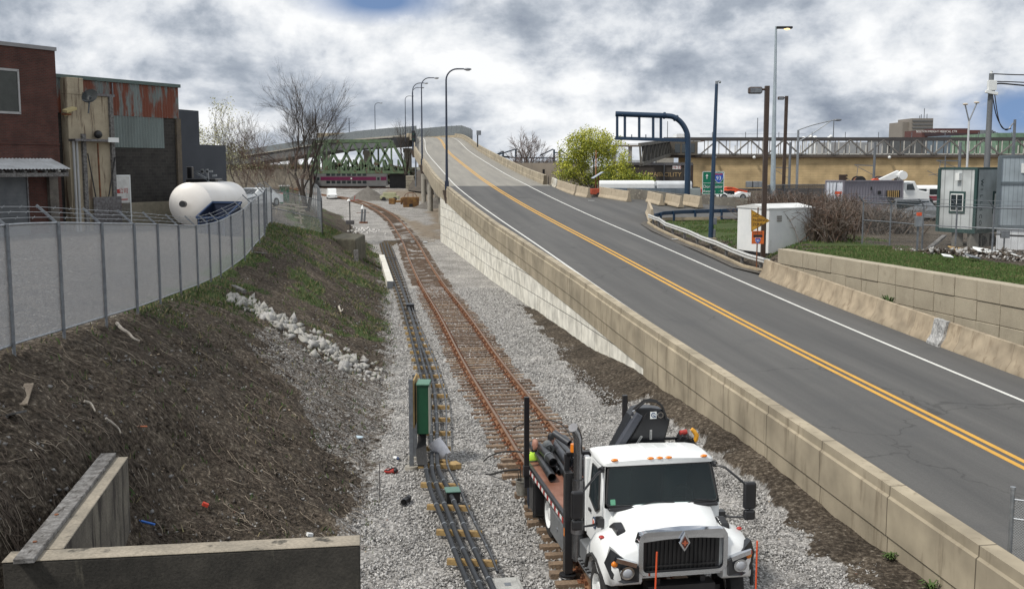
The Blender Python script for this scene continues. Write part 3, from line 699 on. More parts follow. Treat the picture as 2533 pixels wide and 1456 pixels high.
scr = [WY(1168, 349, 272), WY(1163, 343, 284), WY(1141, 334, 300), WY(1105, 335.5, 306), WY(1065, 338.5, 312), WY(1026, 342, 318)]
screen('screen_fence', 'grey mesh screen fence wrapping round the top of the ramp', scr, 2.6, 0, 2.4)
wallr = MB(); wallr.sweep([p-Vector((0, 0, 1.3)) for p in scr], [(-.25, 0), (-.25, 1.28), (.25, 1.28), (.25, 0)]); 
wallr.build('parapet_end', K['conc'], br, world=True)
K['jersey'] = brickmat('barrier_concrete', (.38, .31, .22), (.33, .275, .20), (.20, .16, .11), 3.05, 50, .012, r=.92, bump=.3, off=0, stain=((.22, .17, .115), .52, (2.0, 2.0, .4)), smooth=.3, noise_s=1.4)
JP = [(-.02, -.1), (-.02, .08), (.16, .34), (.27, .92), (.43, .92), (.52, .3), (.60, -.1)]
def edge(i, off, dz=0): p = RC[i]+RN[i]*off; return Vector((p.x, p.y, p.z+dz))
ir0, ir1 = 0, idx(57)
t = thing('road_barrier', 'long weathered tan concrete barrier below the block retaining wall', 'barrier', edge(10, 6))
mb = MB(); mb.sweep([edge(i, rin(RC[i].y)) for i in range(ir1, ir0-1, -1)], [(-a, h) for a, h in JP]); mb.build('barrier_body', K['jersey'], t, world=True, smooth=50)
pb = MB()                                                   # the crushed, patched joint
q = PR(2270, 848); i = idx(q.y); pb.sweep([edge(i, rin(RC[i].y)-.02)+Vector((0, k*.27-.5, 0))+Vector((-.045*k, 0, .012*k+rnd.uniform(-.02, .02))) for k in range(4)], [(a, h*1.02) for a, h in JP]); pb.build('broken_joint', M('broken_concrete', (.46, .46, .45), (.22, .22, .22), sc=4, r=.9, sp=.4, bump=.8, bsc=12), t, world=True)
K['blocks'] = brickmat('tan_block_wall', (.40, .355, .275), (.36, .32, .25), (.085, .07, .05), 1.36, .80, .022, r=.9, bump=.9, off=0, stain=((.27, .235, .17), .6, (.8, .8, .4)), smooth=.2, noise_s=1.1)
WA = [Vector((25.5, 10.5, 0)), Vector((18.70, 38.9, 0)), Vector((14.25, 57.2, 0))]
def wl(Y): return lerp([(10.5, 25.5), (38.9, 18.70), (57.2, 14.25)], Y)
t = thing('block_retaining_wall', 'retaining wall of large square tan blocks holding back the grass bank', 'retaining wall', (18.7, 38.9, 0))
mb = MB(); A, B = Vector((25.5, 10.5, 0)), Vector((14.25, 57.2, 0)); L_ = (B-A).length; d = (B-A)/L_; nn = Vector((d.y, -d.x, 0))
nb = int(L_/1.36)
Bx = B
for k in range(nb):
 for c in range(4):
  z1 = 3.60-c*.80; z0 = z1-.785 if c < 3 else -.2
  if c == 3: z1 = 1.2; z0 = 0
  p = B-d*(k*1.36); q = B-d*((k+1)*1.36-.03); off = nn*(rnd.uniform(-.015, .015)+(-.03 if c == 0 else 0))
  a = p+off; b = q+off; wv = nn*.6
  vs = [(a.x, a.y, z0), (b.x, b.y, z0), (b.x+wv.x, b.y+wv.y, z0), (a.x+wv.x, a.y+wv.y, z0)]; vs += [(x, y, z1) for x, y, z in vs]
  mb.add(vs, [(0, 1, 2, 3), (7, 6, 5, 4), (0, 4, 5, 1), (1, 5, 6, 2), (2, 6, 7, 3), (3, 7, 4, 0)])
K['blk'] = M('tan_block', (.40, .355, .27), (.33, .29, .22), sc=.8, r=.9, sp=.14, bump=.3, bsc=30, c3=(.22, .19, .14), p3=.66, sc3=1.5, stretch3=(1, 1, .4))
mb.build('block_courses', K['blk'], t, world=True, bevel=.02)
bk = MB(); p, q = B+nn*.12, A+nn*.12; wv = nn*.3
bk.prism([(p.x, p.y), (q.x, q.y), (q.x+wv.x, q.y+wv.y), (p.x+wv.x, p.y+wv.y)], 'z', -.2, 3.5); bk.build('mortar_core', M('dark_joint', (.06, .05, .038), sp=.1), t, world=True)
def kerbx(Y): return lerp([(57.2, 14.0), (58, 13.1), (62, 12.75), (71.5, 11.6), (78.6, 10.75), (84, 10.6), (86.5, 11.4)], Y)
def rz_(X, Y):
 if Y < 57.2: 
  e = X-wl(Y)-.5; return 3.52+.10*sst(e/4)+(.0 if Y > 20 else 0)
 e = X-kerbx(Y) if Y < 88 else X-11.5; rz0 = RC[idx(min(Y, 110))].z-.03; base = 3.6 if Y < 75 else 3.6
 if Y < 88: return rz0+(base+.05-rz0)*sst(e/lerp([(57, 1.5), (62, 5), (86, 9)], Y))
 return base
def make_right():
 ys = []; y = 8
 while y < 420: ys.append(y); y += max(.4, y*.012)
 vs = []; cs = []; m = 70
 for y in ys:
  if y <= 57.2: x0 = wl(y)+.45
  elif y < 86.5: x0 = kerbx(y)
  else: x0 = lerp([(86.5, 13), (87.5, 40), (113, 36), (118, 8), (125, 5), (420, 5)], y)
  for k in range(m):
   e = (k/(m-1))**2.0*150; x = x0+e
   z = rz_(x, y)-(.0 if y < 86.5 else .1)+.05*nz(x, y, .8, 3)+.025*nz(x, y, 3, 3)
   d = x-(20.9 if y < 57 else x0)
   g = 0.0; gr = 0.0
   lim = lerp([(8, 5.5), (40, 4.6), (50, 5.0), (57, 6.5), (60, 7), (80, 8)], y)+nz(x, y, .5, 4)*1.0
   ed = x-(wl(y) if y < 57.2 else kerbx(y) if y < 86.5 else 0)
   if y < 86.5 and ed < lim: gr = 1.0 if (y < 57.2) else (0.0 if ed < lerp([(57, 3.5), (66, 2.8), (75, 1.8), (86, 1.0)], y)+nz(x, y, .9, 8)*.8 else .85)
   vs.append((x, y, z)); cs.append((.15+.5*nz(x, y, .3, 1), gr, 1.0 if ed > lim+1 else 0.0, 1))
 fs = [(i*m+j, i*m+j+1, (i+1)*m+j+1, (i+1)*m+j) for i in range(len(ys)-1) for j in range(m-1)]
 me = bpy.data.meshes.new('yard_ground'); me.from_pydata(vs, [], fs); me.materials.append(GROUNDMAT)
 ca = me.color_attributes.new('cover', 'FLOAT_COLOR', 'POINT'); ca.data.foreach_set('color', np.array(cs, dtype=np.float32).ravel())
 me.polygons.foreach_set('use_smooth', [True]*len(fs)); o = bpy.data.objects.new('yard_ground', me); COL.objects.link(o); struct(o)
make_right()
def turf():
 r = random.Random(2); pts = []
 for i in range(60000):
  Y = 24+34*r.random(); lim = lerp([(8, 5.5), (40, 4.6), (50, 5.0), (57, 6.5)], Y); X = wl(Y)+.6+r.random()*lim
  if r.random() < .5: pts.append((X, Y, rz_(X, Y), 1.0))
 for i in range(14000):
  Y = 60+26*r.random(); X = kerbx(Y)+1.2+r.random()*8
  if nz(X, Y, .4, 8)+.2 > r.random()*.5: pts.append((X, Y, rz_(X, Y), 1.2))
 blades('bank_grass', pts, [M('lawn_blade', (.04, .095, .016), (.06, .13, .02), sc=.6, r=.8, sp=0), M('lawn_blade_light', (.085, .145, .03), (.06, .11, .025), sc=.6, r=.8, sp=0), M('lawn_blade_dry', (.17, .16, .07), (.10, .12, .04), sc=.6, r=.8, sp=0)], .05, .11, .05, .7, 9, 'short bright green grass on the bank above the block wall', 'grass', 2)
turf()
kb = [Vector((kerbx(Y), Y, RC[idx(Y)].z)) for Y in (57.3, 60, 64, 68, 71.5, 75, 78.6, 81.5, 84, 85.4)]+[Vector((11.3, 86.6, 3.66)), Vector((13, 87.3, 3.7)), Vector((17, 87.8, 3.72))]
mb = MB(); mb.sweep(kb, [(-.02, -.1), (-.02, .13), (.14, .14), (.14, -.1)]); struct(mb.build('kerb', K['conc']))
mb = MB(); mb.sweep([p+Vector((.0, 0, .012)) for p in kb[:10]], [(-.55, 0), (-.02, .0)], closed=False, cap=False); struct(mb.build('gutter_dirt', M('gutter_dirt', (.07, .06, .05), (.11, .1, .085), sc=3, sp=.3)))
def wbeam(name, label, path, mat, seg=1.9, group=None, sg=-1):
 t = thing(name, label, 'guardrail', path[0], group=group)
 pr = [(0, .44), (.05, .47), (.0, .52), (.0, .56), (.05, .60), (0, .64), (0, .72), (-.02, .72), (-.02, .44)]
 pr = [(-.02, .42), (.06, .47), (.06, .51), (-.01, .57), (.06, .63), (.06, .67), (-.02, .73), (-.05, .70), (-.05, .45)]
 mb = MB(); mb.sweep(path, pr); mb.build('rail', mat, t, world=True, smooth=30)
 acc = 0; last = -9; L = 0
 for i in range(len(path)-1):
  d = (path[i+1]-path[i]).length; n = max(1, int(d/seg))
  for k in range(n):
   p = path[i].lerp(path[i+1], (k+.5)/n); tt = (path[i+1]-path[i]).normalized(); s = Vector((tt.y, -tt.x, 0))
   pb = MB(); pb.cbox((p.x+sg*s.x*.13, p.y+sg*s.y*.13, p.z+(.3 if sg < 0 else .22)), (.14, .14, .86 if sg < 0 else .7), math.atan2(tt.y, tt.x)); pb.build('post', K['greywood'] if seg < 1.95 else mat, t, world=True)
 return t
gp = [Vector((kerbx(Y)+.35, Y, RC[idx(Y)].z+.02)) for Y in (57.6, 60, 63, 66, 69, 72, 75, 78, 80.5, 82.5)]
gp = gp[::-1]
gp = [Vector((10.75, 84.6, 3.5))]+gp
wbeam('guardrail', 'pale grey metal guardrail curving along the kerb beside the ramp road', gp, M('pale_rail', (.62, .62, .60), (.5, .5, .48), sc=4, r=.45, met=.3, sp=.08), sg=-1)
bp_ = [Vector((11.2, 84.3, 3.55)), Vector((12.2, 86.2, 3.65)), Vector((13.8, 87.2, 3.7)), Vector((16, 88.2, 3.72)), Vector((18.5, 89.2, 3.74)), Vector((21.3, 89.8, 3.74)), Vector((25, 90.0, 3.74))]
wbeam('guardrail', 'dark blue metal guardrail round the corner of the grass verge', bp_[::-1], K['navy'], 2.0)
JS = [(-.30, 0), (-.30, .10), (-.17, .34), (-.09, 1.02), (.09, 1.02), (.17, .34), (.30, .10), (.30, 0)]
K['jb'] = M('jersey_concrete', (.45, .38, .28), (.38, .32, .235), sc=1.2, r=.9, sp=.12, bump=.2, c3=(.24, .20, .15), p3=.62, sc3=3, stretch3=(1, 1, .4))
K['jbw'] = M('whitened_concrete', (.62, .61, .56), (.45, .41, .33), sc=1.6, r=.9, sp=.1)
def jersey(a, b, label, mat=None, h=1.0):
 a, b = Vector(a), Vector(b); m = (a+b)/2; t = tag(MB().build('concrete_barrier', K['jb']), None)
 bpy.data.objects.remove(t)
 L = (b-a).length; ang = math.atan2(b.y-a.y, b.x-a.x); mb = MB()
 n = 6; mb.sweep([(-L/2+L*i/n, 0, 0) for i in range(n+1)], [(x, z*h) for x, z in JS])
 o = mb.build('concrete_barrier', mat or K['jb'], bevel=.015); o.location = (m.x, m.y, m.z); o.rotation_euler = (0, -math.atan2(b.z-a.z, L), ang)
 return tag(o, label, 'barrier', 'loose concrete barriers closing the side street')
jersey(PR(1366, 461), PR(1378, 467), 'whitened short barrier piece where the bridge parapet ends', K['jbw'])
jersey(PR(1380, 468), PR(1424, 483), 'pale barrier between the whitened piece and the one with a dark end')
jersey(PR(1428, 484), PR(1456, 489.5), 'barrier showing its dark end beside the orange solar trailer')
jersey(PR(1482, 487), PR(1555, 499), 'long barrier standing alone just past the orange solar trailer')
jersey(PR(1603, 499), PR(1636, 508), 'first barrier of the tan row behind the blue guardrail, by the road mouth')
jersey(PR(1648, 505), PR(1684, 513), 'middle barrier of the tan row behind the blue guardrail')
jersey(PR(1692, 507), PR(1732, 514), 'last barrier of the tan row, by the green highway sign')
jersey(PR(1604, 527), PR(1612, 549), 'end-on barrier where the pale guardrail begins')
t = thing('low_wall', 'long low dark grey concrete wall behind the side street barriers', 'wall', (13, 112, 4))
mb = MB(); a = [WY(1553, 490, 108), WY(1605, 496, 106), WY(1680, 505, 104), WY(1800, 514, 101), WY(1850, 517, 100)]
mb.sweep(a[::-1], [(-.2, -.6), (-.15, .98), (.15, .98), (.2, -.6)]); mb.build('wall_body', M('dark_concrete', (.17, .16, .135), (.12, .11, .095), sc=.7, r=.9, sp=.15, c3=(.26, .24, .2), p3=.6), t, world=True)
TL = [(5, 3.6-.75), (20.24, 1.38), (29.9, -.02), (41.4, -1.80), (55, -3.70), (71.4, -6.12), (90, -8.62), (109.4, -11.1), (130, -14.0), (154.4, -17.9), (180, -23.0), (205, -29.2), (228, -37.0), (245, -44.5), (262, -54)]
TC = smooth_path([(y, x+.755, bed(y)) for y, x in TL], .5)
TS = [0]
for i in range(1, len(TC)): TS.append(TS[-1]+(TC[i]-TC[i-1]).length)
def tfr(i):
 t = TC[min(i+1, len(TC)-1)]-TC[max(i-1, 0)]; t.z = 0; t.normalize(); return t
def tat(s):
 i = max(1, min(len(TC)-1, next((k for k, v in enumerate(TS) if v >= s), len(TC)-1))); u = (s-TS[i-1])/(TS[i]-TS[i-1]); return TC[i-1].lerp(TC[i], u), tfr(i)
trk = thing('railway_track', 'rusty railway track on wooden sleepers running through grey ballast', 'railway track', tuple(TC[40]))
RP = [(-.075, .07), (-.075, .085), (-.012, .105), (-.012, .19), (-.036, .20), (-.036, .235), (.036, .235), (.036, .20), (.012, .19), (.012, .105), (.075, .085), (.075, .07)]
railm = M('rust_rail', (.25, .13, .07), (.185, .095, .05), sc=5, r=.8, sp=.15); railt = M('rail_head', (.24, .16, .11), (.19, .12, .08), sc=5, r=.5, met=.4, sp=.1)
for s_ in (-.755, .755):
 pth = [TC[i]+Vector((tfr(i).y, -tfr(i).x, 0))*s_ for i in range(len(TC))]
 mb = MB(); mb.sweep(pth, RP)
 for k in range(len(mb.f)):
  if len(mb.f[k]) == 4 and k % 12 == 5: mb.m[k] = 1
 mb.build('rail', [railm, railt], trk, world=True)
SL = [M('sleeper_wood', (.15, .10, .07), (.105, .075, .055), sc=3, r=.95, sp=.3, bsc=20, bump=.4, c3=(.30, .24, .18), p3=.62), M('sleeper_wood_light', (.23, .16, .105), (.16, .115, .08), sc=3, r=.95, sp=.25, bsc=20, bump=.4)]
rest = MB(); spk = MB(); s = 6.5; cnt = 0; r = random.Random(9)
while s < TS[-1]-1:
 p, t_ = tat(s); ang = math.atan2(t_.y, t_.x)-math.pi/2; sk_ = r.gauss(0, .05); ln = r.uniform(2.5, 2.75); dz = r.uniform(-.02, .005)+(.05 if s < 24 else 0)-(.03 if s > 62 else 0)
 mb = rest if cnt >= 100 else MB(); mb.mi = 0
 if cnt >= 100: mb.mi = 0 
 mb.cbox((p.x-t_.y*sk_, p.y+t_.x*sk_, p.z+dz), (ln, r.uniform(.19, .22), .14), ang+r.gauss(0, .008))
 if cnt < 100: mb.build('sleeper', SL[1] if (r.random() < .35 or s < 24) else SL[0], trk, world=True)
 if s < 70:
  for sd_ in (-.755, .755):
   q = p+Vector((t_.y, -t_.x, 0))*sd_
   spk.cbox((q.x, q.y, p.z+dz+.08), (.36, .19, .018), ang)
   for a_, b_ in ((-.11, -.06), (.11, .05), (-.10, .07), (.12, -.05)):
    spk.cbox((q.x+t_.y*a_+t_.x*b_, q.y-t_.x*a_+t_.y*b_, p.z+dz+.105), (.04, .035, .05), ang)
   if int(s/.52) % 2 == 0:
    for b_ in (-.16, .16): spk.cbox((q.x+t_.x*b_, q.y+t_.y*b_, p.z+dz+.11), (.15, .05, .09), ang)
 s += r.uniform(.50, .54); cnt += 1
o = rest.build('sleepers_beyond', SL[0], trk, world=True); o['kind'] = 'stuff'
spk.build('rail_fastenings', K['rust'], trk, world=True)
def loft_x(secs):       # each section: (y, [(x,z)...])
 return [[(x, y, z) for x, z in pts] for y, pts in secs]
K['tgrey'] = M('truck_grey', (.22, .23, .24), (.17, .18, .19), sc=3, r=.45, met=.3, sp=.05)
K['deckwood'] = M('deck_boards', (.17, .07, .04), (.27, .13, .09), sc=1.4, r=.6, sp=.12, st=1)
K['ws'] = m_ = bpy.data.materials.new('windscreen_glass'); m_.use_nodes = True; nt_ = m_.node_tree
tr_, gl_, fr_, mx_ = nt_.nodes.new('ShaderNodeBsdfTransparent'), nt_.nodes.new('ShaderNodeBsdfGlossy'), nt_.nodes.new('ShaderNodeFresnel'), nt_.nodes.new('ShaderNodeMixShader')
tr_.inputs[0].default_value = (.55, .68, .66, 1); gl_.inputs['Roughness'].default_value = .02; gl_.inputs[0].default_value = (.75, .8, .85, 1); fr_.inputs[0].default_value = 1.45
nt_.links.new(fr_.outputs[0], mx_.inputs[0]); nt_.links.new(tr_.outputs[0], mx_.inputs[1]); nt_.links.new(gl_.outputs[0], mx_.inputs[2]); nt_.links.new(mx_.outputs[0], nt_.nodes['Material Output'].inputs[0])
def truck():
 t = thing('crane_truck', 'white flatbed truck with a folded black crane standing over the railway track', 'truck', (2.90, 17.55, .09), math.radians(10.2))
 t.scale = (1, 1, 1)
 B = lambda mb, n, m, p=t, **k: mb.build(n, m, p, **k)
 def hs(w, zt, zb, crown, sh): return [(-w, zb), (-w, zt-sh), (-w+.10, zt-.05), (-w*.55, zt+crown*.6), (0, zt+crown), (w*.55, zt+crown*.6), (w-.10, zt-.05), (w, zt-sh), (w, zb)]
 mb = MB(); mb.loft(loft_x([(.10, hs(.77, 1.66, .95, .03, .20)), (.16, hs(.80, 1.71, .95, .03, .20)), (.45, hs(.86, 1.78, .95, .04, .22)), (.95, hs(.95, 1.86, .95, .04, .22)), (1.15, hs(1.0, 1.88, .95, .04, .24))])); B(mb, 'hood', K['white'], smooth=50)
 for s in (-1, 1):       # side vents of the hood
  mb = MB(); mb.prism([(.36, 1.36), (.50, 1.68), (.74, 1.74), (1.0, 1.60), (1.02, 1.28), (.75, 1.2)], 'x', s*.86, s*1.025); B(mb, 'hood_vent', K['black'], bevel=.02)
 g = MB()
 def rr(w, h, zc, r, n=5):
  P = []
  for cx, cz, a0 in ((w-r, h-r, 0), (-w+r, h-r, 90), (-w+r, -h+r, 180), (w-r, -h+r, 270)):
   for k in range(n): a = math.radians(a0+90*k/(n-1)); P.append((cx+r*math.cos(a), zc+cz+r*math.sin(a)))
  return P
 o_, i_ = rr(.80, .385, 1.42, .15), rr(.71, .315, 1.405, .09)
 k = len(o_); vs = [(x, .06, z) for x, z in o_]+[(x*.985, -.05, 1.42+(z-1.42)*.985) for x, z in o_]+[(x, -.045, z) for x, z in i_]+[(x, .04, z) for x, z in i_]
 fs = []
 for a in range(3):
  for j in range(k): j2 = (j+1) % k; fs.append((a*k+j, a*k+j2, (a+1)*k+j2, (a+1)*k+j))
 g.add(vs, fs); gr = B(g, 'grille_surround', K['chrome'], smooth=35)
 f = MB(); f.box(-.67, .67, .05, .08, 1.0, 1.70); B(f, 'grille_mesh', K['black'], gr)
 bars = MB()
 for q in range(17):
  x = -.60+1.2*q/16; bars.box(x-.011, x+.011, .02, .045, 1.03, 1.70)
 for z in (1.10, 1.18): bars.box(-.64, .64, -.005, .02, z-.008, z+.008)
 B(bars, 'grille_bars', M('grille_dark', (.012, .012, .013), r=.65, sp=0), gr)
 em = MB(); em.prism([(0, 1.44), (.105, 1.60), (0, 1.79), (-.105, 1.60)], 'y', -.10, -.05); d_ = B(em, 'emblem', K['chrome'], gr, bevel=.01)
 e2 = MB(); e2.prism([(0, 1.495), (.068, 1.60), (0, 1.72), (-.068, 1.60)], 'y', -.108, -.095); B(e2, 'emblem', M('emblem_field', (.10, .03, .02), r=.4, sp=0), gr)
 e3 = MB(); e3.box(-.05, .05, -.114, -.106, 1.59, 1.61); e3.box(-.016, .016, -.114, -.106, 1.56, 1.64); B(e3, 'emblem', M('emblem_bar', (.45, .12, .06), r=.4, sp=0), gr)
 mb = MB(); mb.loft(loft_x([(-.04, [(-.80, 1.62), (-.74, 1.75), (-.3, 1.79), (0, 1.80), (.3, 1.79), (.74, 1.75), (.80, 1.62), (.3, 1.66), (0, 1.665), (-.3, 1.66)]), (.10, [(-.82, 1.60), (-.77, 1.77), (-.3, 1.82), (0, 1.83), (.3, 1.82), (.77, 1.77), (.82, 1.60), (.3, 1.6), (0, 1.6), (-.3, 1.6)])])); B(mb, 'grille_cap', K['chrome'], gr, smooth=30)
 for s in (-1, 1):
  secs = []
  for y, xo, zt, zb in ((-.02, 1.16, 1.30, .95), (.03, 1.24, 1.38, .88), (.22, 1.33, 1.46, .86), (.5, 1.36, 1.50, .98), (.8, 1.36, 1.52, 1.16), (1.1, 1.35, 1.44, 1.10), (1.4, 1.32, 1.20, .85), (1.52, 1.28, .98, .75)):
   secs.append([(s*.72, y, zb), (s*.72, y, zt+.20), (s*1.0, y, zt+.10), (s*(xo-.10), y, zt), (s*xo, y, zt-.16), (s*xo, y, zb), (s*(xo-.08), y, zb)])
  mb = MB(); mb.loft(secs if s > 0 else [list(reversed(q)) for q in secs]); fd = B(mb, 'fender', K['white'], smooth=55)
  mb = MB(); mb.tube([(s*1.30, .10, .70), (s*1.345, .25, .95), (s*1.36, .55, 1.14), (s*1.36, .85, 1.15), (s*1.35, 1.2, 1.0), (s*1.33, 1.42, .72)], .035, 6); B(mb, 'wheel_arch', K['rubber'], fd)
  h = MB(); h.loft([[(s*.83, -.075, .80), (s*.83, -.08, 1.02), (s*1.02, -.045, 1.12), (s*1.22, .07, 1.26), (s*1.30, .12, 1.05), (s*1.22, .03, .84), (s*1.05, -.04, .78)], [(s*.83, .1, .80), (s*.83, .1, 1.02), (s*1.02, .12, 1.12), (s*1.2, .2, 1.26), (s*1.26, .2, 1.05), (s*1.2, .2, .84), (s*1.05, .14, .78)]])
  h.v = [(s*1.04+(a_-s*1.04)*1.18, b_*1.1-.01, 1.18+(c_+.2-1.18)*1.2) for a_, b_, c_ in h.v]
  hl = B(h, 'headlight', M('headlight_housing', (.03, .032, .036), r=.15, sp=0))
  q = MB(); q.M = Matrix.Translation((0, 0, .2)); q.cyl((s*1.00, -.115, .94), (s*1.00, -.04, .95), .12, .11, 18); B(q, 'lens', K['chrome'], hl, smooth=30)
  q = MB(); q.M = Matrix.Translation((0, 0, .2)); q.sphere((s*1.00, -.115, .94), .085, 12, 8, (1, .4, 1)); B(q, 'lens', glass('lamp_glass', (.35, .37, .4), .05), hl, smooth=True)
  q = MB(); q.M = Matrix.Translation((0, 0, .2)); q.sphere((s*1.19, .015, 1.06), .055, 10, 7, (1.1, .7, 1)); B(q, 'indicator', K['amber'], hl, smooth=True)
  q = MB(); q.M = Matrix.Translation((0, 0, .2)); q.cbox((s*1.02, -.07, 1.12), (.38, .10, .075), 0, 0, s*-.32); B(q, 'trim', K['chrome'], hl)
  q = MB(); q.sphere((s*1.26, .62, 1.53), .05, 10, 6, (1, 1, .6)); B(q, 'marker_lamp', K['red'], smooth=True)
 def cs(y0, w, z): return [(-w, y0, z), (w, y0, z)]
 zb, zs, zt, zr = .95, 1.86, 2.58, 2.76
 yf, yft, yb = 1.12, 1.36, 2.38
 mb = MB()
 lw, uw = 1.08, 1.0
 V = [(-lw, yf, zb), (lw, yf, zb), (lw, yb, zb), (-lw, yb, zb), (-lw, yf, zs), (lw, yf, zs), (lw, yb, zs), (-lw, yb, zs), (-uw, yft, zt), (uw, yft, zt), (uw, yb, zt), (-uw, yb, zt)]
 mb.add(V, [(0, 3, 2, 1), (0, 1, 5, 4), (1, 2, 6, 5), (2, 3, 7, 6), (3, 0, 4, 7), (5, 6, 10, 9), (6, 7, 11, 10), (7, 4, 8, 11)]); cab = B(mb, 'cab_body', K['white'], bevel=.03, seg=2)
 rf = MB(); secs = []
 for y, w_, z0, z1 in ((yft-.05, .97, zt-.01, zt+.07), (yft+.03, 1.03, zt-.02, zt+.10), (yft+.3, 1.05, zt-.02, zt+.13), (yft+.7, 1.05, zt-.02, zt+.12), (yb, 1.03, zt-.02, zt+.06), (yb+.06, .98, zt-.02, zt+.06)):
  secs.append([(-w_, y, z0), (-w_, y, z0+.06), (-w_+.12, y, z1), (0, y, z1+.03), (w_-.12, y, z1), (w_, y, z0+.06), (w_, y, z0)])
 rf.loft(secs); roof = B(rf, 'cab_roof', K['white'], smooth=60)
 rb = MB()
 for x in (-.62, -.38, -.13, .12, .37, .62): rb.tube([(x, yft+.2, zt+.11), (x, yft+.3, zt+.135), (x, yft+.72, zt+.13), (x, yb-.05, zt+.07)], .028, 6)
 B(rb, 'roof_ribs', K['white'], roof, smooth=60)
 for x in (-.84, -.17, .0, .17, .84):
  q = MB(); q.sphere((x, yft-.03, zt+.10), .055, 10, 6, (1.25, .7, .5)); B(q, 'marker_lamp', K['amber'], roof, smooth=True)
 ws = MB(); a = .012
 def on(u, v, off=.02):      # point on the windscreen plane
  x = (lw+(uw-lw)*v)*u; y = yf+(yft-yf)*v; z = zs+(zt-zs)*v; return (x, y-off, z+off*.3)
 P = [(-.93, .05), (-.97, .12), (-.95, .90), (-.90, .96), (.90, .96), (.95, .90), (.97, .12), (.93, .05), (0, .00)]
 f0 = [on(u, v, .006) for u, v in P]; f1 = [on(u, v, .02) for u, v in P]; ws.loft([f0, f1]); W_ = B(ws, 'windscreen', K['ws'])
 a_ = MB(); a_.add([(-1.02, yf+.05, 1.2), (1.02, yf+.05, 1.2), (1.02, yb-.05, 1.2), (-1.02, yb-.05, 1.2), (-1.02, yf+.1, zs), (1.02, yf+.1, zs), (-.96, yft+.03, zt-.03), (.96, yft+.03, zt-.03), (.96, yb-.06, zt-.03), (-.96, yb-.06, zt-.03)], [(0, 1, 2, 3), (3, 2, 8, 9), (6, 7, 8, 9), (0, 3, 9, 6, 4), (1, 2, 8, 7, 5)]); it = B(a_, 'cab_interior', M('interior_grey', (.045, .045, .048), sp=.1), cab)
 a_ = MB(); a_.box(-1.0, 1.0, yf+.10, yf+.42, 1.55, 1.83); B(a_, 'dashboard', K['black'], it, bevel=.05)
 for x in (-.55, .55): a_ = MB(); a_.box(x-.25, x+.25, 1.72, 2.16, 1.25, 1.55); a_.cbox((x, 2.10, 1.92), (.48, .14, .76), 0, .12); a_.box(x-.12, x+.12, 2.08, 2.18, 2.26, 2.44); B(a_, 'seat', M('seat_grey', (.10, .10, .105), sp=.1), it, bevel=.04)
 a_ = MB(); a_.tube([(.52+.2*math.cos(k*math.pi/8), 1.55+.07*math.sin(k*math.pi/8), 1.88+.19*math.sin(k*math.pi/8)) for k in range(17)], .016, 6); a_.bar((.52, 1.5, 1.88), (.52, 1.3, 1.75), .04); a_.bar((.33, 1.55, 1.88), (.71, 1.55, 1.88), .025); B(a_, 'steering_wheel', K['black'], it)
 fr = MB(); fr.tube([on(u, v, .014) for u, v in P]+[on(*P[0], .014)], .022, 5); B(fr, 'seal', K['rubber'], W_)
 st_ = MB(); c = Vector(on(-.86, .14, .024)); st_.cbox(c, (.09, .005, .10), 0, -.32); B(st_, 'sticker', M('inspection_sticker', (.12, .35, .22), sp=0), W_)
 wp = MB(); wp.tube([on(-.5, .0, .04), on(-.15, .10, .035), on(.2, .06, .035)], .010, 4); wp.tube([on(.35, .0, .04), on(.6, .10, .035), on(.9, .05, .035)], .010, 4); B(wp, 'wiper', K['black'], W_)
 co = MB(); co.box(-1.02, 1.02, yf-.10, yf+.02, zs-.03, zs+.03); B(co, 'cowl', K['black'], bevel=.02)
 for s in (-1, 1):
  d = MB(); X = s*(lw+.006)
  def sd(y, z): v = max(0, (z-zs)/(zt-zs)); return (s*(lw+(uw-lw)*v+.012), y, z)
  pp = [(1.22, 1.0), (2.1, 1.0), (2.16, 1.2), (2.16, 2.5), (1.50, 2.5), (1.24, 1.86)]
  d.loft([[sd(y, z) for y, z in pp], [tuple(Vector(sd(y, z))-Vector((s*.03, 0, 0))) for y, z in pp]]); dr = B(d, 'door', K['white'], bevel=.01)
  q = MB(); pp = [(1.40, 1.78), (1.62, 1.66), (2.06, 1.80), (2.08, 2.42), (1.58, 2.42)]
  q.loft([[tuple(Vector(sd(y, z))+Vector((s*.012, 0, 0))) for y, z in pp], [tuple(Vector(sd(y, z))-Vector((s*.02, 0, 0))) for y, z in pp]]); wn = B(q, 'window', K['glass'], dr)
  q = MB(); q.tube([tuple(Vector(sd(y, z))+Vector((s*.012, 0, 0))) for y, z in pp+[pp[0]]], .018, 4); B(q, 'seal', K['rubber'], dr)
  q = MB(); q.cyl((s*(lw+.005), 1.75, 1.40), (s*(lw+.024), 1.75, 1.40), .11, n=18); lg = B(q, 'door_logo', M('logo_ring', (.05, .07, .12), sp=0), dr)
  q = MB(); q.cyl((s*(lw+.02), 1.75, 1.40), (s*(lw+.03), 1.75, 1.40), .075, n=18); B(q, 'door_logo', K['white'], dr)
  q = MB(); q.cbox((s*(lw+.032), 1.72, 1.40), (.006, .03, .10)); q.cbox((s*(lw+.032), 1.78, 1.40), (.006, .03, .10)); q.cbox((s*(lw+.032), 1.75, 1.36), (.006, .06, .03)); B(q, 'door_logo', K['orange'], dr)
  q = MB(); q.box(s*(lw+.01), s*(lw+.04), 2.0, 2.12, 1.52, 1.58); B(q, 'handle', K['black'], dr, bevel=.008)
  xm = s*1.60
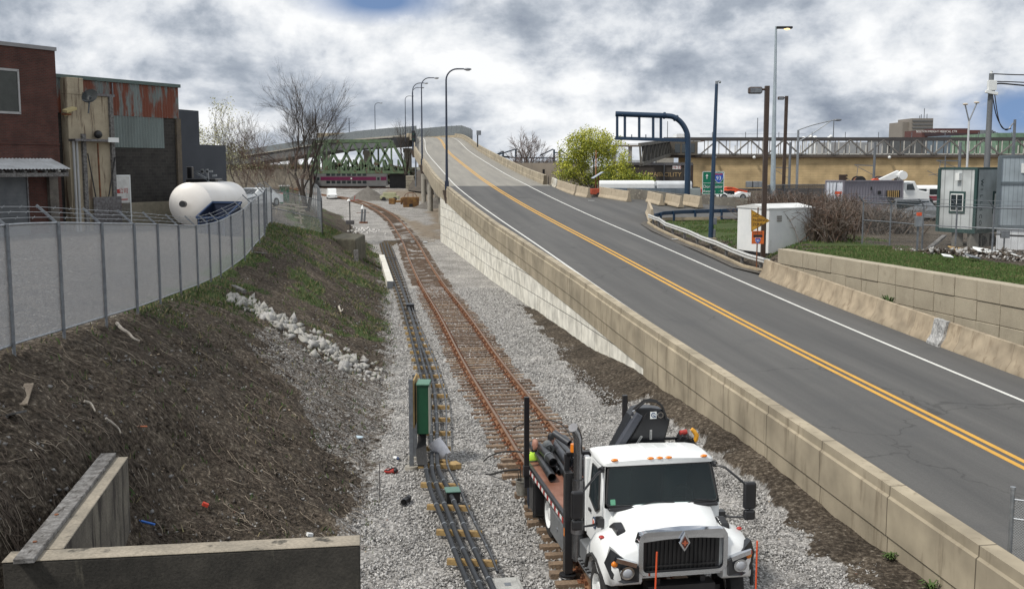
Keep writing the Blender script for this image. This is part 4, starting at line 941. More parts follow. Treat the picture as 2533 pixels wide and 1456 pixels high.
  q = MB(); q.tube([(s*1.10, 1.22, 1.60), (s*1.3, 1.10, 1.58), (xm, .98, 1.60), (xm, .98, 2.1)], .022, 6); q.cbox((s*1.14, 1.2, 1.60), (.12, .16, .16)); B(q, 'mirror_arm', K['black'], smooth=40); q = MB(); q.tube([(s*1.02, 1.42, 2.50), (s*1.20, 1.20, 2.48), (xm-s*.05, 1.0, 2.18), (xm, .98, 2.1)], .022, 6); q.cyl((s*1.0, 1.44, 2.5), (s*1.1, 1.36, 2.5), .07, .05, 10); ar = B(q, 'mirror_arm', K['black'], smooth=40)
  q = MB(); q.cbox((xm, 1.0, 2.0), (.23, .12, .50)); q.cbox((xm, 1.0, 1.64), (.21, .12, .19)); B(q, 'mirror_head', K['black'], ar, bevel=.04, seg=3)
  q = MB(); q.box(xm-.09, xm+.09, 1.062, 1.066, 1.78, 2.22); B(q, 'mirror_glass', K['chrome'], ar)
 q = MB(); q.box(-1.24, -.95, 1.5, 2.5, .42, .50); q.box(-1.20, -.95, 1.45, 2.5, .52, .86); B(q, 'step_tank', K['tgrey'], bevel=.02)
 q = MB()
 for y in (1.6, 1.75, 1.9, 2.05, 2.2): q.box(-1.26, -.96, y, y+.05, .50, .515)
 B(q, 'step_tread', K['black'])
 q = MB(); q.box(.95, 1.2, 1.5, 2.6, .45, .88); B(q, 'step_tank', K['tgrey'], bevel=.04)
 q = MB(); q.box(-.45, -.36, .1, 6.9, .66, .92); q.box(.36, .45, .1, 6.9, .66, .92); q.box(-.9, .9, .55, .75, .44, .56); q.box(-.6, .6, .02, .3, .62, .82); q.cyl((-.9, 5.2, .5), (.9, 5.2, .5), .12); q.sphere((0, 5.2, .5), .22)
 q.box(-.5, .5, -.08, .02, .50, .56); q.tube([(-.5, -.06, .62), (-.2, -.1, .50), (.3, -.1, .52), (.6, -.02, .60)], .03, 6); q.box(-.35, .1, .12, .5, .35, .6); B(q, 'chassis', K['black'])
 def wheel(x, y, dual, name='wheel'):
  wr = MB(); R = .50; s = 1 if x > 0 else -1; w_ = .28
  prof = [(-.14, .30), (-.145, .42), (-.12, .485), (-.08, .50), (.08, .50), (.12, .485), (.145, .42), (.14, .30)]
  secs = []
  for k_ in range(28):
   a = 2*math.pi*k_/28; secs.append([(x+p*1.0, y+rr_*math.cos(a), .50+rr_*math.sin(a)) for p, rr_ in prof])
  secs.append(secs[0]); wr.loft(secs, cap=False); ty = wr.build('wheel', K['rubber'], t, smooth=40)
  rm = MB(); xo = x+s*(.10 if not dual else .02); prof = [(.15, .29), (.13, .27), (.02, .25), (.02, .16), (.12, .13), (.13, .06), (.13, .002)]
  secs = []
  for k_ in range(20):
   a = 2*math.pi*k_/20; secs.append([(x+s*p, y+rr_*math.cos(a), .50+rr_*math.sin(a)) for p, rr_ in prof])
  secs.append(secs[0]); rm.loft(secs, cap=False, closed=False); rim = rm.build('rim', K['white'], ty, smooth=30)
  nt_ = MB()
  for k_ in range(10): a = 2*math.pi*k_/10; nt_.cyl((x+s*.03, y+.2*math.cos(a), .5+.2*math.sin(a)), (x+s*.07, y+.2*math.cos(a), .5+.2*math.sin(a)), .022, n=6)
  nt_.build('nut', K['steel'], ty)
  return ty
 wheel(-1.14, .82, 0); wheel(1.14, .82, 0)
 for x in (-1.12, -.80, .80, 1.12): wheel(x, 5.0, 1)
 q = MB(); q.tube([(-1.22, 2.52, .40), (-1.22, 2.52, 2.45), (-1.23, 2.50, 2.80), (-1.28, 2.44, 2.95), (-1.36, 2.36, 3.05)], [.085, .085, .085, .088, .095], 14); q.cyl((-1.22, 2.52, .45), (-1.22, 2.52, 2.0), .115, n=14); ex = B(q, 'exhaust_stack', M('exhaust_steel', (.22, .22, .23), sc=3, r=.25, met=.9, sp=.1), smooth=35)
 q = MB(); q.box(-1.10, -.98, 2.40, 2.6, 1.0, 2.45); B(q, 'heat_shield', K['white'], ex, bevel=.02)
 q = MB(); q.cyl((-1.22, 2.52, .95), (-1.22, 2.52, 1.15), .13, n=14); B(q, 'clamp', K['steel'], ex)
 y0, y1, xl, xr, zd = 2.85, 6.75, -1.38, 1.05, 1.16
 q = MB(); q.box(xl+.05, xr-.05, y0, y1, zd-.03, zd+.012); B(q, 'deck', K['deckwood'])
 q = MB()
 for x in (xl, xr): q.box(x-.03, x+.05, y0, y1, zd-.16, zd+.03)
 q.box(xl-.03, xr+.03, y1-.04, y1+.05, zd-.16, zd+.03); q.box(xl, xr, y0-.06, y0+.02, zd-.16, zd+.03)
 for y in (3.4, 4.0, 4.6, 5.2, 5.8, 6.3): q.box(xl, xr, y, y+.08, zd-.14, zd-.035)
 fr = B(q, 'bed_frame', K['black'], bevel=.006)
 tp = MB(); n = 22
 for k_ in range(n):
  tp.mi = k_ % 2; ya = y0+(y1-y0)*k_/n; tp.box(xl-.036, xl-.031, ya, ya+(y1-y0)/n, zd-.13, zd-.05)
 B(tp, 'reflective_tape', [K['red'], K['signwhite']], fr)
 q = MB(); q.box(xl-.04, xl-.01, y0, y0+.16, zd-.15, zd-.04); B(q, 'side_lamp', K['red'], fr)
 hb = MB()
 for x in (xl+.02, -.55, .30, xr-.02): hb.box(x-.05, x+.05, y0-.05, y0+.04, .60 if x < -1 else zd, 2.42)
 hb.box(xl, xr, y0-.05, y0+.04, 2.36, 2.45); hb.box(xl, xr, y0-.04, y0+.03, 1.62, 1.68); H_ = B(hb, 'headboard', K['black'], bevel=.008)
 sc_ = MB(); sc_.add([(xl, y0, zd), (xr, y0, zd), (xr, y0, 2.38), (xl, y0, 2.38)], [(0, 1, 2, 3)], [[(0, 0), (2.4, 0), (2.4, 1.2), (0, 1.2)]]); B(sc_, 'screen', meshmat('expanded_metal', (.05, .055, .065), .07, .6, r=.4), H_)
 q = MB(); q.cyl((xl+.17, y0, 2.45), (xl+.17, y0, 2.60), .085, .08, 14); B(q, 'beacon', K['amber'], smooth=30)
 q = MB(); q.box(xl+.22, xl+.50, y0-.14, y0-.05, 1.55, 1.75); q.box(xl+.20, xl+.44, y0-.14, y0-.05, 1.36, 1.52); B(q, 'control_box', K['tgrey'], H_, bevel=.01)
 for x, y, za, zb_ in ((-1.47, 6.35, .70, 2.78), (.72, 6.05, zd, 2.80)):
  q = MB(); q.box(x-.055, x+.055, y-.05, y+.05, za, zb_); q.box(x-.075, x+.075, y-.07, y+.07, zd-.2, zd+.05); B(q, 'stake_post', K['black'], bevel=.008)
 q = MB(); q.box(-1.44, -1.28, 2.62, 2.80, .10, 2.1); q.cyl((-1.36, 2.71, .06), (-1.36, 2.71, .8), .075); q.cyl((-1.36, 2.71, .02), (-1.36, 2.71, .07), .16); B(q, 'outrigger', K['black'], bevel=.01)
 q = MB(); q.box(-1.452, -1.445, 2.64, 2.70, .85, 1.0); B(q, 'warning_label', K['amber'])
 q = MB(); q.box(-1.36, -.90, 2.95, 4.35, .35, .98); bx = B(q, 'tool_box', K['tgrey'], bevel=.02)
 q = MB(); q.box(-1.375, -1.36, 3.05, 4.25, .42, .90); B(q, 'door', K['tgrey'], bx, bevel=.008)
 q = MB(); q.cyl((-1.395, 3.6, .66), (-1.37, 3.6, .66), .04); B(q, 'handle', K['chrome'], bx)
 q = MB(); q.box(-1.42, -.7, 5.85, 5.88, .15, 1.0); q.box(-1.44, -.65, 5.6, 5.9, .98, 1.02); B(q, 'mud_flap', K['rubber'])
 q = MB(); q.box(-1.40, -.66, 5.75, 6.4, .22, .98); B(q, 'hose_cabinet', K['black'], bevel=.02)
 cr = MB(); cr.cyl((.05, 2.72, .9), (.05, 2.72, 2.3), .22, n=16); cr.box(-.75, .95, 2.60, 2.84, .85, 1.15); C_ = B(cr, 'crane_base', K['black'], smooth=30)
 px = [(430, 1010), (812, 340), (900, 235), (1000, 215), (1215, 218), (1450, 262), (1500, 400), (1588, 442), (1560, 560), (1490, 800), (1475, 1010)]
 def cp(x, y, dy=0):
  p = WY((1480+x/7.28)/1.0269, (1000+y/7.28)/1.0269, 20.35); l = INV @ p; return (l.x, l.z)
 INV = (Matrix.Translation(t.location) @ t.rotation_euler.to_matrix().to_4x4()).inverted()
 poly = [cp(*p) for p in px]
 q = MB(); q.prism(poly, 'y', 2.62, 2.95); bm = B(q, 'crane_boom', M('crane_black', (.010, .011, .014), (.016, .018, .022), r=.28, sp=0), bevel=.03, seg=2)
 q = MB(); a, b_ = cp(500, 990), cp(960, 300); q.bar((a[0], 2.56, a[1]), (b_[0], 2.56, b_[1]), .14, .14); B(q, 'jib', M('jib_grey', (.05, .055, .07), r=.35, sp=0), bm, bevel=.015)
 q = MB(); a, b_ = cp(690, 960), cp(1120, 300); q.bar((a[0], 2.612, a[1]), (b_[0], 2.612, b_[1]), .02, .02); B(q, 'seam', K['rubber'], bm)
 q = MB(); c = cp(1376, 345); q.cyl((c[0], 2.57, c[1]), (c[0], 2.63, c[1]), .062, n=20); B(q, 'pivot', K['chrome'], bm, smooth=30)
 q = MB(); q.cyl((c[0], 2.565, c[1]), (c[0], 2.572, c[1]), .042, n=20); B(q, 'pivot', K['black'], bm)
 q = MB(); c = cp(1250, 352); q.cbox((c[0], 2.612, c[1]), (.125, .01, .135)); B(q, 'decal', K['signwhite'], bm)
 q = MB(); th = [(c[0]+.04*math.cos(a_/3), 2.604, c[1]+.005+.04*math.sin(a_/3)) for a_ in range(1, 19)]; q.tube(th, .008, 5); q.tube([(c[0]-.005, 2.604, c[1]+.005), (c[0]+.05, 2.604, c[1]-.045)], .006, 5); B(q, 'decal', K['blue'], bm)
 for (cx, cy, rot) in ((975, 795, 56), (1200, 705, 90)):
  c = cp(cx, cy); m4 = Matrix.Translation((c[0], 2.612, c[1])) @ Matrix.Rotation(math.radians(90), 4, 'X') @ Matrix.Rotation(math.radians(rot), 4, 'Z')
  q = MB(); q.M = m4; q.box(-.095, .095, -.022, .022, 0, .006); B(q, 'decal', M('decal_plate', (.5, .5, .48), sp=0), bm)
  words(bm, 'decal', 'ROTATOR' if rot < 80 else 'ROTATOR', .03, m4 @ Matrix.Translation((0, 0, .008)), K['black'], .001)
 c = cp(675, 930); words(bm, 'decal', '58', .16, Matrix.Translation((c[0], 2.48, c[1])) @ Matrix.Rotation(math.radians(90), 4, 'X') @ Matrix.Rotation(math.radians(62), 4, 'Z'), K['signwhite'], .003)
 hp = [cp(*p) for p in ((870, 260), (960, 190), (1080, 145), (1200, 135), (1320, 165), (1420, 250), (1480, 350), (1500, 440))]
 for k_, dy in enumerate((2.60, 2.66)):
  q = MB(); q.tube([(x, dy, z+.02*k_+(.05 if 1 < i_ < 6 else 0)) for i_, (x, z) in enumerate(hp)], .020, 6); B(q, 'hose', K['rubber'], bm, smooth=True)
 q = MB(); q.cbox((cp(868, 275)[0], 2.55, cp(868, 275)[1]), (.05, .04, .09), 0, 0, -.5); q.cbox((cp(824, 355)[0], 2.55, cp(824, 355)[1]), (.05, .04, .05)); B(q, 'fitting', K['chrome'], bm)
 a = cp(1500, 850); b_ = cp(1790, 850); q = MB(); q.bar((a[0], 2.85, a[1]), (b_[0]+.1, 2.85, b_[1]), .05); q.cbox((b_[0]+.10, 2.8, b_[1]-.02), (.2, .25, .25), 0, .3, .4); q.bar((b_[0]+.2, 2.8, b_[1]), (b_[0]+.5, 2.8, b_[1]-.5), .16); q.cyl((b_[0], 2.8, b_[1]-.1), (b_[0]+.2, 2.7, b_[1]+.05), .08); gp_ = B(q, 'rotator_head', K['black'], bevel=.01)
 c = cp(1890, 745); q = MB(); q.cyl((c[0]-.07, 2.78, c[1]), (c[0]+.07, 2.78, c[1]+.02), .055, n=12); B(q, 'motor', K['red'], gp_, smooth=30)
 c = cp(2110, 790); q = MB(); q.tube([(c[0]-.07, 2.75, c[1]+.13), (c[0]-.02, 2.75, c[1]+.08), (c[0]+.035, 2.75, c[1]), (c[0]+.02, 2.75, c[1]-.09), (c[0]-.01, 2.75, c[1]-.14)], [.035, .045, .048, .045, .025], 10); B(q, 'hook', M('hook_yellow', (.75, .36, .03), r=.4, sp=0), gp_, smooth=True)
 for x, z1 in ((-.56, 1.52), (1.24, 1.60)):
  q = MB(); q.cyl((x, -.22, .35), (x+(.03 if x < 0 else -.0), -.22, z1), .016, n=8); B(q, 'marker_whip', K['orange'])
 q = MB(); q.box(-1.2, 1.25, -.25, -.12, .28, .50); B(q, 'bumper', K['black'], bevel=.03)
 return t
TRUCK = truck()
TINV = (Matrix.Translation(TRUCK.location) @ TRUCK.rotation_euler.to_matrix().to_4x4())
def TW(x, y, z): return TINV @ Vector((x, y, z))
pipem = [M('black_pipe', (.012, .013, .015), (.03, .032, .035), sc=5, r=.3, sp=.05), M('dark_grey_pipe', (.055, .06, .07), (.035, .038, .045), sc=5, r=.4, sp=.05)]
def pipe(p, q, r, label, m=0, coll=None):
 p, q = TW(*p), TW(*q); o = thing('pipe', label, 'pipe', tuple(p), group='pipes carried on the truck deck')
 d = (q-p).normalized(); mb = MB(); n = 18; a = d.cross(Vector((0, 0, 1))).normalized(); b = a.cross(d)
 ring = lambda c, rr: [c+(a*math.cos(2*math.pi*k/n)+b*math.sin(2*math.pi*k/n))*rr for k in range(n)]
 mb.loft([ring(p, r*.88), ring(p, r), ring(q, r), ring(q, r*.88), ring(p+d*.01, r*.88)], cap=False); mb.build('pipe_wall', pipem[m], o, world=True, smooth=40)
 if coll: 
  mb = MB(); c = p.lerp(q, coll); mb.tube([c, c+d*.04], r*1.12, 18); mb.build('collar', K['galv'], o, world=True, smooth=40)
TI = TINV.inverted()
def DK(px, py, z=1.38): return tuple(TI @ W(px, py, z))
pipe(DK(1365, 1180), DK(1316, 1100), .095, 'long black pipe lying nearest the open edge of the truck deck')
pipe(DK(1362, 1157), DK(1330, 1100), .085, 'black pipe second in from the open edge of the truck deck')
pipe(DK(1368, 1143, 1.55), DK(1338, 1106, 1.55), .10, 'black pipe with a pale collar lying on top of the deck load', coll=.32)
pipe(DK(1383, 1167, 1.34), DK(1345, 1108, 1.34), .06, 'thin black pipe under the collared pipe on the deck')
pipe(DK(1400, 1172), DK(1353, 1102), .09, 'black pipe in the middle of the deck load')
pipe(DK(1408, 1146, 1.52), DK(1366, 1092, 1.52), .085, 'dark grey pipe stacked over the middle pipe', 1)
pipe(DK(1440, 1160), DK(1380, 1090), .09, 'black pipe behind the headboard screen')
pipe(DK(1460, 1150), DK(1395, 1082), .08, 'dark grey pipe resting on the far side of the load', 1)
pipe(DK(1408, 1096, 1.95), DK(1370, 1070, 2.1), .075, 'short grey pipe sticking up behind the amber beacon', 1)
t = thing('pipe_coupling', 'grey ribbed pipe coupling ring standing on the deck pipes', 'coupling', tuple(W(1359, 1110, 1.6)))
mb = MB(); a = W(1359, 1110, 1.6); b = a+Vector((-.05, .24, .05)); d = (b-a).normalized(); n = 18; e1 = d.cross(Vector((0, 0, 1))).normalized(); e2 = e1.cross(d)
rg = lambda c, rr: [c+(e1*math.cos(2*math.pi*k/n)+e2*math.sin(2*math.pi*k/n))*rr for k in range(n)]
mb.loft([rg(a, .06), rg(a, .11), rg(b, .11), rg(b, .06), rg(a+d*.02, .055)], cap=False); mb.build('ring', M('coupling_grey', (.16, .17, .17), sp=.1, r=.5), t, world=True, smooth=35)
SKIN = M('skin', (.42, .22, .16), (.38, .19, .14), sc=8, r=.6, sp=.03)
def skinned(name, joints, bones, mat, parent, sub=2):
 me = bpy.data.meshes.new(name); me.from_pydata([j[0] for j in joints], bones, []); me.materials.append(mat)
 o = bpy.data.objects.new(name, me); COL.objects.link(o); o.parent = parent
 md = o.modifiers.new('skin', 'SKIN'); md.use_smooth_shade = True
 sv = me.skin_vertices[0].data
 for i, j in enumerate(joints): sv[i].radius = j[1] if isinstance(j[1], tuple) else (j[1], j[1])
 sv[0].use_root = True
 s = o.modifiers.new('sub', 'SUBSURF'); s.levels = 1; s.render_levels = sub; return o
def person(label, loc, rz, shirt, vest, cap, bend=.0):
 t = thing('person', label, 'person', loc, rz); t.scale = (.93, .93, .93 if vest else .98)
 J = [((0, 0, .95), (.16, .11)), ((0, .02, 1.15), (.145, .10)), ((0, .04, 1.38), (.19, .115)), ((0, .05, 1.50), .065), ((0, .07, 1.58), .06),
         ((-.19, .04, 1.44), .07), ((-.27, .10, 1.20), .05), ((-.22, .32, 1.08), .04), ((.19, .04, 1.44), .07), ((.27, .12, 1.20), .05), ((.20, .34, 1.10), .04),
         ((-.10, 0, .86), .095), ((-.11, .03, .50), .068), ((-.12, -.01, .10), .05), ((-.12, .12, .05), .045), ((.10, 0, .86), .095), ((.12, .05, .50), .068), ((.13, .02, .10), .05), ((.13, .15, .05), .045)]
 Bn = [(0, 1), (1, 2), (2, 3), (3, 4), (2, 5), (5, 6), (6, 7), (2, 8), (8, 9), (9, 10), (0, 11), (11, 12), (12, 13), (13, 14), (0, 15), (15, 16), (16, 17), (17, 18)]
 body = skinned('body', J, Bn, shirt, t)
 hd = MB(); secs = []
 for z, rx, ry, oy in ((1.56, .05, .055, .06), (1.60, .062, .078, .085), (1.64, .070, .092, .085), (1.69, .076, .098, .08), (1.74, .078, .10, .075), (1.79, .070, .09, .07), (1.83, .045, .06, .065), (1.845, .012, .015, .065)):
  secs.append([(rx*math.cos(2*math.pi*k/14), oy+ry*math.sin(2*math.pi*k/14), z) for k in range(14)])
 hd.loft(secs); hd.box(-.012, .012, .165, .20, 1.655, 1.695); hd.sphere((-.08, .07, 1.69), .02, 8, 6, (.5, 1, 1.5)); hd.sphere((.08, .07, 1.69), .02, 8, 6, (.5, 1, 1.5))
 for s in (-1, 1): hd.sphere((s*.028, .168, 1.70), .010, 8, 6)
 hd.box(-.025, .025, .165, .175, 1.622, 1.630); h = hd.build('head', SKIN, t, smooth=True)
 for s, (x, y, z) in ((-1, (-.22, .32, 1.08)), (1, (.20, .34, 1.10))):
  F = [((x, y, z), .038), ((x-s*.002, y+.06, z-.02), (.036, .02))]; bn = [(0, 1)]
  for k in range(4):
   fx = x+(k-1.5)*.019; n0 = len(F); F += [((fx, y+.10, z-.025), .009), ((fx, y+.135-.004*abs(k-1.5), z-.045), .0085), ((fx, y+.145, z-.07), .0075)]; bn += [(1, n0), (n0, n0+1), (n0+1, n0+2)]
  n0 = len(F); F += [((x-s*.04, y+.05, z-.03), .010), ((x-s*.05, y+.08, z-.05), .0085)]; bn += [(0, n0), (n0, n0+1)]
  skinned('hand', F, bn, SKIN, t)
 if vest:
  v = MB(); secs = []
  for z, rx, ry, oy in ((.82, .205, .15, .02), (1.0, .195, .145, .025), (1.18, .20, .14, .04), (1.36, .235, .145, .05), (1.45, .20, .12, .05), (1.52, .11, .085, .055)):
   secs.append([(rx*math.cos(2*math.pi*k/18), oy+ry*math.sin(2*math.pi*k/18), z+(.01 if k % 2 else 0)) for k in range(18)])
  v.loft(secs, cap=False); vv = v.build('vest', M('hi_vis_yellow', (.52, .80, .06), (.42, .70, .05), sc=8, r=.7, sp=.05), t, smooth=True)
  for z, rx, ry, oy in ((.98, .2, .15, .025), (1.22, .212, .148, .042)):
   b = MB(); b.loft([[((rx+.004)*math.cos(2*math.pi*k/18), oy+(ry+.004)*math.sin(2*math.pi*k/18), z+q) for k in range(18)] for q in (0, .05)], cap=False); b.build('reflective_band', M('reflective_grey', (.42, .45, .42), sp=0), vv)
 tr = M('work_trousers', (.02, .025, .04), sp=.1)
 skinned('trousers', [((0, 0, .93), (.175, .13)), ((-.10, 0, .84), .11), ((-.11, .03, .50), .085), ((-.12, -.01, .13), .065), ((.10, 0, .84), .11), ((.12, .05, .50), .085), ((.13, .02, .13), .065)], [(0, 1), (1, 2), (2, 3), (0, 4), (4, 5), (5, 6)], tr, t)
 bt = MB()
 for x, y in ((-.12, .06), (.13, .09)): bt.sphere((x, y, .055), .06, 10, 7, (.9, 2.1, .95))
 bt.build('boots', M('boot_brown', (.08, .05, .03), sp=.1), t, smooth=True)
 if cap:
  c = MB(); c.loft([[(.088*a_*math.cos(2*math.pi*k/16), .072+.108*a_*math.sin(2*math.pi*k/16), z) for k in range(16)] for z, a_ in ((1.73, 1), (1.80, .98), (1.85, .7), (1.87, .2))]); c.prism([(-.07, .15), (-.05, .24), (.05, .24), (.07, .15)], 'z', 1.735, 1.75); c.build('cap', K['black'], t, smooth=35)
 return t
p = TW(-1.16, 7.02, 0); p.z = 0.02
person('person in a yellow hi-vis vest with a shaved head behind the truck deck corner', tuple(p), math.radians(200), M('dark_shirt', (.03, .035, .045), sp=.1), True, False)
p = TW(-.74, 7.05, 0); p.z = .02
person('person in a black cap and grey-green top standing behind the truck deck', tuple(p), math.radians(165), M('grey_green_shirt', (.20, .22, .19), (.14, .155, .135), sp=.1), False, True)
def simple(name, label, cat, parts, loc=(0, 0, 0), group=None, world=True):
 t = thing(name, label, cat, loc, group=group)
 for n, mb, m, kw in parts: mb.build(n, m, t, world=world, **kw)
 return t
def cable(label, pix, r=.02, mat=None, name='cable', cat='cable', zs=None):
 pts = [WY(x, y, Y) for x, y, Y in pix]; mb = MB(); P = smooth3(pts); mb.tube(P, r, 6); o = mb.build(name, mat or K['rubber'], smooth=True); return tag(o, label, cat)
def smooth3(P, n=5):
 P = [Vector(p) for p in P]; out = []
 for i in range(len(P)-1):
  p0, p1, p2, p3 = P[max(i-1, 0)], P[i], P[i+1], P[min(i+2, len(P)-1)]
  for k in range(n):
   t = k/n; out.append(.5*((2*p1)+(p2-p0)*t+(2*p0-5*p1+4*p2-p3)*t*t+(3*p1-p0-3*p2+p3)*t**3))
 out.append(P[-1]); return out
cable('black hose arching from the ballast to the worker in the vest', [(1196, 1140, 28.2), (1210, 1128, 27.8), (1240, 1117, 27), (1270, 1115, 26), (1290, 1118, 25)])
cable('black hose lying low on the sleepers beside the worker in the vest', [(1200, 1172, 27.1), (1215, 1172, 27), (1250, 1163, 26), (1285, 1160, 25)], .028)
cable('thin black cable arching above the deck from the stake post to the beacon', [(1270, 1058, 25), (1300, 1045, 24), (1345, 1037, 23), (1390, 1050, 22), (1415, 1085, 21.2)], .012)
zp = .30
def run(pts): return smooth3([W(x, y, zp if y > 620 else .3) for x, y in pts], 6)
P1 = [(942, 600), (955, 643), (977, 705), (993, 753), (1014.6, 828.6), (1033.4, 901), (1043.5, 948), (1047, 1010), (1049, 1080), (1051, 1140), (1063.5, 1206.7), (1083.4, 1258.5), (1107, 1318), (1127, 1370), (1163, 1456), (1185, 1510)]
P2 = [(950, 600), (968, 655), (993.4, 715.5), (1020, 793.5), (1045, 893), (1059.5, 948), (1065, 1040), (1067, 1110), (1069, 1163), (1081.4, 1204.7), (1103, 1256.5), (1127, 1318), (1151, 1370), (1191, 1456), (1214, 1510)]
P3 = [(957.7, 600), (971, 640), (1009, 753), (1040, 850), (1051.5, 880), (1071.4, 948), (1080, 1035.6), (1081, 1093), (1083.4, 1155), (1107, 1206.7), (1131, 1258.5), (1155, 1318), (1179, 1370), (1214.7, 1445.5), (1240, 1500)]
P4 = [(966, 606), (990, 670), (1025, 779), (1067.4, 876.4), (1091.3, 948), (1102.5, 996), (1104, 1107), (1107, 1151), (1135, 1206.7), (1159, 1260.5), (1191, 1326), (1214.7, 1374), (1230.6, 1413.7)]
pipc = M('conduit_grey', (.035, .038, .044), (.024, .027, .031), sc=1.2, r=.5, sp=.06, spec=.3); pipb = M('conduit_black', (.03, .032, .036), (.05, .052, .056), sc=1.2, r=.3, sp=.06)
RUNS = []
for pts, r_, lab in ((P1, .055, 'grey conduit nearest the dirt slope, running the length of the track'), (P2, .055, 'second grey conduit from the slope, running beside the track'), (P3, .055, 'third grey conduit, broken by the small green pull box'), (P4, .03, 'thin dark conduit on the track side of the conduit run')):
 R_ = run(pts); RUNS.append(R_); t = thing('conduit', lab, 'pipe', tuple(R_[len(R_)//2]), group='conduits laid beside the track')
 mb = MB(); mb.tube(R_, r_, 10); mb.build('conduit_pipe', pipc if r_ > .04 else pipb, t, world=True, smooth=True)
 acc = 0; last = 1.5; cl = MB()
 for i in range(len(R_)-1, 0, -1):
  acc += (R_[i]-R_[i-1]).length
  if acc > last and R_[i].y < 60:
   last += 1.55; d = (R_[i-1]-R_[i]).normalized()
   if r_ > .04 or True: cl.tube([R_[i], R_[i]+d*.05], r_*1.16, 10)
 o = cl.build('couplings', K['galv'], t, world=True); o['kind'] = 'stuff'
def at_y(R_, y):
 for i in range(len(R_)-1):
  a, b = R_[i], R_[i+1]
  if (a.y-y)*(b.y-y) <= 0 and a.y != b.y: return a.lerp(b, (y-a.y)/(b.y-a.y))
 return R_[0] if abs(R_[0].y-y) < abs(R_[-1].y-y) else R_[-1]
SM = [K['wood'], M('old_timber', (.20, .16, .11), (.13, .10, .07), sc=5, r=.9, sp=.2)]
y = 20.6; k = 0; labs = []
base_sl = None
names_ = []
def ordl(k): return ['first','second','third','fourth','fifth','sixth','seventh','eighth','ninth','tenth'][k]
while y < 112:
 a, b = at_y(RUNS[0], y), at_y(RUNS[3], y); a = a-Vector((.18, 0, 0)); b = b+Vector((.12, 0, 0)); a.z = b.z = .21-.0; b.y = a.y = y
 b.y -= .12 if y < 26 else .05
 mb = MB(); L = (b-a).length; ang = math.atan2(b.y-a.y, b.x-a.x); mb.box(-L/2, L/2, -.05, .05, -.07, .055)
 o = mb.build('timber_support', SM[0] if y < 52 else SM[1], bevel=.006); m_ = (a+b)/2; o.location = (m_.x, m_.y, .18); o.rotation_euler = (0, 0, ang)
 tag(o, 'short timber laid across the ballast under the grey conduits', 'timber', 'timbers under the conduits')
 y += 1.72; k += 1
b0 = W(1018, 1160, 0)
t = thing('relay_cabinet', 'tall narrow green equipment cabinet bolted to two steel posts beside the conduits', 'cabinet', tuple(b0))
mb = MB(); y0 = b0.y; p_top = WY(1018, 938, y0)
mb.box(b0.x-.055, b0.x+.055, y0-.05, y0+.05, 0, p_top.z); mb.build('post', K['galvd'], t, world=True)
mb = MB(); mb.box(b0.x-.04, b0.x+.07, y0+.9, y0+1.0, 0, p_top.z-.05); mb.build('post', K['galvd'], t, world=True)
mb = MB(); mb.box(b0.x+.055, b0.x+.09, y0-.02, y0+.95, p_top.z-1.3, p_top.z-.02); mb.build('mounting_board', K['wood'], t, world=True)
for yy in (y0, y0+.95): mb = MB(); mb.cyl((b0.x, yy, -.05), (b0.x, yy, .10), .20, .18, 16); mb.build('footing', K['concg'], t, world=True, smooth=30)
cz1 = WY(1045, 952, y0+.1).z; cz0 = WY(1045, 1072, y0+.1).z
x0, x1 = WY(1030, 1000, y0).x, WY(1059, 1000, y0).x
mb = MB(); mb.box(x0, x1, y0+.05, y0+.62, cz0, cz1); cb = mb.build('cabinet_body', M('cabinet_green', (.012, .075, .035), (.01, .06, .03), sc=2, r=.4, sp=.05), t, world=True, bevel=.01)
mb = MB(); mb.box(x0-.02, x1+.03, y0+.02, y0+.66, cz1, cz1+.05); mb.build('lid', M('lid_green', (.11, .24, .17), sp=.08, r=.5), t, world=True, bevel=.01)
mb = MB(); mb.box(x1, x1+.02, y0+.03, y0+.60, cz0+.02, cz1-.05); mb.build('door_edge', M('edge_grey', (.38, .38, .33), sp=.05), t, world=True)
mb = MB()
for k in range(7):
 xx = x0+.03+k*.03; mb.tube(smooth3([(xx, y0+.3, cz0), (xx-.01, y0+.2, cz0-.3), (xx+.01*k-.03, y0-.1, .5), (b0.x+.26+k*.035, y0-.8, .33)], 4), .026, 6)
mb.build('cable_bundle', K['rubber'], t, world=True, smooth=True)
def pbox(px, py, w_, d_, h_, label, mt, lid):
 p = W(px, py, .12); t = thing('pull_box', label, 'box', tuple(p), math.radians(10))
 mb = MB(); mb.box(-w_/2, w_/2, -d_/2, d_/2, 0, h_); mb.build('box_body', mt, t, bevel=.01)
 mb = MB(); mb.box(-w_/2-.015, w_/2+.015, -d_/2-.015, d_/2+.015, h_, h_+.03); mb.build('lid', lid, t, bevel=.008); return t
pbox(1119, 1238, .32, .38, .26, 'small black pull box with a green lid in the third conduit', K['black'], M('box_lid_green', (.10, .20, .16), sp=.08, r=.5))
pbox(1014, 766, .42, .5, .3, 'black pull box far along the conduit run', K['black'], K['black'])
p = W(1255, 1452, .2); t = thing('ground_box', 'flat pale grey in-ground box with a worn lid at the lower edge', 'box', tuple(p), math.radians(10))
mb = MB(); mb.box(-.27, .27, -.40, .36, -.2, .06); mb.build('box_body', M('box_grey', (.42, .42, .40), (.30, .30, .28), sc=3, r=.7, sp=.12), t, bevel=.015)
mb = MB(); mb.box(-.21, .21, -.32, .29, .06, .075); mb.build('lid', M('lid_grey', (.30, .30, .285), (.40, .40, .38), sc=3, r=.7, sp=.12, bump=.3), t, bevel=.008)
mb = MB(); mb.box(-.06, .06, -.10, .05, .075, .08); mb.build('handle', K['galvd'], t)
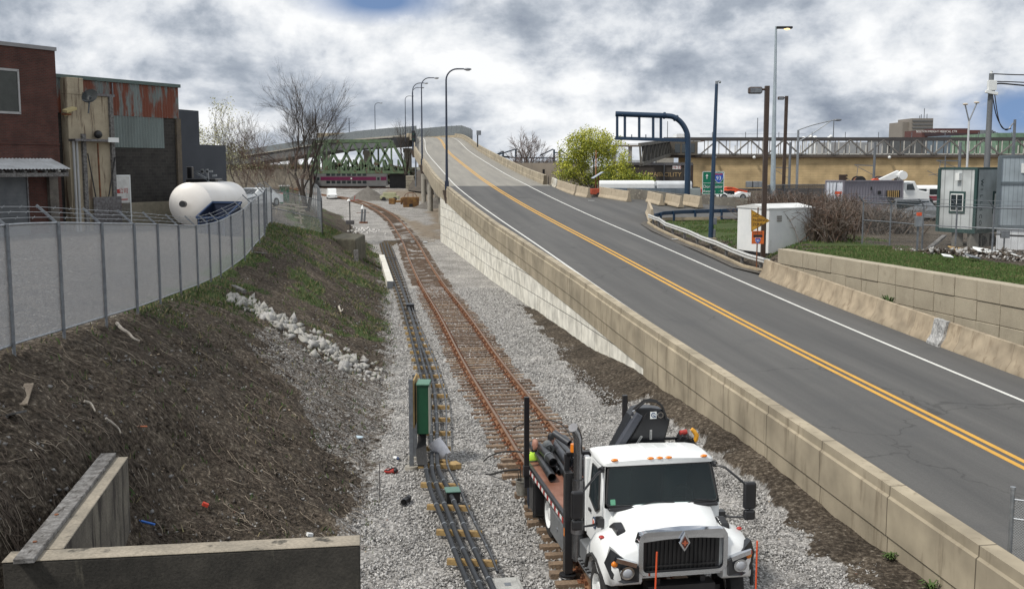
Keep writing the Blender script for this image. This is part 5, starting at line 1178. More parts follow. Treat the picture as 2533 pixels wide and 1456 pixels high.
p, q = W(944, 640, .2), W(965, 708, .2)
t = thing('cable_trough', 'long white cable trough with a grey end beside the far conduits', 'trough', tuple(q))
mb = MB(); d = (q-p).normalized(); mb.bar(p+Vector((0, 0, .1)), q+Vector((0, 0, .1)), .42, .5); mb.build('trough_body', M('trough_white', (.70, .68, .62), (.6, .58, .5), sc=1, r=.7, sp=.1), t, world=True)
mb = MB(); mb.bar(q+Vector((0, 0, .1)), q+d*.06+Vector((0, 0, .1)), .40, .46); mb.build('end_plate', K['galvd'], t, world=True)
p = W(962, 643, .3); t = thing('cable_rack', 'small rusty cross frame over the far conduits', 'rack', tuple(p))
mb = MB(); mb.bar((p.x-.6, p.y, .5), (p.x+.55, p.y, .5), .1); mb.bar((p.x-.5, p.y, 0), (p.x-.5, p.y, .5), .08); mb.bar((p.x+.5, p.y, 0), (p.x+.5, p.y, .5), .08); mb.build('frame', K['steel'], t, world=True)
def lathe(c, prof, n=18, R=None):
 mb = MB(); 
 if R is not None: mb.M = R
 mb.loft([[(r_*math.cos(2*math.pi*k/n), r_*math.sin(2*math.pi*k/n), z) for k in range(n)] for r_, z in prof], cap=False); return mb
p = W(1090, 1112, .36); t = thing('bucket', 'white plastic bucket lying tilted against the cable bundle', 'bucket', tuple(p))
R_ = Matrix.Scale(1.35, 4) @ Matrix.Rotation(math.radians(-42), 4, 'Y') @ Matrix.Rotation(math.radians(-22), 4, 'X')
lathe(0, [(.0, -.17), (.13, -.17), (.155, .17), (.165, .18), (.165, .20), (.145, .20), (.12, -.15), (.0, -.15)], 20, R_).build('bucket_body', M('bucket_white', (.70, .70, .74), (.6, .6, .63), sc=8, r=.5, sp=.08), t, smooth=40)
mb = MB(); mb.M = R_; mb.tube([(.16*math.cos(a), .16*math.sin(a)-.02, .16-.2*math.sin(a)) for a in [math.pi*k/8 for k in range(9)]], .006, 5); mb.build('handle', K['galvd'], t)
for (px, py, sz, rz, lab) in ((1122, 1150, (.30, .34, .14), .5, 'thick new timber block beside the white bucket'), (1098, 1142, (.22, .16, .12), -.4, 'small timber offcut beside the white bucket')):
 p = W(px, py, .12); o = MB().cbox((0, 0, 0), sz).build('timber_block', K['wood'], bevel=.008); o.location = p; o.rotation_euler = (0, 0, rz); tag(o, lab, 'timber')
p = W(967, 1166, .05); t = thing('tool_bag', 'small red and black tool bag on the ballast', 'bag', tuple(p))
mb = MB(); mb.sphere((0, 0, .02), .16, 12, 8, (1.2, .6, .45)); mb.build('bag_body', K['red'], t, smooth=True)
mb = MB(); mb.tube(smooth3([(-.17, 0, .03), (-.05, -.07, .08), (.08, .05, .09), (.18, 0, .03)], 4), .022, 6); mb.sphere((.12, -.05, .05), .06, 8, 6); mb.build('strap', K['black'], t, smooth=True)
p = W(981, 1134, .05); t = thing('plastic_bottle', 'blue and white plastic bottle on the ballast above the tool bag', 'bottle', tuple(p), -.7)
mb = MB(); mb.cyl((-.10, 0, .02), (.03, 0, .02), .045, n=10); mb.build('bottle_body', K['white'], t, smooth=40); mb = MB(); mb.cyl((.03, 0, .02), (.10, 0, .02), .05, .02, n=10); mb.build('cap', K['blue'], t, smooth=40)
p = W(1003, 1240, .08); t = thing('pipe_elbow', 'short black pipe bend lying alone on the ballast', 'pipe', tuple(p))
mb = MB(); P = smooth3([(-.04, -.12, .03), (0, 0, .04), (.05, .09, .04), (.05, .22, .03)], 4); mb.tube(P, .07, 14, False); mb.tube([P[0]-Vector((.003, .01, 0)), P[0]+Vector((.0, .03, 0))], .082, 14, False); mb.tube([P[len(P)//2], P[len(P)//2+2]], .082, 14, False); mb.build('bend', K['black'], t, smooth=40)
mb = MB(); mb.sphere((-.035, -.10, .03), .065, 10, 8, (1, .1, 1)); mb.build('opening', M('pipe_inside', (.002, .002, .002), sp=0), t)
p = W(939, 1240, 0); o = MB().cyl((0, 0, 0), (.01, 0, .95), .012, n=6).build('steel_stake', K['steel']); o.location = p; tag(o, 'thin steel stake standing upright in the ballast', 'stake')
p = W(1292, 1222, .25); t = thing('bucket', 'grey mud-stained bucket of tools hanging below the truck bed corner', 'bucket', tuple(p))
lathe(0, [(.0, 0), (.14, 0), (.165, .33), (.175, .34), (.175, .36), (.15, .36), (.13, .03), (0, .03)], 20).build('bucket_body', M('dirty_bucket', (.24, .235, .21), (.14, .13, .11), sc=7, r=.7, sp=.15), t, smooth=40)
mb = MB()
for k in range(6): a = k*1.05; mb.tube([(.05*math.cos(a), .05*math.sin(a), .1), (.11*math.cos(a), .1*math.sin(a), .55+.08*(k % 3))], .010, 5)
mb.build('tools', K['rubber'], t)
p = TW(-1.25, 6.55, .85); t = thing('paper_roll', 'white roll tucked under the back corner of the truck bed', 'roll', tuple(p), TRUCK.rotation_euler.z)
mb = MB(); mb.cyl((-.02, 0, 0), (.42, .1, 0), .13, n=18); mb.build('roll_body', K['white'], t, smooth=40); mb = MB(); mb.cyl((.418, .0995, 0), (.426, .101, 0), .05, n=14); mb.build('core', K['black'], t)
zt = 2.9
c0, cr_, le = W(65, 1385, zt), W(890, 1345, zt), W(262, 1132, zt)
t = thing('corner_wall', 'weathered concrete corner wall with a grey timber plank along its left arm', 'wall', tuple(c0))
K['oldc'] = M('stained_concrete', (.33, .29, .23), (.23, .205, .165), sc=1.6, r=.9, sp=.18, bump=.35, bsc=22, c3=(.06, .055, .045), p3=.60, sc3=2.4, stretch3=(1, 1, .4))
K['blackc'] = M('blackened_concrete', (.028, .026, .022), (.055, .05, .042), sc=1.5, r=.9, sp=.2, bump=.3, c3=(.12, .11, .085), p3=.66, sc3=2, stretch3=(1, 1, .25))
d = (cr_-c0); d.z = 0; d.normalize(); n_ = Vector((-d.y, d.x, 0)); e = (le-c0); e.z = 0; e.normalize(); m_ = Vector((e.y, -e.x, 0))
def slab(a, b, side, w_, z0, z1):
 s = side*w_; P = [(a.x, a.y), (b.x, b.y), (b.x+s.x, b.y+s.y), (a.x+s.x, a.y+s.y)]; return P
mb = MB(); mb.prism(slab(c0-d*.3, cr_, n_, .38, 0, 0), 'z', 0, zt-.02); o = mb.build('front_arm', [K['blackc']], t, world=True, bevel=.02)
mb = MB(); mb.prism(slab(c0-d*.31-n_*.004, cr_+d*.004-n_*.004, n_, .39, 0, 0), 'z', zt-.02, zt); mb.build('front_top', K['oldc'], t, world=True, bevel=.01)
mb = MB(); a = c0+e*.42; mb.prism(slab(a-m_*.12, le+e*.05-m_*.12, m_, .48, 0, 0), 'z', 0, zt-.022); mb.build('side_arm', M('streaked_concrete', (.17, .155, .125), (.10, .09, .075), sc=1.6, r=.9, sp=.2, bump=.3, c3=(.035, .03, .025), p3=.54, sc3=2.6, stretch3=(1.4, 1.4, .2)), t, world=True, bevel=.02)
mb = MB(); mb.prism(slab(a-m_*.12, le+e*.055-m_*.12, m_, .485, 0, 0), 'z', zt-.022, zt-.003); mb.build('side_top', K['oldc'], t, world=True, bevel=.02)
mb = MB(); a = c0-e*.12; mb.prism(slab(a-m_*.13, le+e*.08-m_*.10, m_, .26, 0, 0), 'z', zt+.0, zt+.07); mb.build('timber_plank', K['greywood'], t, world=True, bevel=.008)
for f_ in (.1, .33): q = c0.lerp(le, f_); mb = MB(); mb.cyl((q.x-.02, q.y, zt+.07), (q.x-.02, q.y, zt+.085), .03, n=6); mb.build('bolt', K['rust'], t, world=True)
def board(px, py, ln, w_, ang, label, m, tilt=.0, nm='plank', cat='plank', h=.035):
 p = T(px, py); o = MB().box(-ln/2, ln/2, -w_/2, w_/2, 0, h).build(nm, m, bevel=.004); o.location = p+Vector((0, 0, .06)); o.rotation_euler = (0, tilt, ang); tag(o, label, cat); return o
board(64, 985, .85, .16, 1.85, 'split pale plank lying on the slope near the fence', M('split_plank', (.30, .25, .19), (.20, .16, .12), sc=5, sp=.3), -.25)
board(28, 1035, .6, .2, 2.6, 'dark grey slab of slate on the slope below the split plank', M('slate_slab', (.10, .10, .10), sp=.2), .25, 'slab', 'slab')
board(352, 1298, .55, .05, -.35, 'bright blue strip of plastic lying in the dirt', M('blue_plastic', (.03, .14, .5), sp=0), .1, 'plastic_strip', 'strip', .03)
board(506, 1258, .12, .1, .3, 'crumpled orange-red wrapper lying in the dirt', M('red_wrapper', (.6, .06, .03), sp=.2), .5, 'wrapper', 'litter', .07)
board(350, 1062, .22, .05, .4, 'small faded orange strip on the slope', M('orange_scrap', (.45, .14, .06), sp=.2), .1, 'plastic_strip', 'strip', .02)
board(765, 1332, .12, .09, .6, 'white paper cup lying where the dirt meets the ballast', K['white'], .3, 'paper_cup', 'cup', .07)
board(635, 628, 1.0, .22, .1, 'dark plank poking from the slope top below the fence', K['greywood'], .1)
board(590, 722, 1.1, .2, -.9, 'weathered log lying at the top of the rock run', K['greywood'], .1, 'log', 'log', .14)
def stick(pts, r_, label, m, nm='branch', cat='branch'):
 P = [T(x, y)+Vector((0, 0, .09)) for x, y in pts]; mb = MB(); S = smooth3(P, 4); mb.tube(S, [r_*(1-.6*i/len(S)) for i in range(len(S))], 6); o = mb.build(nm, m, smooth=True); tag(o, label, cat)
PB = M('bleached_wood', (.50, .46, .40), (.36, .32, .27), sc=6, r=.9, sp=.2)
stick([(290, 808), (302, 822), (318, 832), (330, 845), (345, 852)], .05, 'bleached forked branch lying below the fence', PB)
stick([(209, 1003), (225, 1008), (236, 1028)], .028, 'short bleached stick in the middle of the slope', PB)
stick([(262, 1045), (280, 1058), (293, 1070), (299, 1082)], .028, 'bent bleached stick below the short one', PB)
stick([(838, 762), (843, 775), (848, 768)], .05, 'pale forked twig on the grassy slope above the rock run', PB)
p = T(880, 1082); mb = MB(); mb.sphere((0, 0, .02), .18, 9, 5, (1.3, .8, .2)); o = mb.build('plastic_sheet', M('pale_blue_plastic', (.5, .62, .7), sp=.2)); o.location = p; tag(o, 'scrap of pale blue plastic sheet on the ballast edge', 'litter')
a = T(805, 605); t = thing('concrete_stub', 'dark mossy old concrete abutment stub sticking out of the grassy slope', 'abutment', tuple(a))
Yb = 78; L_ = WY(803, 600, Yb+4); R2 = WY(880, 600, Yb)
mb = MB(); z1 = WY(850, 590, Yb).z; mb.loft([[(L_.x, Yb+4.5, -0.5), (R2.x, Yb, -.5), (R2.x+.1, Yb+5, -.5), (L_.x+1, Yb+7, -.5)], [(L_.x+.1, Yb+4.2, z1-.25), (R2.x-.05, Yb, z1-.05), (R2.x, Yb+5, z1), (L_.x+1, Yb+7, z1)]]); mb.build('stub_body', M('mossy_concrete', (.055, .05, .035), (.10, .095, .07), sc=1.5, r=.95, sp=.3, bump=.5), t, world=True, bevel=.12, seg=2)
mb = MB(); mb.bar((R2.x+.1, Yb-.4, 0), (R2.x+.05, Yb-.4, z1-.8), .3); mb.build('timber_pile', K['greywood'], t, world=True)
def plant(px, py, s, label, f=None, X=None, n=40):
 p = W(px, py, .1) if X is None else Vector(X); r = random.Random(int(px)); vs = []; fs = []
 for k in range(n):
  a = r.uniform(0, 6.28); l = s*r.uniform(.4, 1); o = len(vs); w_ = s*.07; dx, dy = math.cos(a), math.sin(a); up = r.uniform(.3, 1.1)
  vs += [(-dy*w_, dx*w_, 0), (dy*w_, -dx*w_, 0), (dx*l*.55+dy*w_, dy*l*.55-dx*w_, l*up*.7), (dx*l*.55-dy*w_, dy*l*.55+dx*w_, l*up*.7), (dx*l, dy*l, l*up*.55)]; fs += [(o, o+1, o+2, o+3), (o+3, o+2, o+4)]
 mb = MB(); mb.add(vs, fs); ob = mb.build('weed', GR[2] if f is None else f); ob.location = p; tag(ob, label, 'plant')
plant(1755, 1052, .42, 'bushy green weed in the dirt strip beside the ramp wall, behind the truck', GR[0], n=90)
plant(1970, 1195, .2, 'small weed tuft against the ramp wall halfway down')
plant(2200, 1380, .24, 'leafy green weed near the lower end of the ramp wall', GR[0])
plant(2300, 1455, .26, 'green weed at the very bottom of the ramp wall', GR[0])
FX = [(-75, 20.2-2.6), (25, 20.19), (155, 22.71), (258, 26.07), (337, 29.17), (394, 32.62), (445, 36.98), (484, 41.3), (517, 44.48), (548, 46.42), (575, 48.92), (597, 51.71), (620, 53.6), (640, 56.5), (645, 60), (650, 64), (655, 68.5), (661, 73.95)]
def fx_pt(px, Y):
 X = (px-1266)/FPX*(Y*CT+4*ST); tx = lerp(TOPX, Y); return Vector((tx, Y, 0))
ysf = [9, 11.8, 14.6, 17.4, 20.19, 22.71, 26.07, 29.17, 32.62, 36.98, 41.3, 44.48, 46.42, 48.92, 51.71, 53.6, 56.5, 60, 64, 68.5, 73.9]
fp = [Vector((lerp(TOPX, y), y, lerp(TOPZ, y)+.06)) for y in ysf]
t = thing('mesh_fence', 'tall silver fine-mesh fence with barbed wire arms along the top of the slope', 'fence', tuple(fp[4]))
fine = smooth3(fp, 4)
K['mesh'] = meshmat('fine_mesh', (.44, .46, .49), .021, .68, horiz=True, r=.55, met=.25)
mb = MB(); mb.sweep(fine, [(0, .12), (0, 2.38)], closed=False, cap=False); mb.build('mesh_panel', K['mesh'], t, world=True)
for h in (.12, 2.40): mb = MB(); mb.tube([p+Vector((0, 0, h)) for p in fine], .026, 6); mb.build('rail', K['galv'], t, world=True, smooth=True)
for k, p in enumerate(fp):
 mb = MB(); mb.cyl((p.x+.04, p.y, p.z-.5), (p.x+.04, p.y, p.z+2.42), .038, n=8); mb.build('post', K['galvd'], t, world=True, smooth=30)
 if 0 < k < 21: mb = MB(); mb.bar((p.x, p.y, p.z+2.40), (p.x-.36, p.y-.12, p.z+2.78), .06, .05); mb.build('barb_arm', K['galvd'], t, world=True)
for f_ in (.35, .68, 1.0):
 S = smooth3([p+Vector((-.34*f_, -.10*f_, 2.40+.34*f_)) for p in fp], 9); mb = MB(); mb.tube(S, .006, 4)
 for i in range(0, len(S)-1, 3):
  q = S[i]; mb.bar(q+Vector((-.02, -.02, -.03)), q+Vector((.02, .02, .03)), .008)
 mb.build('barbed_wire', K['galv'], t, world=True)
K['link'] = meshmat('chain_link', (.42, .44, .45), .05, .30, r=.5, met=.3)
K['linkd'] = meshmat('chain_link_dense', (.40, .42, .43), .04, .45, r=.5, met=.3)
def linkfence(name, label, pts, h, seg=3.0, mat=None, rails=(1.0,), post=None, cat='fence', r_=.04, barb=False):
 t = thing(name, label, cat, tuple(pts[0])); mb = MB(); mb.sweep(pts, [(0, .05), (0, h-.02)], closed=False, cap=False); mb.build('chain_link', mat or K['link'], t, world=True)
 for f_ in rails: mb = MB(); mb.tube([Vector(p)+Vector((0, 0, h*f_)) for p in pts], .03, 5); mb.build('rail', post or K['galvd'], t, world=True)
 for i in range(len(pts)-1):
  a, b = Vector(pts[i]), Vector(pts[i+1]); n = max(1, round((b-a).length/seg))
  for k in range(n+(1 if i == len(pts)-2 else 0)):
   p = a.lerp(b, k/n); mb = MB(); mb.cyl((p.x, p.y, p.z-.3), (p.x, p.y, p.z+h+.04), r_, n=7); mb.build('post', post or K['galvd'], t, world=True)
   if barb: mb = MB(); mb.bar((p.x, p.y, p.z+h), (p.x-.3, p.y-.1, p.z+h+.35), .05); mb.build('barb_arm', post or K['galvd'], t, world=True)
 if barb:
  mb = MB()
  for f_ in (.4, 1): mb.tube([Vector(p)+Vector((-.3*f_, -.1*f_, h+.35*f_)) for p in pts], .012, 3)
  mb.build('barbed_wire', K['galvd'], t, world=True)
 return t
q1, q2 = WY(661, 551, 74), WY(797, 577, 79.5)
linkfence('chain_link_fence', 'see-through chain-link fence panel at the corner of the silver mesh fence', [q1, q2], 2.4, 4.4, rails=(1.0, .45))
linkfence('chain_link_fence', 'hazy chain-link fence running away past the foot of the big bare tree', [q2, WY(793, 545, 90), WY(785, 524, 104), WY(768, 508, 118), WY(740, 495, 130)], 2.6, 4, K['linkd'])
CB = Vector((-25.1, 60, 0)); RZ = math.radians(61.3); UX, UY = math.cos(RZ), math.sin(RZ)
def FP(px, py, o=CB, dep=0.0):          # picture point on the wall plane -> (x along, z)
 a, b, d = ray(px, py); r_ = a/b; ox, oy = o.x+dep*(-UY), o.y+dep*UX
 s = (r_*oy-ox)/(UX-r_*UY); Y = oy+s*UY; return s, H+d/b*Y
K['brick'] = brickmat('dark_red_brick', (.10, .030, .022), (.068, .022, .017), (.075, .055, .045), .24, .085, .014, uv=False, r=.9, bump=.4, stain=((.05, .02, .016), .60, (.6, .6, .5)), smooth=.3)
t = thing('brick_building', 'dark red brick warehouse with a roller door under a corrugated canopy', 'building', tuple(CB), RZ)
sE, zT = FP(158, 122); s0, _ = FP(0, 105)
mb = MB(); mb.box(-16, 0, 0, 14, 3.2, zT-.16); body = mb.build('wall', K['brick'], t)
mb = MB(); mb.box(-16.1, .06, -.08, 14.1, zT-.16, zT+.04); mb.build('coping', M('grey_coping', (.30, .30, .31), sp=.1), t)
mb = MB(); a, b = FP(0, 330)[1], FP(158, 358)[1]; mb.box(-16, .0, -.05, .0, b-.03, b+.06); mb.build('ledge', K['brick'], t)
wx1, wz1 = FP(45, 175); wx0, wz0 = FP(45, 280)
fr = MB(); fr.box(wx1-2.2, wx1, -.06, .02, wz0-.06, wz0+.06); fr.box(wx1-2.2, wx1, -.06, .02, wz1-.06, wz1+.06); fr.box(wx1-.10, wx1, -.06, .02, wz0, wz1); fr.box(wx1-2.3, wx1-2.2, -.06, .02, wz0, wz1); w_ = fr.build('window', M('window_frame', (.42, .42, .42), sp=.05), t)
mb = MB(); mb.box(wx1-2.2, wx1-.1, -.02, -.005, wz0+.06, wz1-.06); mb.build('pane', M('boarded_pane', (.035, .04, .035), (.05, .055, .05), sc=2, r=.3, sp=.1), w_)
dx1, dz1 = FP(62, 432); dx0 = dx1-3.2
mb = MB(); n = 40
for k in range(n): z = 3.3+(dz1-3.3)*k/n; mb.box(dx0, dx1, -.06-.02*(k % 2), -.01, z, z+(dz1-3.3)/n); 
mb.build('roller_door', M('roller_grey', (.15, .16, .17), (.11, .12, .13), sc=1, r=.5, met=.3, sp=.1), t)
mb = MB(); mb.box(dx1, dx1+.08, -.12, 0, 3.3, dz1+.1); mb.box(dx0-.2, dx1+.25, -.06, .0, dz1, dz1+.2); mb.build('door_frame', K['steel'], t)
cx1 = FP(118, 410)[0]; zc = FP(100, 408)[1]
mb = MB(); P = [(cx1-4.6+4.9*i/46, .05*(i % 2)) for i in range(47)]
vs = [(x, -1.6, zc-.25+w__) for x, w__ in P]+[(x, 0, zc+.32+w__) for x, w__ in P]; mb.add(vs, [(i, i+1, 48+i, 47+i) for i in range(46)]); mb.build('canopy', M('corrugated_white', (.60, .62, .63), (.45, .46, .46), sc=1, r=.5, sp=.1), t)
mb = MB()
for i in range(8): x = cx1-4.5+i*.65; mb.bar((x, -1.5, zc-.40), (x, 0, zc+.15), .14)
mb.box(cx1-4.6, cx1+.1, -1.55, -1.4, zc-.62, zc-.42); mb.build('canopy_frame', K['greywood'], t)
px_, _ = FP(128, 480); mb = MB(); mb.box(px_-.28, px_+.28, -.22, 0, 3.3, zc+.1); mb.build('pilaster', M('worn_plaster', (.15, .135, .115), (.09, .08, .07), sc=2, sp=.2), t)
mb = MB(); mb.sphere((cx1+.35, -.4, zc-.28), .14, 10, 8); mb.build('bulb_lamp', K['signwhite'], t, smooth=True)
q = FP(167, 272); mb = MB(); mb.cbox((q[0]-.1, -.3, q[1]), (.7, .35, .14), 0, .2, -.3); mb.bar((q[0]-.2, 0, q[1]-.35), (q[0], -.3, q[1]-.1), .08); mb.build('flood_lamp', M('lamp_cream', (.5, .42, .22), sp=.1), t)
q = FP(165, 281); mb = MB(); mb.box(q[0]-.35, q[0]+.15, -.2, 0, q[1]-.1, q[1]); mb.build('bracket', K['rust'], t)
C2 = CB+Vector((UX*.1, UY*.1, 0)); t = thing('metal_clad_building', 'old warehouse with rust-streaked grey-green metal siding over dark block', 'building', tuple(C2), RZ)
def F2(px, py, dep=0): return FP(px, py, C2, dep)
e2, zt2 = F2(439, 212, .6); 
b0, z1_ = F2(272, 205, .6)
K['rustclad'] = M('rusty_cladding', (.125, .15, .145), (.165, .195, .19), sc=.8, r=.7, sp=.06, st=4, c3=(.15, .04, .019), p3=.485, sc3=.85, stretch3=(1.6, 1.6, .42))
K['paleclad'] = M('pale_cladding', (.15, .185, .18), (.115, .14, .135), sc=1.2, r=.7, sp=.08, st=5, c3=(.16, .06, .03), p3=.66, sc3=1.4, stretch3=(1.5, 1.5, .3))
K['dblock'] = brickmat('dark_block', (.035, .032, .028), (.022, .02, .018), (.045, .042, .038), .42, .2, .012, uv=False, stain=((.07, .065, .055), .6, (1, 1, 1)))
mb = MB(); mb.box(0, e2, .6, 14, 3.2, zt2-.12); mb.build('wall', K['dblock'], t)
zlow = F2(400, 292, .6)[1]; zmid = F2(350, 366, .6)[1]
def corr(x0, x1, z0, z1, m, y=.55, nm='cladding'):
 mb = MB(); n = int((x1-x0)/.11); vs = []
 for i in range(n+1): x = x0+(x1-x0)*i/n; yy = y-(.035 if i % 2 else 0); vs += [(x, yy, z0), (x, yy, z1)]
 mb.add(vs, [(2*i, 2*i+2, 2*i+3, 2*i+1) for i in range(n)]); return mb.build(nm, m, t)
corr(.3, e2-.02, zlow, zt2-.12, K['rustclad']); corr(b0-.2, e2-1.3, zmid, zlow+.03, K['paleclad'], .57)
mb = MB(); mb.box(-.1, e2+.08, .42, 14, zt2-.14, zt2+.06); mb.build('roof_edge', M('green_coping', (.10, .14, .13), sp=.1), t)
mb = MB(); mb.box(e2-.35, e2+.02, .45, .62, 3.2, zlow); mb.build('corner_pier', M('brown_plaster', (.12, .095, .065), (.08, .065, .05), sc=2, sp=.2), t)
mb = MB(); zz = F2(350, 500, .6)[1]; mb.box(b0, e2, .5, .62, 3.2, zz); mb.build('plinth', M('plinth_concrete', (.27, .24, .18), (.2, .18, .13), sc=2, sp=.15), t)
K['beige'] = M('stained_beige', (.42, .36, .26), (.34, .29, .21), sc=1.3, r=.85, sp=.1, c3=(.13, .09, .06), p3=.60, sc3=1.5, stretch3=(2.2, 2.2, .22))
bx1, bz1 = F2(272, 240); bxa = F2(162, 200)[0]; bxm, _ = F2(205, 200)
bay = MB(); bay.box(bxa+.05, bx1, 0, .6, 3.2, bz1); bb = bay.build('bay_wall', K['beige'], t, bevel=.02)
mb = MB(); mb.box(bxa+.05, bxm, -.02, .6, bz1, F2(190, 193)[1]); mb.build('bay_wall', K['beige'], t, bevel=.02)
mb = MB(); mb.box(bxm-.1, bx1+.25, -.12, .6, bz1, bz1+.14); mb.build('bay_roof', K['steel'], t)
zb_ = F2(220, 345)[1]; mb = MB(); mb.box(bxa, bx1+.05, -.55, 0, zb_-.12, zb_); mb.build('balcony', K['steel'], t)
mb = MB(); mb.box(bx1-.75, bx1, -.58, -.54, zb_-.15, zb_+.12); mb.build('balcony_board', K['signwhite'], t)
for xx in (bxa+.2, bxa+.42): mb = MB(); mb.cyl((xx, -.15, 3.2), (xx, -.15, zb_), .07, n=8); mb.build('drain_pipe', M('pale_pipe', (.45, .46, .46), sp=.1), t, smooth=30)
for xx, m_ in ((bxa+.95, K['greywood']), (bx1-.05, K['greywood'])): mb = MB(); mb.box(xx-.12, xx+.12, -.16, 0, 3.2, zb_+.3 if xx < bx1-1 else bz1); mb.build('pilaster', m_, t)
mb = MB(); mb.bar((bx1-1.2, -.2, zb_-.2), (bx1-1.15, -.2, 3.3), .07); mb.build('drain_pipe', K['rust'], t)
mb = MB(); mb.bar((bx1, -.2, zb_-1.0), (bx1-1.0, -.2, 4.6), .05); mb.bar((bxa+1.1, -.2, zb_-.8), (bxa+1.7, -.2, 5.2), .05); mb.build('loose_cable', K['black'], t)
mb = MB(); zg = F2(245, 487)[1]; mb.box(bx1-1.7, bx1+.3, -.25, -.2, 3.2, zg); mb.build('gate', K['steel'], t)
q = F2(225, 342); mb = MB(); mb.sphere((q[0]+.25, -.3, zb_+.28), .24, 10, 7); mb.build('fan_unit', K['black'], t, smooth=True)
q = F2(282, 240); mb = MB(); mb.bar((q[0]+.3, .45, q[1]), (q[0]+.3, .45, zt2-.2), .06); mb.build('drain_pipe', K['galvd'], t)
d0, dz0 = F2(281, 433, .6); d1, _ = F2(316, 433, .6); zbt = 4.6
mb = MB(); mb.box(d0-.08, d0, .48, .6, 3.3, dz0); mb.box(d1, d1+.08, .48, .6, 3.3, dz0); mb.box(d0-.08, d1+.08, .48, .6, dz0-.08, dz0); dr = mb.build('door_frame', K['signwhite'], t)
mb = MB(); mb.box(d0, d1, .50, .56, 3.3, dz0-.08); dd = mb.build('door', M('door_white', (.62, .62, .60), (.5, .5, .48), sc=3, sp=.08), t)
cxx = (d0+d1)/2
m4 = lambda z, x=cxx: Matrix.Translation((x, .49, z)) @ Matrix.Rotation(math.radians(90), 4, 'X')
z_ = F2(298, 473, .6)[1]; words(dd, 'lettering', '\u516c\u53f8', .36, m4(z_, cxx+.05), K['red'], .003)
mb = MB(); mb.box(cxx-.42, cxx-.22, .488, .50, z_-.12, z_+.12); mb.box(cxx-.45, cxx+.35, .488, .50, z_-.52, z_-.46); mb.box(cxx-.45, cxx-.1, .488, .50, z_-.86, z_-.72); mb.build('lettering', K['red'], dd)
t = thing('satellite_dish', 'dark grey satellite dish on a bracket above the beige bay', 'satellite dish', tuple(CB+Vector((UX*2+.8, UY*2-.6, 11.5))))
c = WY(222, 238, 61.2); dirv = Vector((-.35, -.9, .30)).normalized(); R_ = dirv.to_track_quat('Z', 'Y').to_matrix().to_4x4(); R_.translation = c
mb = MB(); mb.M = R_; mb.loft([[(r_*math.cos(2*math.pi*k/24)*1.0, r_*.72*math.sin(2*math.pi*k/24), z) for k in range(24)] for r_, z in ((.02, -.12), (.3, -.08), (.55, .0), (.56, .02), (.3, -.06), (.02, -.1))], cap=False); mb.build('dish', M('dish_grey', (.035, .045, .048), (.03, .035, .04), sp=.05, r=.5), t, world=True, smooth=50)
mb = MB(); mb.bar(c, c+Vector((-.2, .2, -.95)), .07); mb.bar(c+Vector((0, 0, -.3)), c-Vector((.2, .6, .25)), .04); mb.build('bracket', K['galvd'], t, world=True)
A, B_ = WY(436, 270, 74), WY(491, 274, 76.5); C_ = WY(492, 358, 76.6); D_ = WY(558, 362, 80)
t = thing('navy_building', 'windowless dark blue-grey building with a stepped roofline', 'building', (A.x, A.y, 3))
K['navyw'] = M('navy_siding', (.035, .042, .055), (.045, .052, .066), sc=.5, r=.7, sp=.04)
mb = MB(); mb.prism([(A.x, A.y), (B_.x, B_.y), (B_.x-3, B_.y+9), (A.x-3, A.y+9)], 'z', 2.5, A.z); mb.build('tall_block', K['navyw'], t, world=True)
mb = MB(); mb.prism([(B_.x-.02, B_.y+.05), (D_.x, D_.y), (D_.x-3, D_.y+9), (B_.x-3, B_.y+9)], 'z', 2.5, C_.z); mb.build('low_block', K['navyw'], t, world=True)
t = thing('storage_tank', 'large white cylindrical tank lying on its side behind the fence', 'tank', tuple(WY(500, 540, 66)))
a, b = WY(470, 505, 64.0), WY(566, 497, 71.5); ax = (b-a).normalized(); R = 1.27
R_ = ax.to_track_quat('Z', 'Y').to_matrix().to_4x4(); R_.translation = a; L = (b-a).length
prof = [(.01, -.36), (.45, -.34), (.85, -.25), (1.12, -.11), (R-.02, 0), (R+.015, .02), (R, .04), (R, L*.48), (R+.012, L*.5), (R, L*.52), (R, L), (1.14, L+.09), (.8, L+.2), (.4, L+.26), (.01, L+.28)]
mb = MB(); mb.M = R_; mb.loft([[(r_*math.cos(2*math.pi*k/40), r_*math.sin(2*math.pi*k/40), z) for k in range(40)] for r_, z in prof], cap=False)
mb.build('tank_shell', M('tank_white', (.84, .82, .79), (.80, .77, .73), sc=.5, r=.45, sp=.03, c3=(.60, .45, .32), p3=.70, sc3=.7, stretch3=(1, 1, 1.2)), t, world=True, smooth=50)
mb = MB(); c = WY(455, 505, 63.2); mb.cyl(c, c+Vector((-.02, -.3, .02)), .19, n=14); mb.build('manhole', K['black'], t, world=True, smooth=30)
mb = MB()
for f_ in (.2, .8): q = a.lerp(b, f_); mb.cbox((q.x, q.y, q.z-1.35), (2.0, .35, .7), math.atan2(ax.y, ax.x)-math.pi/2)
mb.build('cradle', K['rust'], t, world=True)
p = WY(541, 560, 60); K['bin'] = M('dumpster_blue', (.003, .009, .032), (.004, .012, .036), sp=.1, r=.6)
t = thing('dumpster', 'dark blue open-top dumpster in front of the white tank', 'dumpster', tuple(p), math.radians(-14))
zz1 = WY(541, 513, 60).z-p.z+.25
mb = MB(); mb.loft([[(-.85, -.7, -.9), (.85, -.7, -.9), (.85, .9, -.9), (-.85, .9, -.9)], [(-.88, -.8, .55), (.88, -.8, .55), (.88, 1.0, zz1), (-.88, 1.0, zz1)]], cap=False); mb.build('bin_body', K['bin'], t)
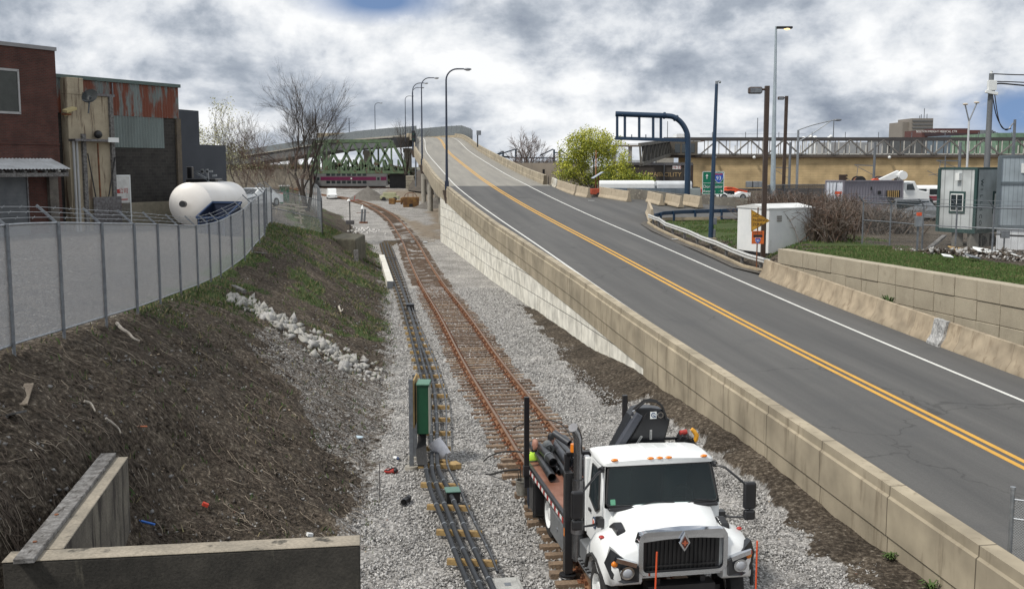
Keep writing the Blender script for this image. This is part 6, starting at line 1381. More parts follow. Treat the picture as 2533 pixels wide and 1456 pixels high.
mb = MB(); mb.box(-.92, .92, -.87, -.78, .47, .58); mb.bar((-.9, -.8, .55), (-.9, 1, zz1), .09); mb.bar((.9, -.8, .55), (.9, 1, zz1), .09)
for k in range(4): mb.box(-.75+k*.5-.03, -.75+k*.5+.03, -.84, -.74, -.85, .6)
mb.box(-.92, .92, .95, 1.05, zz1-.06, zz1+.06); mb.build('rim', M('bin_rim', (.02, .045, .11), sp=.1), t)
def car(name, label, loc, rz, col, L=4.5, W_=1.8, Hh=1.45, van=False, group=None):
 t = thing(name, label, 'van' if van else 'car', tuple(loc), rz, group)     # front towards local -y
 h, w2, l2 = Hh, W_/2, L/2
 if van: pr = [(-l2, .35), (-l2, .95), (-l2+.75, 1.12), (-l2+1.25, h*.93), (-l2+1.7, h), (l2-.15, h), (l2, h*.9), (l2, .35)]
 else: pr = [(-l2, .3), (-l2+.03, .72), (-l2+1.0, .90), (-l2+1.75, h-.04), (-l2+2.3, h), (l2-1.3, h-.02), (l2-.6, .98), (l2-.05, .92), (l2, .3)]
 def sec(x, ins): return [(x*(1-(ins if z > .95 else 0)), y, z) for y, z in pr]
 mb = MB(); mb.loft([sec(-w2, .16), sec(-w2*.9, 0.02), sec(w2*.9, .02), sec(w2, .16)]); bd = mb.build('body', col, t, bevel=.04, seg=2)
 g = MB()
 if van:
  for s in (-1, 1): g.box(s*(w2*.84)-.02, s*(w2*.84)+.02, -l2+1.4, -l2+2.3, 1.15, h-.25)
  g.box(-w2*.62, -.06, l2-.02, l2+.015, 1.15, h-.28); g.box(.06, w2*.62, l2-.02, l2+.015, 1.15, h-.28)
 else:
  for s in (-1, 1): g.box(s*w2*.86-.02, s*w2*.86+.02, -l2+1.75, l2-1.25, .98, h-.14)
  g.cbox((0, l2-.95, h-.25), (W_*.72, .5, .04), 0, -.62); g.cbox((0, -l2+1.4, h-.28), (W_*.72, .6, .04), 0, .62)
 g.build('windows', K['glass'], t)
 for x in (-w2+.08, w2-.08):
  for y in (-l2+.85, l2-.9):
   q = MB(); q.cyl((x-.1, y, .33), (x+.1, y, .33), .33, n=18); wq = q.build('wheel', K['rubber'], t, smooth=30)
   q = MB(); q.cyl((x-.105, y, .33), (x+.105, y, .33), .19, n=12); q.build('rim', K['galv'], wq, smooth=30)
 for s in (-1, 1): q = MB(); q.box(s*w2*.8-.12, s*w2*.8+.12, l2-.01, l2+.02, .75, 1.0); q.build('tail_lamp', K['red'], t)
 for s in (-1, 1): q = MB(); q.box(s*w2*.75-.16, s*w2*.75+.16, -l2-.02, -l2+.03, .62, .78); q.build('headlight', K['chrome'], t)
 q = MB(); q.box(-w2, w2, l2, l2+.08, .35, .55); q.build('bumper', K['black'], t); return t
g_ = lambda px, py, Y: WY(px, py, Y)
p = g_(632, 482, 82); car('parked_car', 'white car showing between the tank end and the fence', (p.x, p.y, p.z-.9), math.radians(-25), K['white'])
p = g_(620, 498, 80); t = thing('dark_trailer', 'small black trailer between the white tank and the fence', 'trailer', tuple(p))
mb = MB(); mb.cbox((p.x+.3, p.y-1, p.z-.4), (1.4, 2.6, .5), -.3); mb.build('bed', K['black'], t, world=True); mb = MB(); mb.bar((p.x-.5, p.y-2, p.z), (p.x+1, p.y, p.z+.5), .08); mb.bar((p.x-.4, p.y-2.3, p.z-.3), (p.x+1.2, p.y-.6, p.z+.2), .08); mb.build('side_rail', K['galvd'], t, world=True)
t = thing('lift_machine', 'black work machine with grey arms parked against the navy building', 'machine', tuple(WY(505, 452, 72)))
Yk = 73
mb = MB(); a, b = WY(468, 460, Yk), WY(555, 440, Yk); mb.box(a.x, b.x-.4, Yk-.8, Yk+1, a.z-.5, a.z+.5); mb.box(a.x, a.x+.35, Yk-.5, Yk, a.z+.4, WY(480, 412, Yk).z); mb.build('machine_body', K['black'], t, world=True, bevel=.05)
mb = MB()
for (x0, y0_, x1, y1_) in ((480, 425, 526, 424), (484, 428, 515, 445), (512, 418, 516, 462), (500, 418, 500, 430), (525, 435, 536, 434), (540, 448, 560, 452)): mb.bar(WY(x0, y0_, Yk-1), WY(x1, y1_, Yk-1), .13)
mb.build('arm', K['galv'], t, world=True)
t = thing('scrap_crates', 'open timber crates and frames behind the corner chain-link fence', 'crates', tuple(WY(720, 510, 90)))
mb = MB()
for (x0, y0_, x1, y1_) in ((672, 507, 740, 519), (683, 500, 683, 530), (700, 503, 740, 508), (740, 520, 745, 555), (730, 512, 760, 512), (730, 520, 755, 521), (730, 528, 752, 530), (728, 537, 750, 540)): mb.bar(WY(x0, y0_, 88), WY(x1, y1_, 88), .10)
mb.build('frame', M('crate_wood', (.4, .36, .3), sp=.1), t, world=True)
t = thing('green_bin', 'small green bin beyond the end post of the silver fence', 'bin', tuple(WY(700, 470, 110)))
p = WY(701, 468, 118); mb = MB(); mb.box(p.x-.45, p.x+.45, p.y, p.y+.8, p.z-1.6, p.z+.30); mb.build('bin_body', M('bin_green', (.03, .16, .09), sp=.1), t, world=True, bevel=.05); mb = MB(); mb.box(p.x-.5, p.x+.5, p.y-.05, p.y+.85, p.z+.3, p.z+.42); mb.build('lid', K['signwhite'], t, world=True)
BK = {'dark': M('dark_bark', (.045, .036, .030), (.07, .058, .048), sc=4, r=.9, sp=.2), 'grey': M('grey_bark', (.16, .14, .12), (.10, .085, .07), sc=4, r=.9, sp=.2), 'pale': M('pale_bark', (.26, .23, .19), (.17, .145, .12), sc=4, r=.9, sp=.2), 'red': M('reddish_twig', (.13, .075, .055), (.09, .055, .045), sc=4, r=.9, sp=.2)}
def tree(name, label, base, h, spread, mat, seed, levels=5, trunks=1, r0=.25, lean=0, leaves=None, leafn=0, leafs=.16, cat='tree', first=.28, twm=None, group=None, up=.1, rmin=.008, mir=1, tilt=.28):
 r = random.Random(seed); base = Vector(base); t = thing(name, label, cat, tuple(base), group=group)
 big, small = MB(), MB(); tips = []
 def grow(p, d, L, rad, lv):
  n = 4 if lv < 3 else 3; pts = [p]; q = p.copy(); dd = d.copy()
  for k in range(n):
   dd = (dd+Vector((r.gauss(0, .13), r.gauss(0, .13), r.gauss(.02, .08)))).normalized(); q = q+dd*L/n; pts.append(q.copy())
  tgt = big if lv < 2 else small; sides = 8 if lv == 0 else 6 if lv == 1 else 4 if lv == 2 else 3
  e = rad*(.62 if lv < levels else .3); tgt.tube(pts, [rad+(e-rad)*k/n for k in range(n+1)], sides, False)
  if lv >= levels-1: tips.append(q.copy())
  if lv >= levels-2 and leafn: tips.append(pts[len(pts)//2].copy())
  if lv >= levels: return
  nb = 3 if lv < 2 else r.choice((3, 4, 4)) if lv < levels-1 else r.choice((3, 4))
  for k in range(nb):
   f = 1.0 if k == 0 else r.uniform(.35, .95); i = min(n-1, int(f*n)); s = pts[i].lerp(pts[i+1], f*n-i) if f < 1 else q
   a = r.uniform(0, 6.283); sp_ = (.30 if k == 0 else r.uniform(.45, .95))*spread
   perp = dd.orthogonal().normalized(); perp.rotate(Matrix.Rotation(a, 3, dd)); nd = (dd+perp*sp_+Vector((0, 0, up*r.random()))).normalized()
   grow(s, nd, L*r.uniform(.62, .84), max(e*(.95 if k == 0 else .7), rmin), lv+1)
 for k in range(trunks):
  a = 2*math.pi*k/max(1, trunks)+r.random(); d = Vector((math.cos(a)*tilt*(trunks > 1)+lean, math.sin(a)*tilt*.7*(trunks > 1), 1)).normalized()
  grow(base+Vector((math.cos(a), math.sin(a), 0))*r0*.6*(trunks > 1), d, h*first*r.uniform(.9, 1.1), r0*(1 if trunks == 1 else .75), 0)
 zmx = max(v[2] for v in small.v)-base.z; f = h/zmx
 for m in (big, small): m.v = [tuple(base+Vector(((v[0]-base.x)*f*mir, (v[1]-base.y)*f, (v[2]-base.z)*f))) for v in m.v]
 big.build('trunk', mat, t, world=True, smooth=60); cr = small.build('crown', twm or mat, t, world=True)
 if leafn:
  vs = []; fs = []; ms = []
  for q in tips:
   q = base+(q-base)*f
   for k in range(leafn):
    c = q+Vector((r.gauss(0, .32), r.gauss(0, .32), r.gauss(0, .26)))*(.6+h*.03); a = Vector((r.gauss(0, 1), r.gauss(0, 1), r.gauss(0, 1))).normalized(); b = a.orthogonal().normalized(); c_ = a.cross(b); s = leafs*r.uniform(.5, 1.2); o = len(vs)
    vs += [c-b*s, c-c_*s*.6, c+b*s, c+c_*s*.6]; fs.append((o, o+1, o+2, o+3)); ms.append(r.randrange(len(leaves)))
  mb = MB(); mb.v = [tuple(v) for v in vs]; mb.f = fs; mb.m = ms; mb.build('foliage', leaves, t, world=True)
 return t
Yt = 108; b_ = WY(757, 500, Yt); b_.z = 3.5
tree('bare_tree', 'tall bare dark tree with several trunks rising in front of the green truss bridge', b_, WY(757, 143, Yt).z-3.5, .70, BK['dark'], 11, 6, 3, .42, -.05, first=.40, up=.16, rmin=.011, tilt=.13)
b_ = WY(735, 470, 98); b_.z = 3.4
tree('bare_tree', 'pale thin leaning tree with bleached branches beside the navy building', b_, 7.6, .8, BK['pale'], 5, 5, 2, .13, -.35, first=.36)
b_ = WY(665, 470, 95); b_.z = 3.8
tree('bare_tree', 'slender pale many-stemmed sapling before the embankment wall', b_, 8.3, .7, BK['grey'], 8, 5, 3, .10, .05, first=.33, twm=BK['red'])
b_ = WY(600, 470, 100); b_.z = 4
tree('bare_tree', 'thin grey bare tree leaning beside the pale green budding tree', b_, 9.8, .7, BK['grey'], 31, 5, 2, .11, -.1, first=.33)
LY = [M('bud_leaf', (.42, .42, .20), (.5, .48, .28), sc=3, r=.8, sp=0), M('bud_leaf_pale', (.55, .53, .36), (.4, .42, .22), sc=3, r=.8, sp=0)]
b_ = WY(505, 480, 112); b_.z = 3.6
tree('budding_tree', 'pale yellow-green budding tree rising behind the navy building', b_, WY(505, 233, 112).z-3.6, .75, BK['grey'], 3, 5, 3, .2, 0, LY, 2, .10, first=.3)
b_ = WY(1003, 380, 245); b_.z = 6
tree('bare_tree', 'small dark bare tree standing between the truss bridge and the ramp', b_, WY(1003, 290, 245).z-6, .6, BK['dark'], 12, 4, 3, .2, 0, first=.3)
K['green'] = M('bridge_green', (.12, .18, .10), (.08, .12, .07), sc=1.2, r=.75, sp=.15, c3=(.09, .05, .03), p3=.60, sc3=.9)
Yb_ = 262
def bx(px, Y=Yb_): return WY(px, 400, Y).x
zb0, zt0 = WY(900, 431, Yb_).z, WY(900, 346, Yb_).z
t = thing('truss_bridge', 'green riveted steel truss railway bridge over the tracks', 'bridge', (bx(890), Yb_, 0))
def side(Y, dx, name):
 mb = MB(); X = lambda p: bx(p)+dx; z0, z1 = zb0+.5, zt0-.3
 xl, xr, tl, tr = X(773), X(1012), X(808), X(968)
 mb.bar((xl, Y, z0), (xr, Y, z0), .55, .7); mb.bar((tl, Y, z1), (tr, Y, z1), .6, .75); mb.bar((xl, Y, z0), (tl, Y, z1), .6, .6); mb.bar((xr, Y, z0), (tr, Y, z1), .6, .6)
 n = 5; P = [tl+(tr-tl)*i/n for i in range(n+1)]; w_ = P[1]-P[0]
 for x in (P[0], P[-1]): mb.bar((x, Y, z0), (x, Y, z1), .4)
 for i in range(-1, n+1):
  xa = P[0]+i*w_
  for (a, b) in (((xa, z1), (xa+w_*1.25, z0)), ((xa+w_, z1), (xa-w_*.25, z0))):
   pts = []
   def cl(p, q):
    p, q = Vector((p[0], Y, p[1])), Vector((q[0], Y, q[1])); return p, q
   p, q = cl(a, b)
   if p.x < tl-.1 or p.x > tr+.1: continue
   mb.bar(p, q, .5, .5)
 for i in range(2*n+3):
  x = xl+(xr-xl)*(i+.5)/(2*n+3); top = z0+3.0
  mb.bar((x, Y, z0), (x, Y, top), .36); d = 1 if i % 2 else -1
  if xl+1 < x+d*1.1 < xr-1: mb.bar((x, Y, top), (x+d*1.1, Y, z0), .34)
 return mb.build('side_truss', K['green'], t, world=True)
side(Yb_, 0, 'a'); side(Yb_+5.2, -3.8, 'b')
mb = MB()
for i in range(9):
 f = i/8; a = bx(808)+(bx(968)-bx(808))*f; mb.bar((a, Yb_, zt0-.4), (a-3.8, Yb_+5.2, zt0-.4), .35)
 if i < 8: a2 = bx(808)+(bx(968)-bx(808))*(i+1)/8; mb.bar((a, Yb_, zt0-.5), (a2-3.8, Yb_+5.2, zt0-.5), .2); mb.bar((a2, Yb_, zt0-.5), (a-3.8, Yb_+5.2, zt0-.5), .2)
mb.build('top_bracing', K['green'], t, world=True)
mb = MB(); mb.prism([(bx(775), Yb_+.4), (bx(1010), Yb_+.4), (bx(1010)-3.8, Yb_+5), (bx(775)-3.8, Yb_+5)], 'z', zb0+.1, zb0+.9); mb.build('deck', M('deck_dark', (.03, .028, .025), sp=.2), t, world=True)
t = thing('stone_abutment', 'stepped grey stone abutment under the right end of the truss bridge', 'abutment', (bx(1018), Yb_, 0))
mb = MB(); 
for k in range(6): z = 1.9+k*.62; mb.box(bx(1004), bx(1030-k*1.2), Yb_-1, Yb_+8, z, z+.58)
mb.build('stone_courses', M('abutment_stone', (.36, .33, .26), (.24, .22, .18), sc=.8, sp=.25, bump=.3), t, world=True, bevel=.06)
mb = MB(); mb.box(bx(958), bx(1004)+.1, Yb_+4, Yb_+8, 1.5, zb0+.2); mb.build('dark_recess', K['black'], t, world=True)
t = thing('embankment_wall', 'long pale brown retaining wall of the railway embankment behind the bare trees', 'retaining wall', (bx(650), Yb_, 0))
zw = WY(650, 418, Yb_).z; mb = MB(); mb.prism([(bx(540), Yb_+1), (bx(772), Yb_+1), (bx(772)-4, Yb_+9), (bx(540), Yb_+9)], 'z', -1, zw); mb.build('wall_face', M('brown_retaining', (.30, .265, .21), (.23, .2, .16), sc=.35, r=.9, sp=.15, c3=(.17, .15, .12), p3=.6, sc3=.8), t, world=True)
struct(MB().box(-170, bx(772)-3, Yb_+5, Yb_+30, -1, zw-.2).build('hill', M('embankment_scrub', (.09, .075, .05), (.05, .055, .03), sc=.6, sp=.3)))
r = random.Random(77); pts = []
for i in range(1500): X = r.uniform(bx(545), bx(770)); Y = Yb_+r.uniform(1, 8); pts.append((X, Y, zw, 8))
blades('embankment_brush', pts, [M('brush_a', (.12, .09, .05), sp=0), M('brush_b', (.16, .10, .06), sp=0), GR[2]], .06, .16, .06, .8, 4, 'low dry brush along the top of the embankment wall', 'brush', 2)
mb = MB(); a, b = WY(1010, 462, 258), WY(1092, 462, 250); 
vs = [(bx(1012), 262, 2.4), (a.x, 256, 2.2), (b.x+4, 240, 1.4), (b.x+8, 262, 7.5), (bx(1030), 266, 6.8), (bx(1012), 268, 5.0)]
mb.add(vs, [(0, 1, 2, 3, 4, 5)]); struct(mb.build('dirt_slope', M('dirt_bank', (.10, .085, .07), (.065, .055, .045), sc=.8, sp=.3)))
t = thing('railway_track', 'far straight railway line along the top of the gravel bank', 'railway track', (-20, 268, 2.4))
for yy in (266.5, 268): mb = MB(); mb.box(-70, 0, yy-.04, yy+.04, 2.5, 2.72); mb.build('rail', K['rust'], t, world=True)
Yc = 277; t = thing('passenger_train', 'silver two-deck railway coach with a purple band under the truss bridge', 'train', (bx(870, Yc), Yc, 2.5))
zc0, zc1 = WY(870, 465, Yc).z, WY(870, 465, Yc).z+4.55; xl, xr = bx(768, Yc), bx(955, Yc)
K['coach'] = M('coach_silver', (.25, .25, .255), (.2, .2, .205), sc=.4, r=.45, met=.3, sp=.05); K['purple'] = M('coach_purple', (.17, .02, .08), sp=.03, r=.4)
mb = MB(); mb.prism([(Yc, zc0+.5), (Yc, zc0+3.9), (Yc+.4, zc0+4.45), (Yc+1.5, zc1), (Yc+2.6, zc0+4.45), (Yc+3, zc0+3.9), (Yc+3, zc0+.5)], 'x', xl, xr); mb.build('coach_body', K['coach'], t, world=True)
mb = MB(); mb.box(xl, xr, Yc-.02, Yc+.02, zc0+1.95, zc0+2.85); mb.build('purple_band', K['purple'], t, world=True)
for zz, nm in ((zc0+3.1, 'upper'), (zc0+1.15, 'lower')):
 for k in range(8): x = bx(806, Yc)+k*1.45*.92; mb = MB(); mb.box(x, x+.95, Yc-.03, Yc, zz, zz+.68); mb.build('window', K['glass'], t, world=True)
for x in (bx(786, Yc), bx(935, Yc)): mb = MB(); mb.box(x-.6, x+.6, Yc-.035, Yc, zc0+.9, zc0+3.0); mb.build('door', K['coach'], t, world=True); mb = MB(); mb.box(x-.3, x+.3, Yc-.05, Yc-.03, zc0+2.0, zc0+2.7); mb.build('window', K['glass'], t, world=True)
mb = MB(); mb.cyl((bx(868, Yc), Yc-.05, zc0+2.4), (bx(868, Yc), Yc-.02, zc0+2.4), .22, n=16); mb.build('emblem', K['signwhite'], t, world=True)
mb = MB(); mb.box(xl+.5, xr-.5, Yc+.3, Yc+2.7, zc0, zc0+.5); mb.build('underframe', K['black'], t, world=True)
t = thing('viaduct', 'long grey road viaduct on concrete piers behind the truss bridge', 'viaduct', (-70, 330, 0))
K['girdd'] = M('dark_girder', (.12, .125, .13), (.09, .095, .10), sc=.2, sp=.1)
vp = []
for px, yt_, Y in ((1030, 332, 305), (960, 337, 312), (880, 344, 322), (772, 362, 338), (680, 376, 352), (600, 389, 366), (555, 399, 374)): vp.append(WY(px, yt_, Y))
mb = MB(); mb.sweep(vp, [(-.3, -1.1), (-.3, .0), (.2, .0), (.2, -1.1)]); mb.build('parapet', K['concg'], t, world=True)
mb = MB(); mb.sweep(vp, [(-.2, -3.5), (-.2, -1.1), (-9, -1.1), (-9, -3.5)]); mb.build('girder', K['girdd'], t, world=True)
mb = MB(); mb.sweep(vp, [(.9, -1.15), (.9, -.85), (-9.5, -.85), (-9.5, -1.15)]); mb.build('deck_edge', K['concg'], t, world=True)
for k, (px, Y) in enumerate(((1005, 308), (905, 320), (800, 334), (720, 346), (650, 358), (590, 368))):
 p = WY(px, 380, Y); mb = MB()
 for dd in (0, 5): mb.box(p.x-.8, p.x+.8, p.y+1+dd, p.y+2.4+dd, -1, p.z+1)
 p2 = vp[0]; zc_ = next((a.z for a in vp if a.x <= p.x), vp[-1].z)-3.5; mb.box(p.x-1.0, p.x+1.0, p.y+.2, p.y+8, zc_-1.2, zc_); mb.build('pier', K['concg'], t, world=True)
sf = [p+Vector((0, 0, 0)) for p in vp]
screen('screen_fence', 'long grey mesh screen fence along the edge of the far viaduct', sf[::-1], 2.3, 0, 3.2)
mb = MB(); mb.box(-230, -30, 420, 440, -1, 6.5); mb.box(-170, -140, 400, 430, -1, 9)
tag(mb.build('distant_warehouse', M('distant_wall', (.20, .20, .20), (.14, .14, .145), sc=.08, sp=.1)), 'long low grey warehouse under the viaduct in the far distance', 'building')
LM = M('lamp_post_blue', (.02, .03, .055), (.03, .04, .065), r=.4, sp=.05)
def arclamp(label, px, yb, yt_, Y, arm=2.7, r_=.13, base=True, mat=None, s=1, group='curved lamp posts along the ramp'):
 b, tp = WY(px, yb, Y), WY(px, yt_, Y); t = thing('street_lamp', label, 'street lamp', tuple(b), group=group); h = tp.z-b.z; mat = mat or LM
 mb = MB(); R = arm*.62; P = [(0, 0, 0), (0, 0, h*.3), (0, 0, h-R)]+[(s*R*(1-math.cos(a)), 0, h-R+R*math.sin(a)) for a in [math.pi/2*k/7 for k in range(1, 8)]]+[(s*arm, 0, h)]
 mb.tube(P, [r_, r_*.8, r_*.55]+[r_*.5]*7+[r_*.45], 8); mb.build('pole', mat, t, smooth=30)
 mb = MB(); mb.sphere((s*(arm+.35), 0, h-.03), .42, 10, 6, (1, .45, .28)); hd = mb.build('lamp_head', K['galvd'], t, smooth=True)
 mb = MB(); mb.sphere((s*(arm+.38), 0, h-.11), .26, 10, 6, (1, .6, .35)); mb.build('lens', M('lamp_lens', (.6, .6, .6), sp=0), hd, smooth=True)
 if base:
  mb = MB(); mb.box(-.2, .2, -.2, .2, 0, .9); mb.build('base_box', mat, t, bevel=.02)
  mb = MB(); mb.loft([[(-.16, -.16, -1.35), (.28, -.16, -1.35), (.28, .16, -1.35), (-.16, .16, -1.35)], [(-.42, -.4, 0), (.42, -.4, 0), (.42, .4, 0), (-.42, .4, 0)]]); mb.build('bracket', M('bracket_concrete', (.12, .095, .08), sp=.1), t, bevel=.02)
 return t
arclamp('large curved lamp post on the ramp parapet, nearest of the row', 1105, 470, 171, 107, 1.75, .15)
arclamp('second curved lamp post up the ramp parapet', 1044, 408, 193, 163, 1.9, .15)
arclamp('third curved lamp post up the ramp, beside the traffic signal', 1022, 372, 206, 205, 2.2, .16)
arclamp('fourth curved lamp post up the ramp, arm just under the third', 1020.5, 350, 217, 246, 2.0, .15, base=False)
arclamp('curved lamp post at the near end of the viaduct, right of the small bare tree', 1003, 350, 238, 290, 1.6, .15, base=False)
arclamp('curved lamp post on the viaduct above the truss bridge', 928, 345, 255, 318, 1.5, .15, base=False)
arclamp('faint curved lamp post on the viaduct close to the big bare tree', 814, 352, 273, 335, 1.1, .13, base=False)
p = WY(864, 346, 325); o = MB().cyl((0, 0, 0), (0, 0, WY(864, 292, 325).z-p.z), .13, .1, 7).build('bare_pole', LM); o.location = p; tag(o, 'plain pole without an arm on the viaduct above the truss', 'pole')
p = WY(783, 365, 340); o = MB().cyl((0, 0, 0), (0, 0, WY(783, 262, 340).z-p.z), .12, .09, 7).build('bare_pole', LM); o.location = p; tag(o, 'thin pole half hidden by the big bare tree', 'pole')
t = thing('signal_mast', 'railway signal head on a rusty pole beside the ramp', 'signal', tuple(WY(1026, 460, 200)))
a, b = WY(1028, 462, 200), WY(1028, 330, 200); mb = MB(); mb.cyl(a, b, .14, n=8); mb.build('mast', K['galvd'], t, world=True)
mb = MB(); p = WY(1048, 333, 200); p = WY(1023, 340, 200); mb.box(p.x-.35, p.x+.3, 199.5, 199.9, p.z-.9, p.z+1.2); sg = mb.build('signal_head', K['black'], t, world=True)
for dz in (-.4, .6): mb = MB(); mb.cyl((p.x, 199.3, p.z+dz), (p.x, 199.5, p.z+dz), .2, n=12); mb.build('lens', M('signal_lens', (.02, .05, .04), r=.2, sp=0), sg, world=True)
t = thing('equipment_pole', 'short pole with a grey square box behind the ramp parapet', 'pole', tuple(WY(1183, 362, 190)))
a, b = WY(1181, 364, 200), WY(1181, 326, 200); mb = MB(); mb.cyl(a, b, .12, n=8); mb.build('mast', K['black'], t, world=True)
p = WY(1184, 329, 200); mb = MB(); mb.box(p.x-.42, p.x+.42, 199.6, 200, p.z-.4, p.z+.42); mb.build('box', K['galvd'], t, world=True, bevel=.02)
p = T(817, 492); car('white_van', 'white van parked where the track curves out of sight', (p.x+.3, p.y, p.z), math.radians(12), K['white'], 5.3, 2.0, 2.15, True)
def pile(label, px, py, R, h, m, seed):
 c = T(px, py); vs = []; fs = []; n = 28; rg = 9; cx, cy = c.x, c.y+R*.6
 for i in range(rg+1):
  f = i/rg
  for k in range(n):
   a = 2*math.pi*k/n; rr_ = R*f*(1+.12*nz(math.cos(a)*2, math.sin(a)*2, 1, seed)); z = h*(1-f)**1.05*(1+.1*nz(a, f*4, 1, seed+3)); vs.append((cx+rr_*math.cos(a), cy+rr_*math.sin(a)*.8, bed(cy)+z-.05))
 fs = [(i*n+k, i*n+(k+1) % n, (i+1)*n+(k+1) % n, (i+1)*n+k) for i in range(rg) for k in range(n)]
 mb = MB(); mb.add(vs, fs); tag(mb.build('gravel_pile', m, smooth=True), label, 'gravel pile')
GP = M('pile_gravel', (.15, .14, .125), (.11, .10, .09), sc=1.5, r=.95, sp=.3, bump=.5, bsc=8)
pile('large cone of dark gravel beside the far track', 905, 497, 4.6, 2.9, GP, 4)
pile('smaller dark gravel heap against the ramp bridge columns', 1078, 516, 4.4, 2.1, GP, 9)
p = T(1016, 512); t = thing('rusty_skip', 'rusty brown steel bucket skip standing in the dirt yard', 'skip', tuple(p), .1)
K['ochre'] = M('ochre_rust', (.26, .14, .04), (.13, .065, .03), sc=1.5, sp=.25, r=.85)
mb = MB(); mb.loft([[(-1.35, -1, 0), (1.35, -1, 0), (1.35, 1, 0), (-1.35, 1, 0)], [(-1.5, -1.1, 1.75), (1.5, -1.1, 1.75), (1.5, 1.1, 1.75), (-1.5, 1.1, 1.75)]]); mb.build('skip_body', K['ochre'], t, bevel=.05)
mb = MB(); mb.box(-.3, .3, -1.15, -1, .1, .6); mb.build('opening', K['black'], t)
mb = MB(); mb.tube(smooth3([(-1.2, 0, 1.75), (-.7, 0, 2.4), (.6, 0, 2.45), (1.1, 0, 1.75)], 4), .06, 6); mb.tube([(-.5, 0, 1.75), (-.5, 0, 2.4)], .06, 6); mb.tube([(.4, 0, 1.75), (.4, 0, 2.5)], .06, 6); mb.build('lifting_frame', K['rust'], t)
p = T(983, 505); t = thing('rusty_machine', 'low rusty machine part lying between the skip and the gravel cone', 'machine', tuple(p))
mb = MB(); mb.box(-1.6, -.4, -.5, .5, 0, 1.1); mb.box(-.4, 1.4, -.4, .4, .3, .7); mb.box(.6, .9, -.6, .6, 0, 1.2); mb.build('machine_body', K['ochre'], t, bevel=.08)
p = T(965, 497); t = thing('cable_reels', 'pale green and cream reel trailer behind the gravel cone', 'trailer', tuple(p))
mb = MB(); mb.box(-2, 1.8, -.6, .6, .4, 1.0); mb.box(-1.4, 1.2, -.5, .5, 1.0, 1.7); mb.build('trailer_body', M('reel_cream', (.40, .40, .25), sp=.2), t, bevel=.08)
for x in (-1.2, 1.0): mb = MB(); mb.cyl((x, -.7, .4), (x, -.5, .4), .4, n=14); mb.build('wheel', K['rubber'], t)
p = T(866, 575); hh = WY(866, 497, p.y).z-p.z; t = thing('signal_post', 'thin black post with a white-topped crossbar beside the far track', 'signal', tuple(p))
mb = MB(); mb.cyl((0, 0, 0), (0, 0, hh), .06, n=7); mb.build('post', K['black'], t)
mb = MB(); mb.box(-.45, .45, -.15, .15, .9, 1.35); mb.build('case', K['steel'], t, bevel=.02)
mb = MB(); mb.bar((-.2, 0, hh-.05), (1.0, 0, hh+.15), .12, .06); mb.bar((.45, 0, hh), (.62, 0, hh+.6), .06); mb.build('signal_arm', K['red'], t)
mb = MB(); mb.cyl((-.1, 0, hh), (-.1, 0, hh+.2), .22, .1, 8); mb.build('cap', K['white'], t)
p = T(898, 552); t = thing('track_machine', 'upright grey twin-cylinder track machine with a white cap beside the far track', 'track machine', tuple(p))
mb = MB()
for x in (-.25, .15): mb.cyl((x, 0, 0), (x+.15, 0, 1.9), .15, .12, 10)
mb.build('cylinder_pair', K['galvd'], t, smooth=30); mb = MB(); mb.cyl((-.05, 0, 1.95), (-.05, 0, 2.5), .28, .05, 10); mb.build('cap', K['white'], t)
mb = MB(); mb.bar((-.9, 0, 1.4), (.9, 0, 1.45), .06); mb.box(-.5, .6, -.3, .3, 0, .2); mb.build('frame', K['rust'], t)
r = random.Random(6); pts = [(T(900+r.gauss(0, 18), 572+r.gauss(0, 3))+Vector((0, 0, .05))) for k in range(90)]
tag(scatter_mesh('pale_rocks', [tuple(p) for p in pts], [r.uniform(.12, .28) for _ in pts], [STN[1], STN[1]], [0]*len(pts), seed=12), 'patch of pale rocks beside the far track', 'rocks', kind='stuff')
p = T(1052, 600); board(1052, 600, .25, .9, .4, 'white board lying on the ballast by the white block wall', K['white'], 0, 'white_board', 'board', .04)
r = random.Random(5); BG = [M('far_thicket', (.05, .07, .03), sp=0), M('far_thicket_dark', (.03, .035, .02), sp=0), M('far_thicket_brown', (.09, .07, .05), sp=0)]
vs = []; fs = []; ms = []
for i in range(4500):
 x = r.uniform(bx(760), bx(1000)); y = 292+r.uniform(0, 4); zz = 3+r.random()**.8*5.0*(1+.5*nz(x, 0, .2, 3)); s = r.uniform(.2, .5); a = r.uniform(0, 3.1); o = len(vs)
 vs += [(x-s*math.cos(a), y-s*math.sin(a), zz), (x, y, zz-s*.7), (x+s*math.cos(a), y+s*math.sin(a), zz+r.uniform(-.2, .2)), (x, y+.1, zz+s*.7)]; fs.append((o, o+1, o+2, o+3)); ms.append(r.randrange(3))
mb = MB(); mb.v = vs; mb.f = fs; mb.m = ms; tag(mb.build('thicket', BG), 'dark green thicket seen through the green truss bridge', 'thicket', kind='stuff')
ZR = 3.6
def onz(px, py, z=ZR): return W(px, py, z)
b = WY(1757, 590, 69); t = thing('camera_pole', 'blue tapered pole with a small white camera standing in the grass verge', 'pole', tuple(b)); hh = WY(1772, 208, 69)
mb = MB(); mb.cyl((0, 0, -.3), (hh.x-b.x, 0, hh.z-b.z), .165, .10, 12); mb.build('pole', K['navy'], t, smooth=30)
mb = MB(); mb.box(-.3, .3, -.3, .3, -.2, .06); mb.build('base', K['conc'], t)
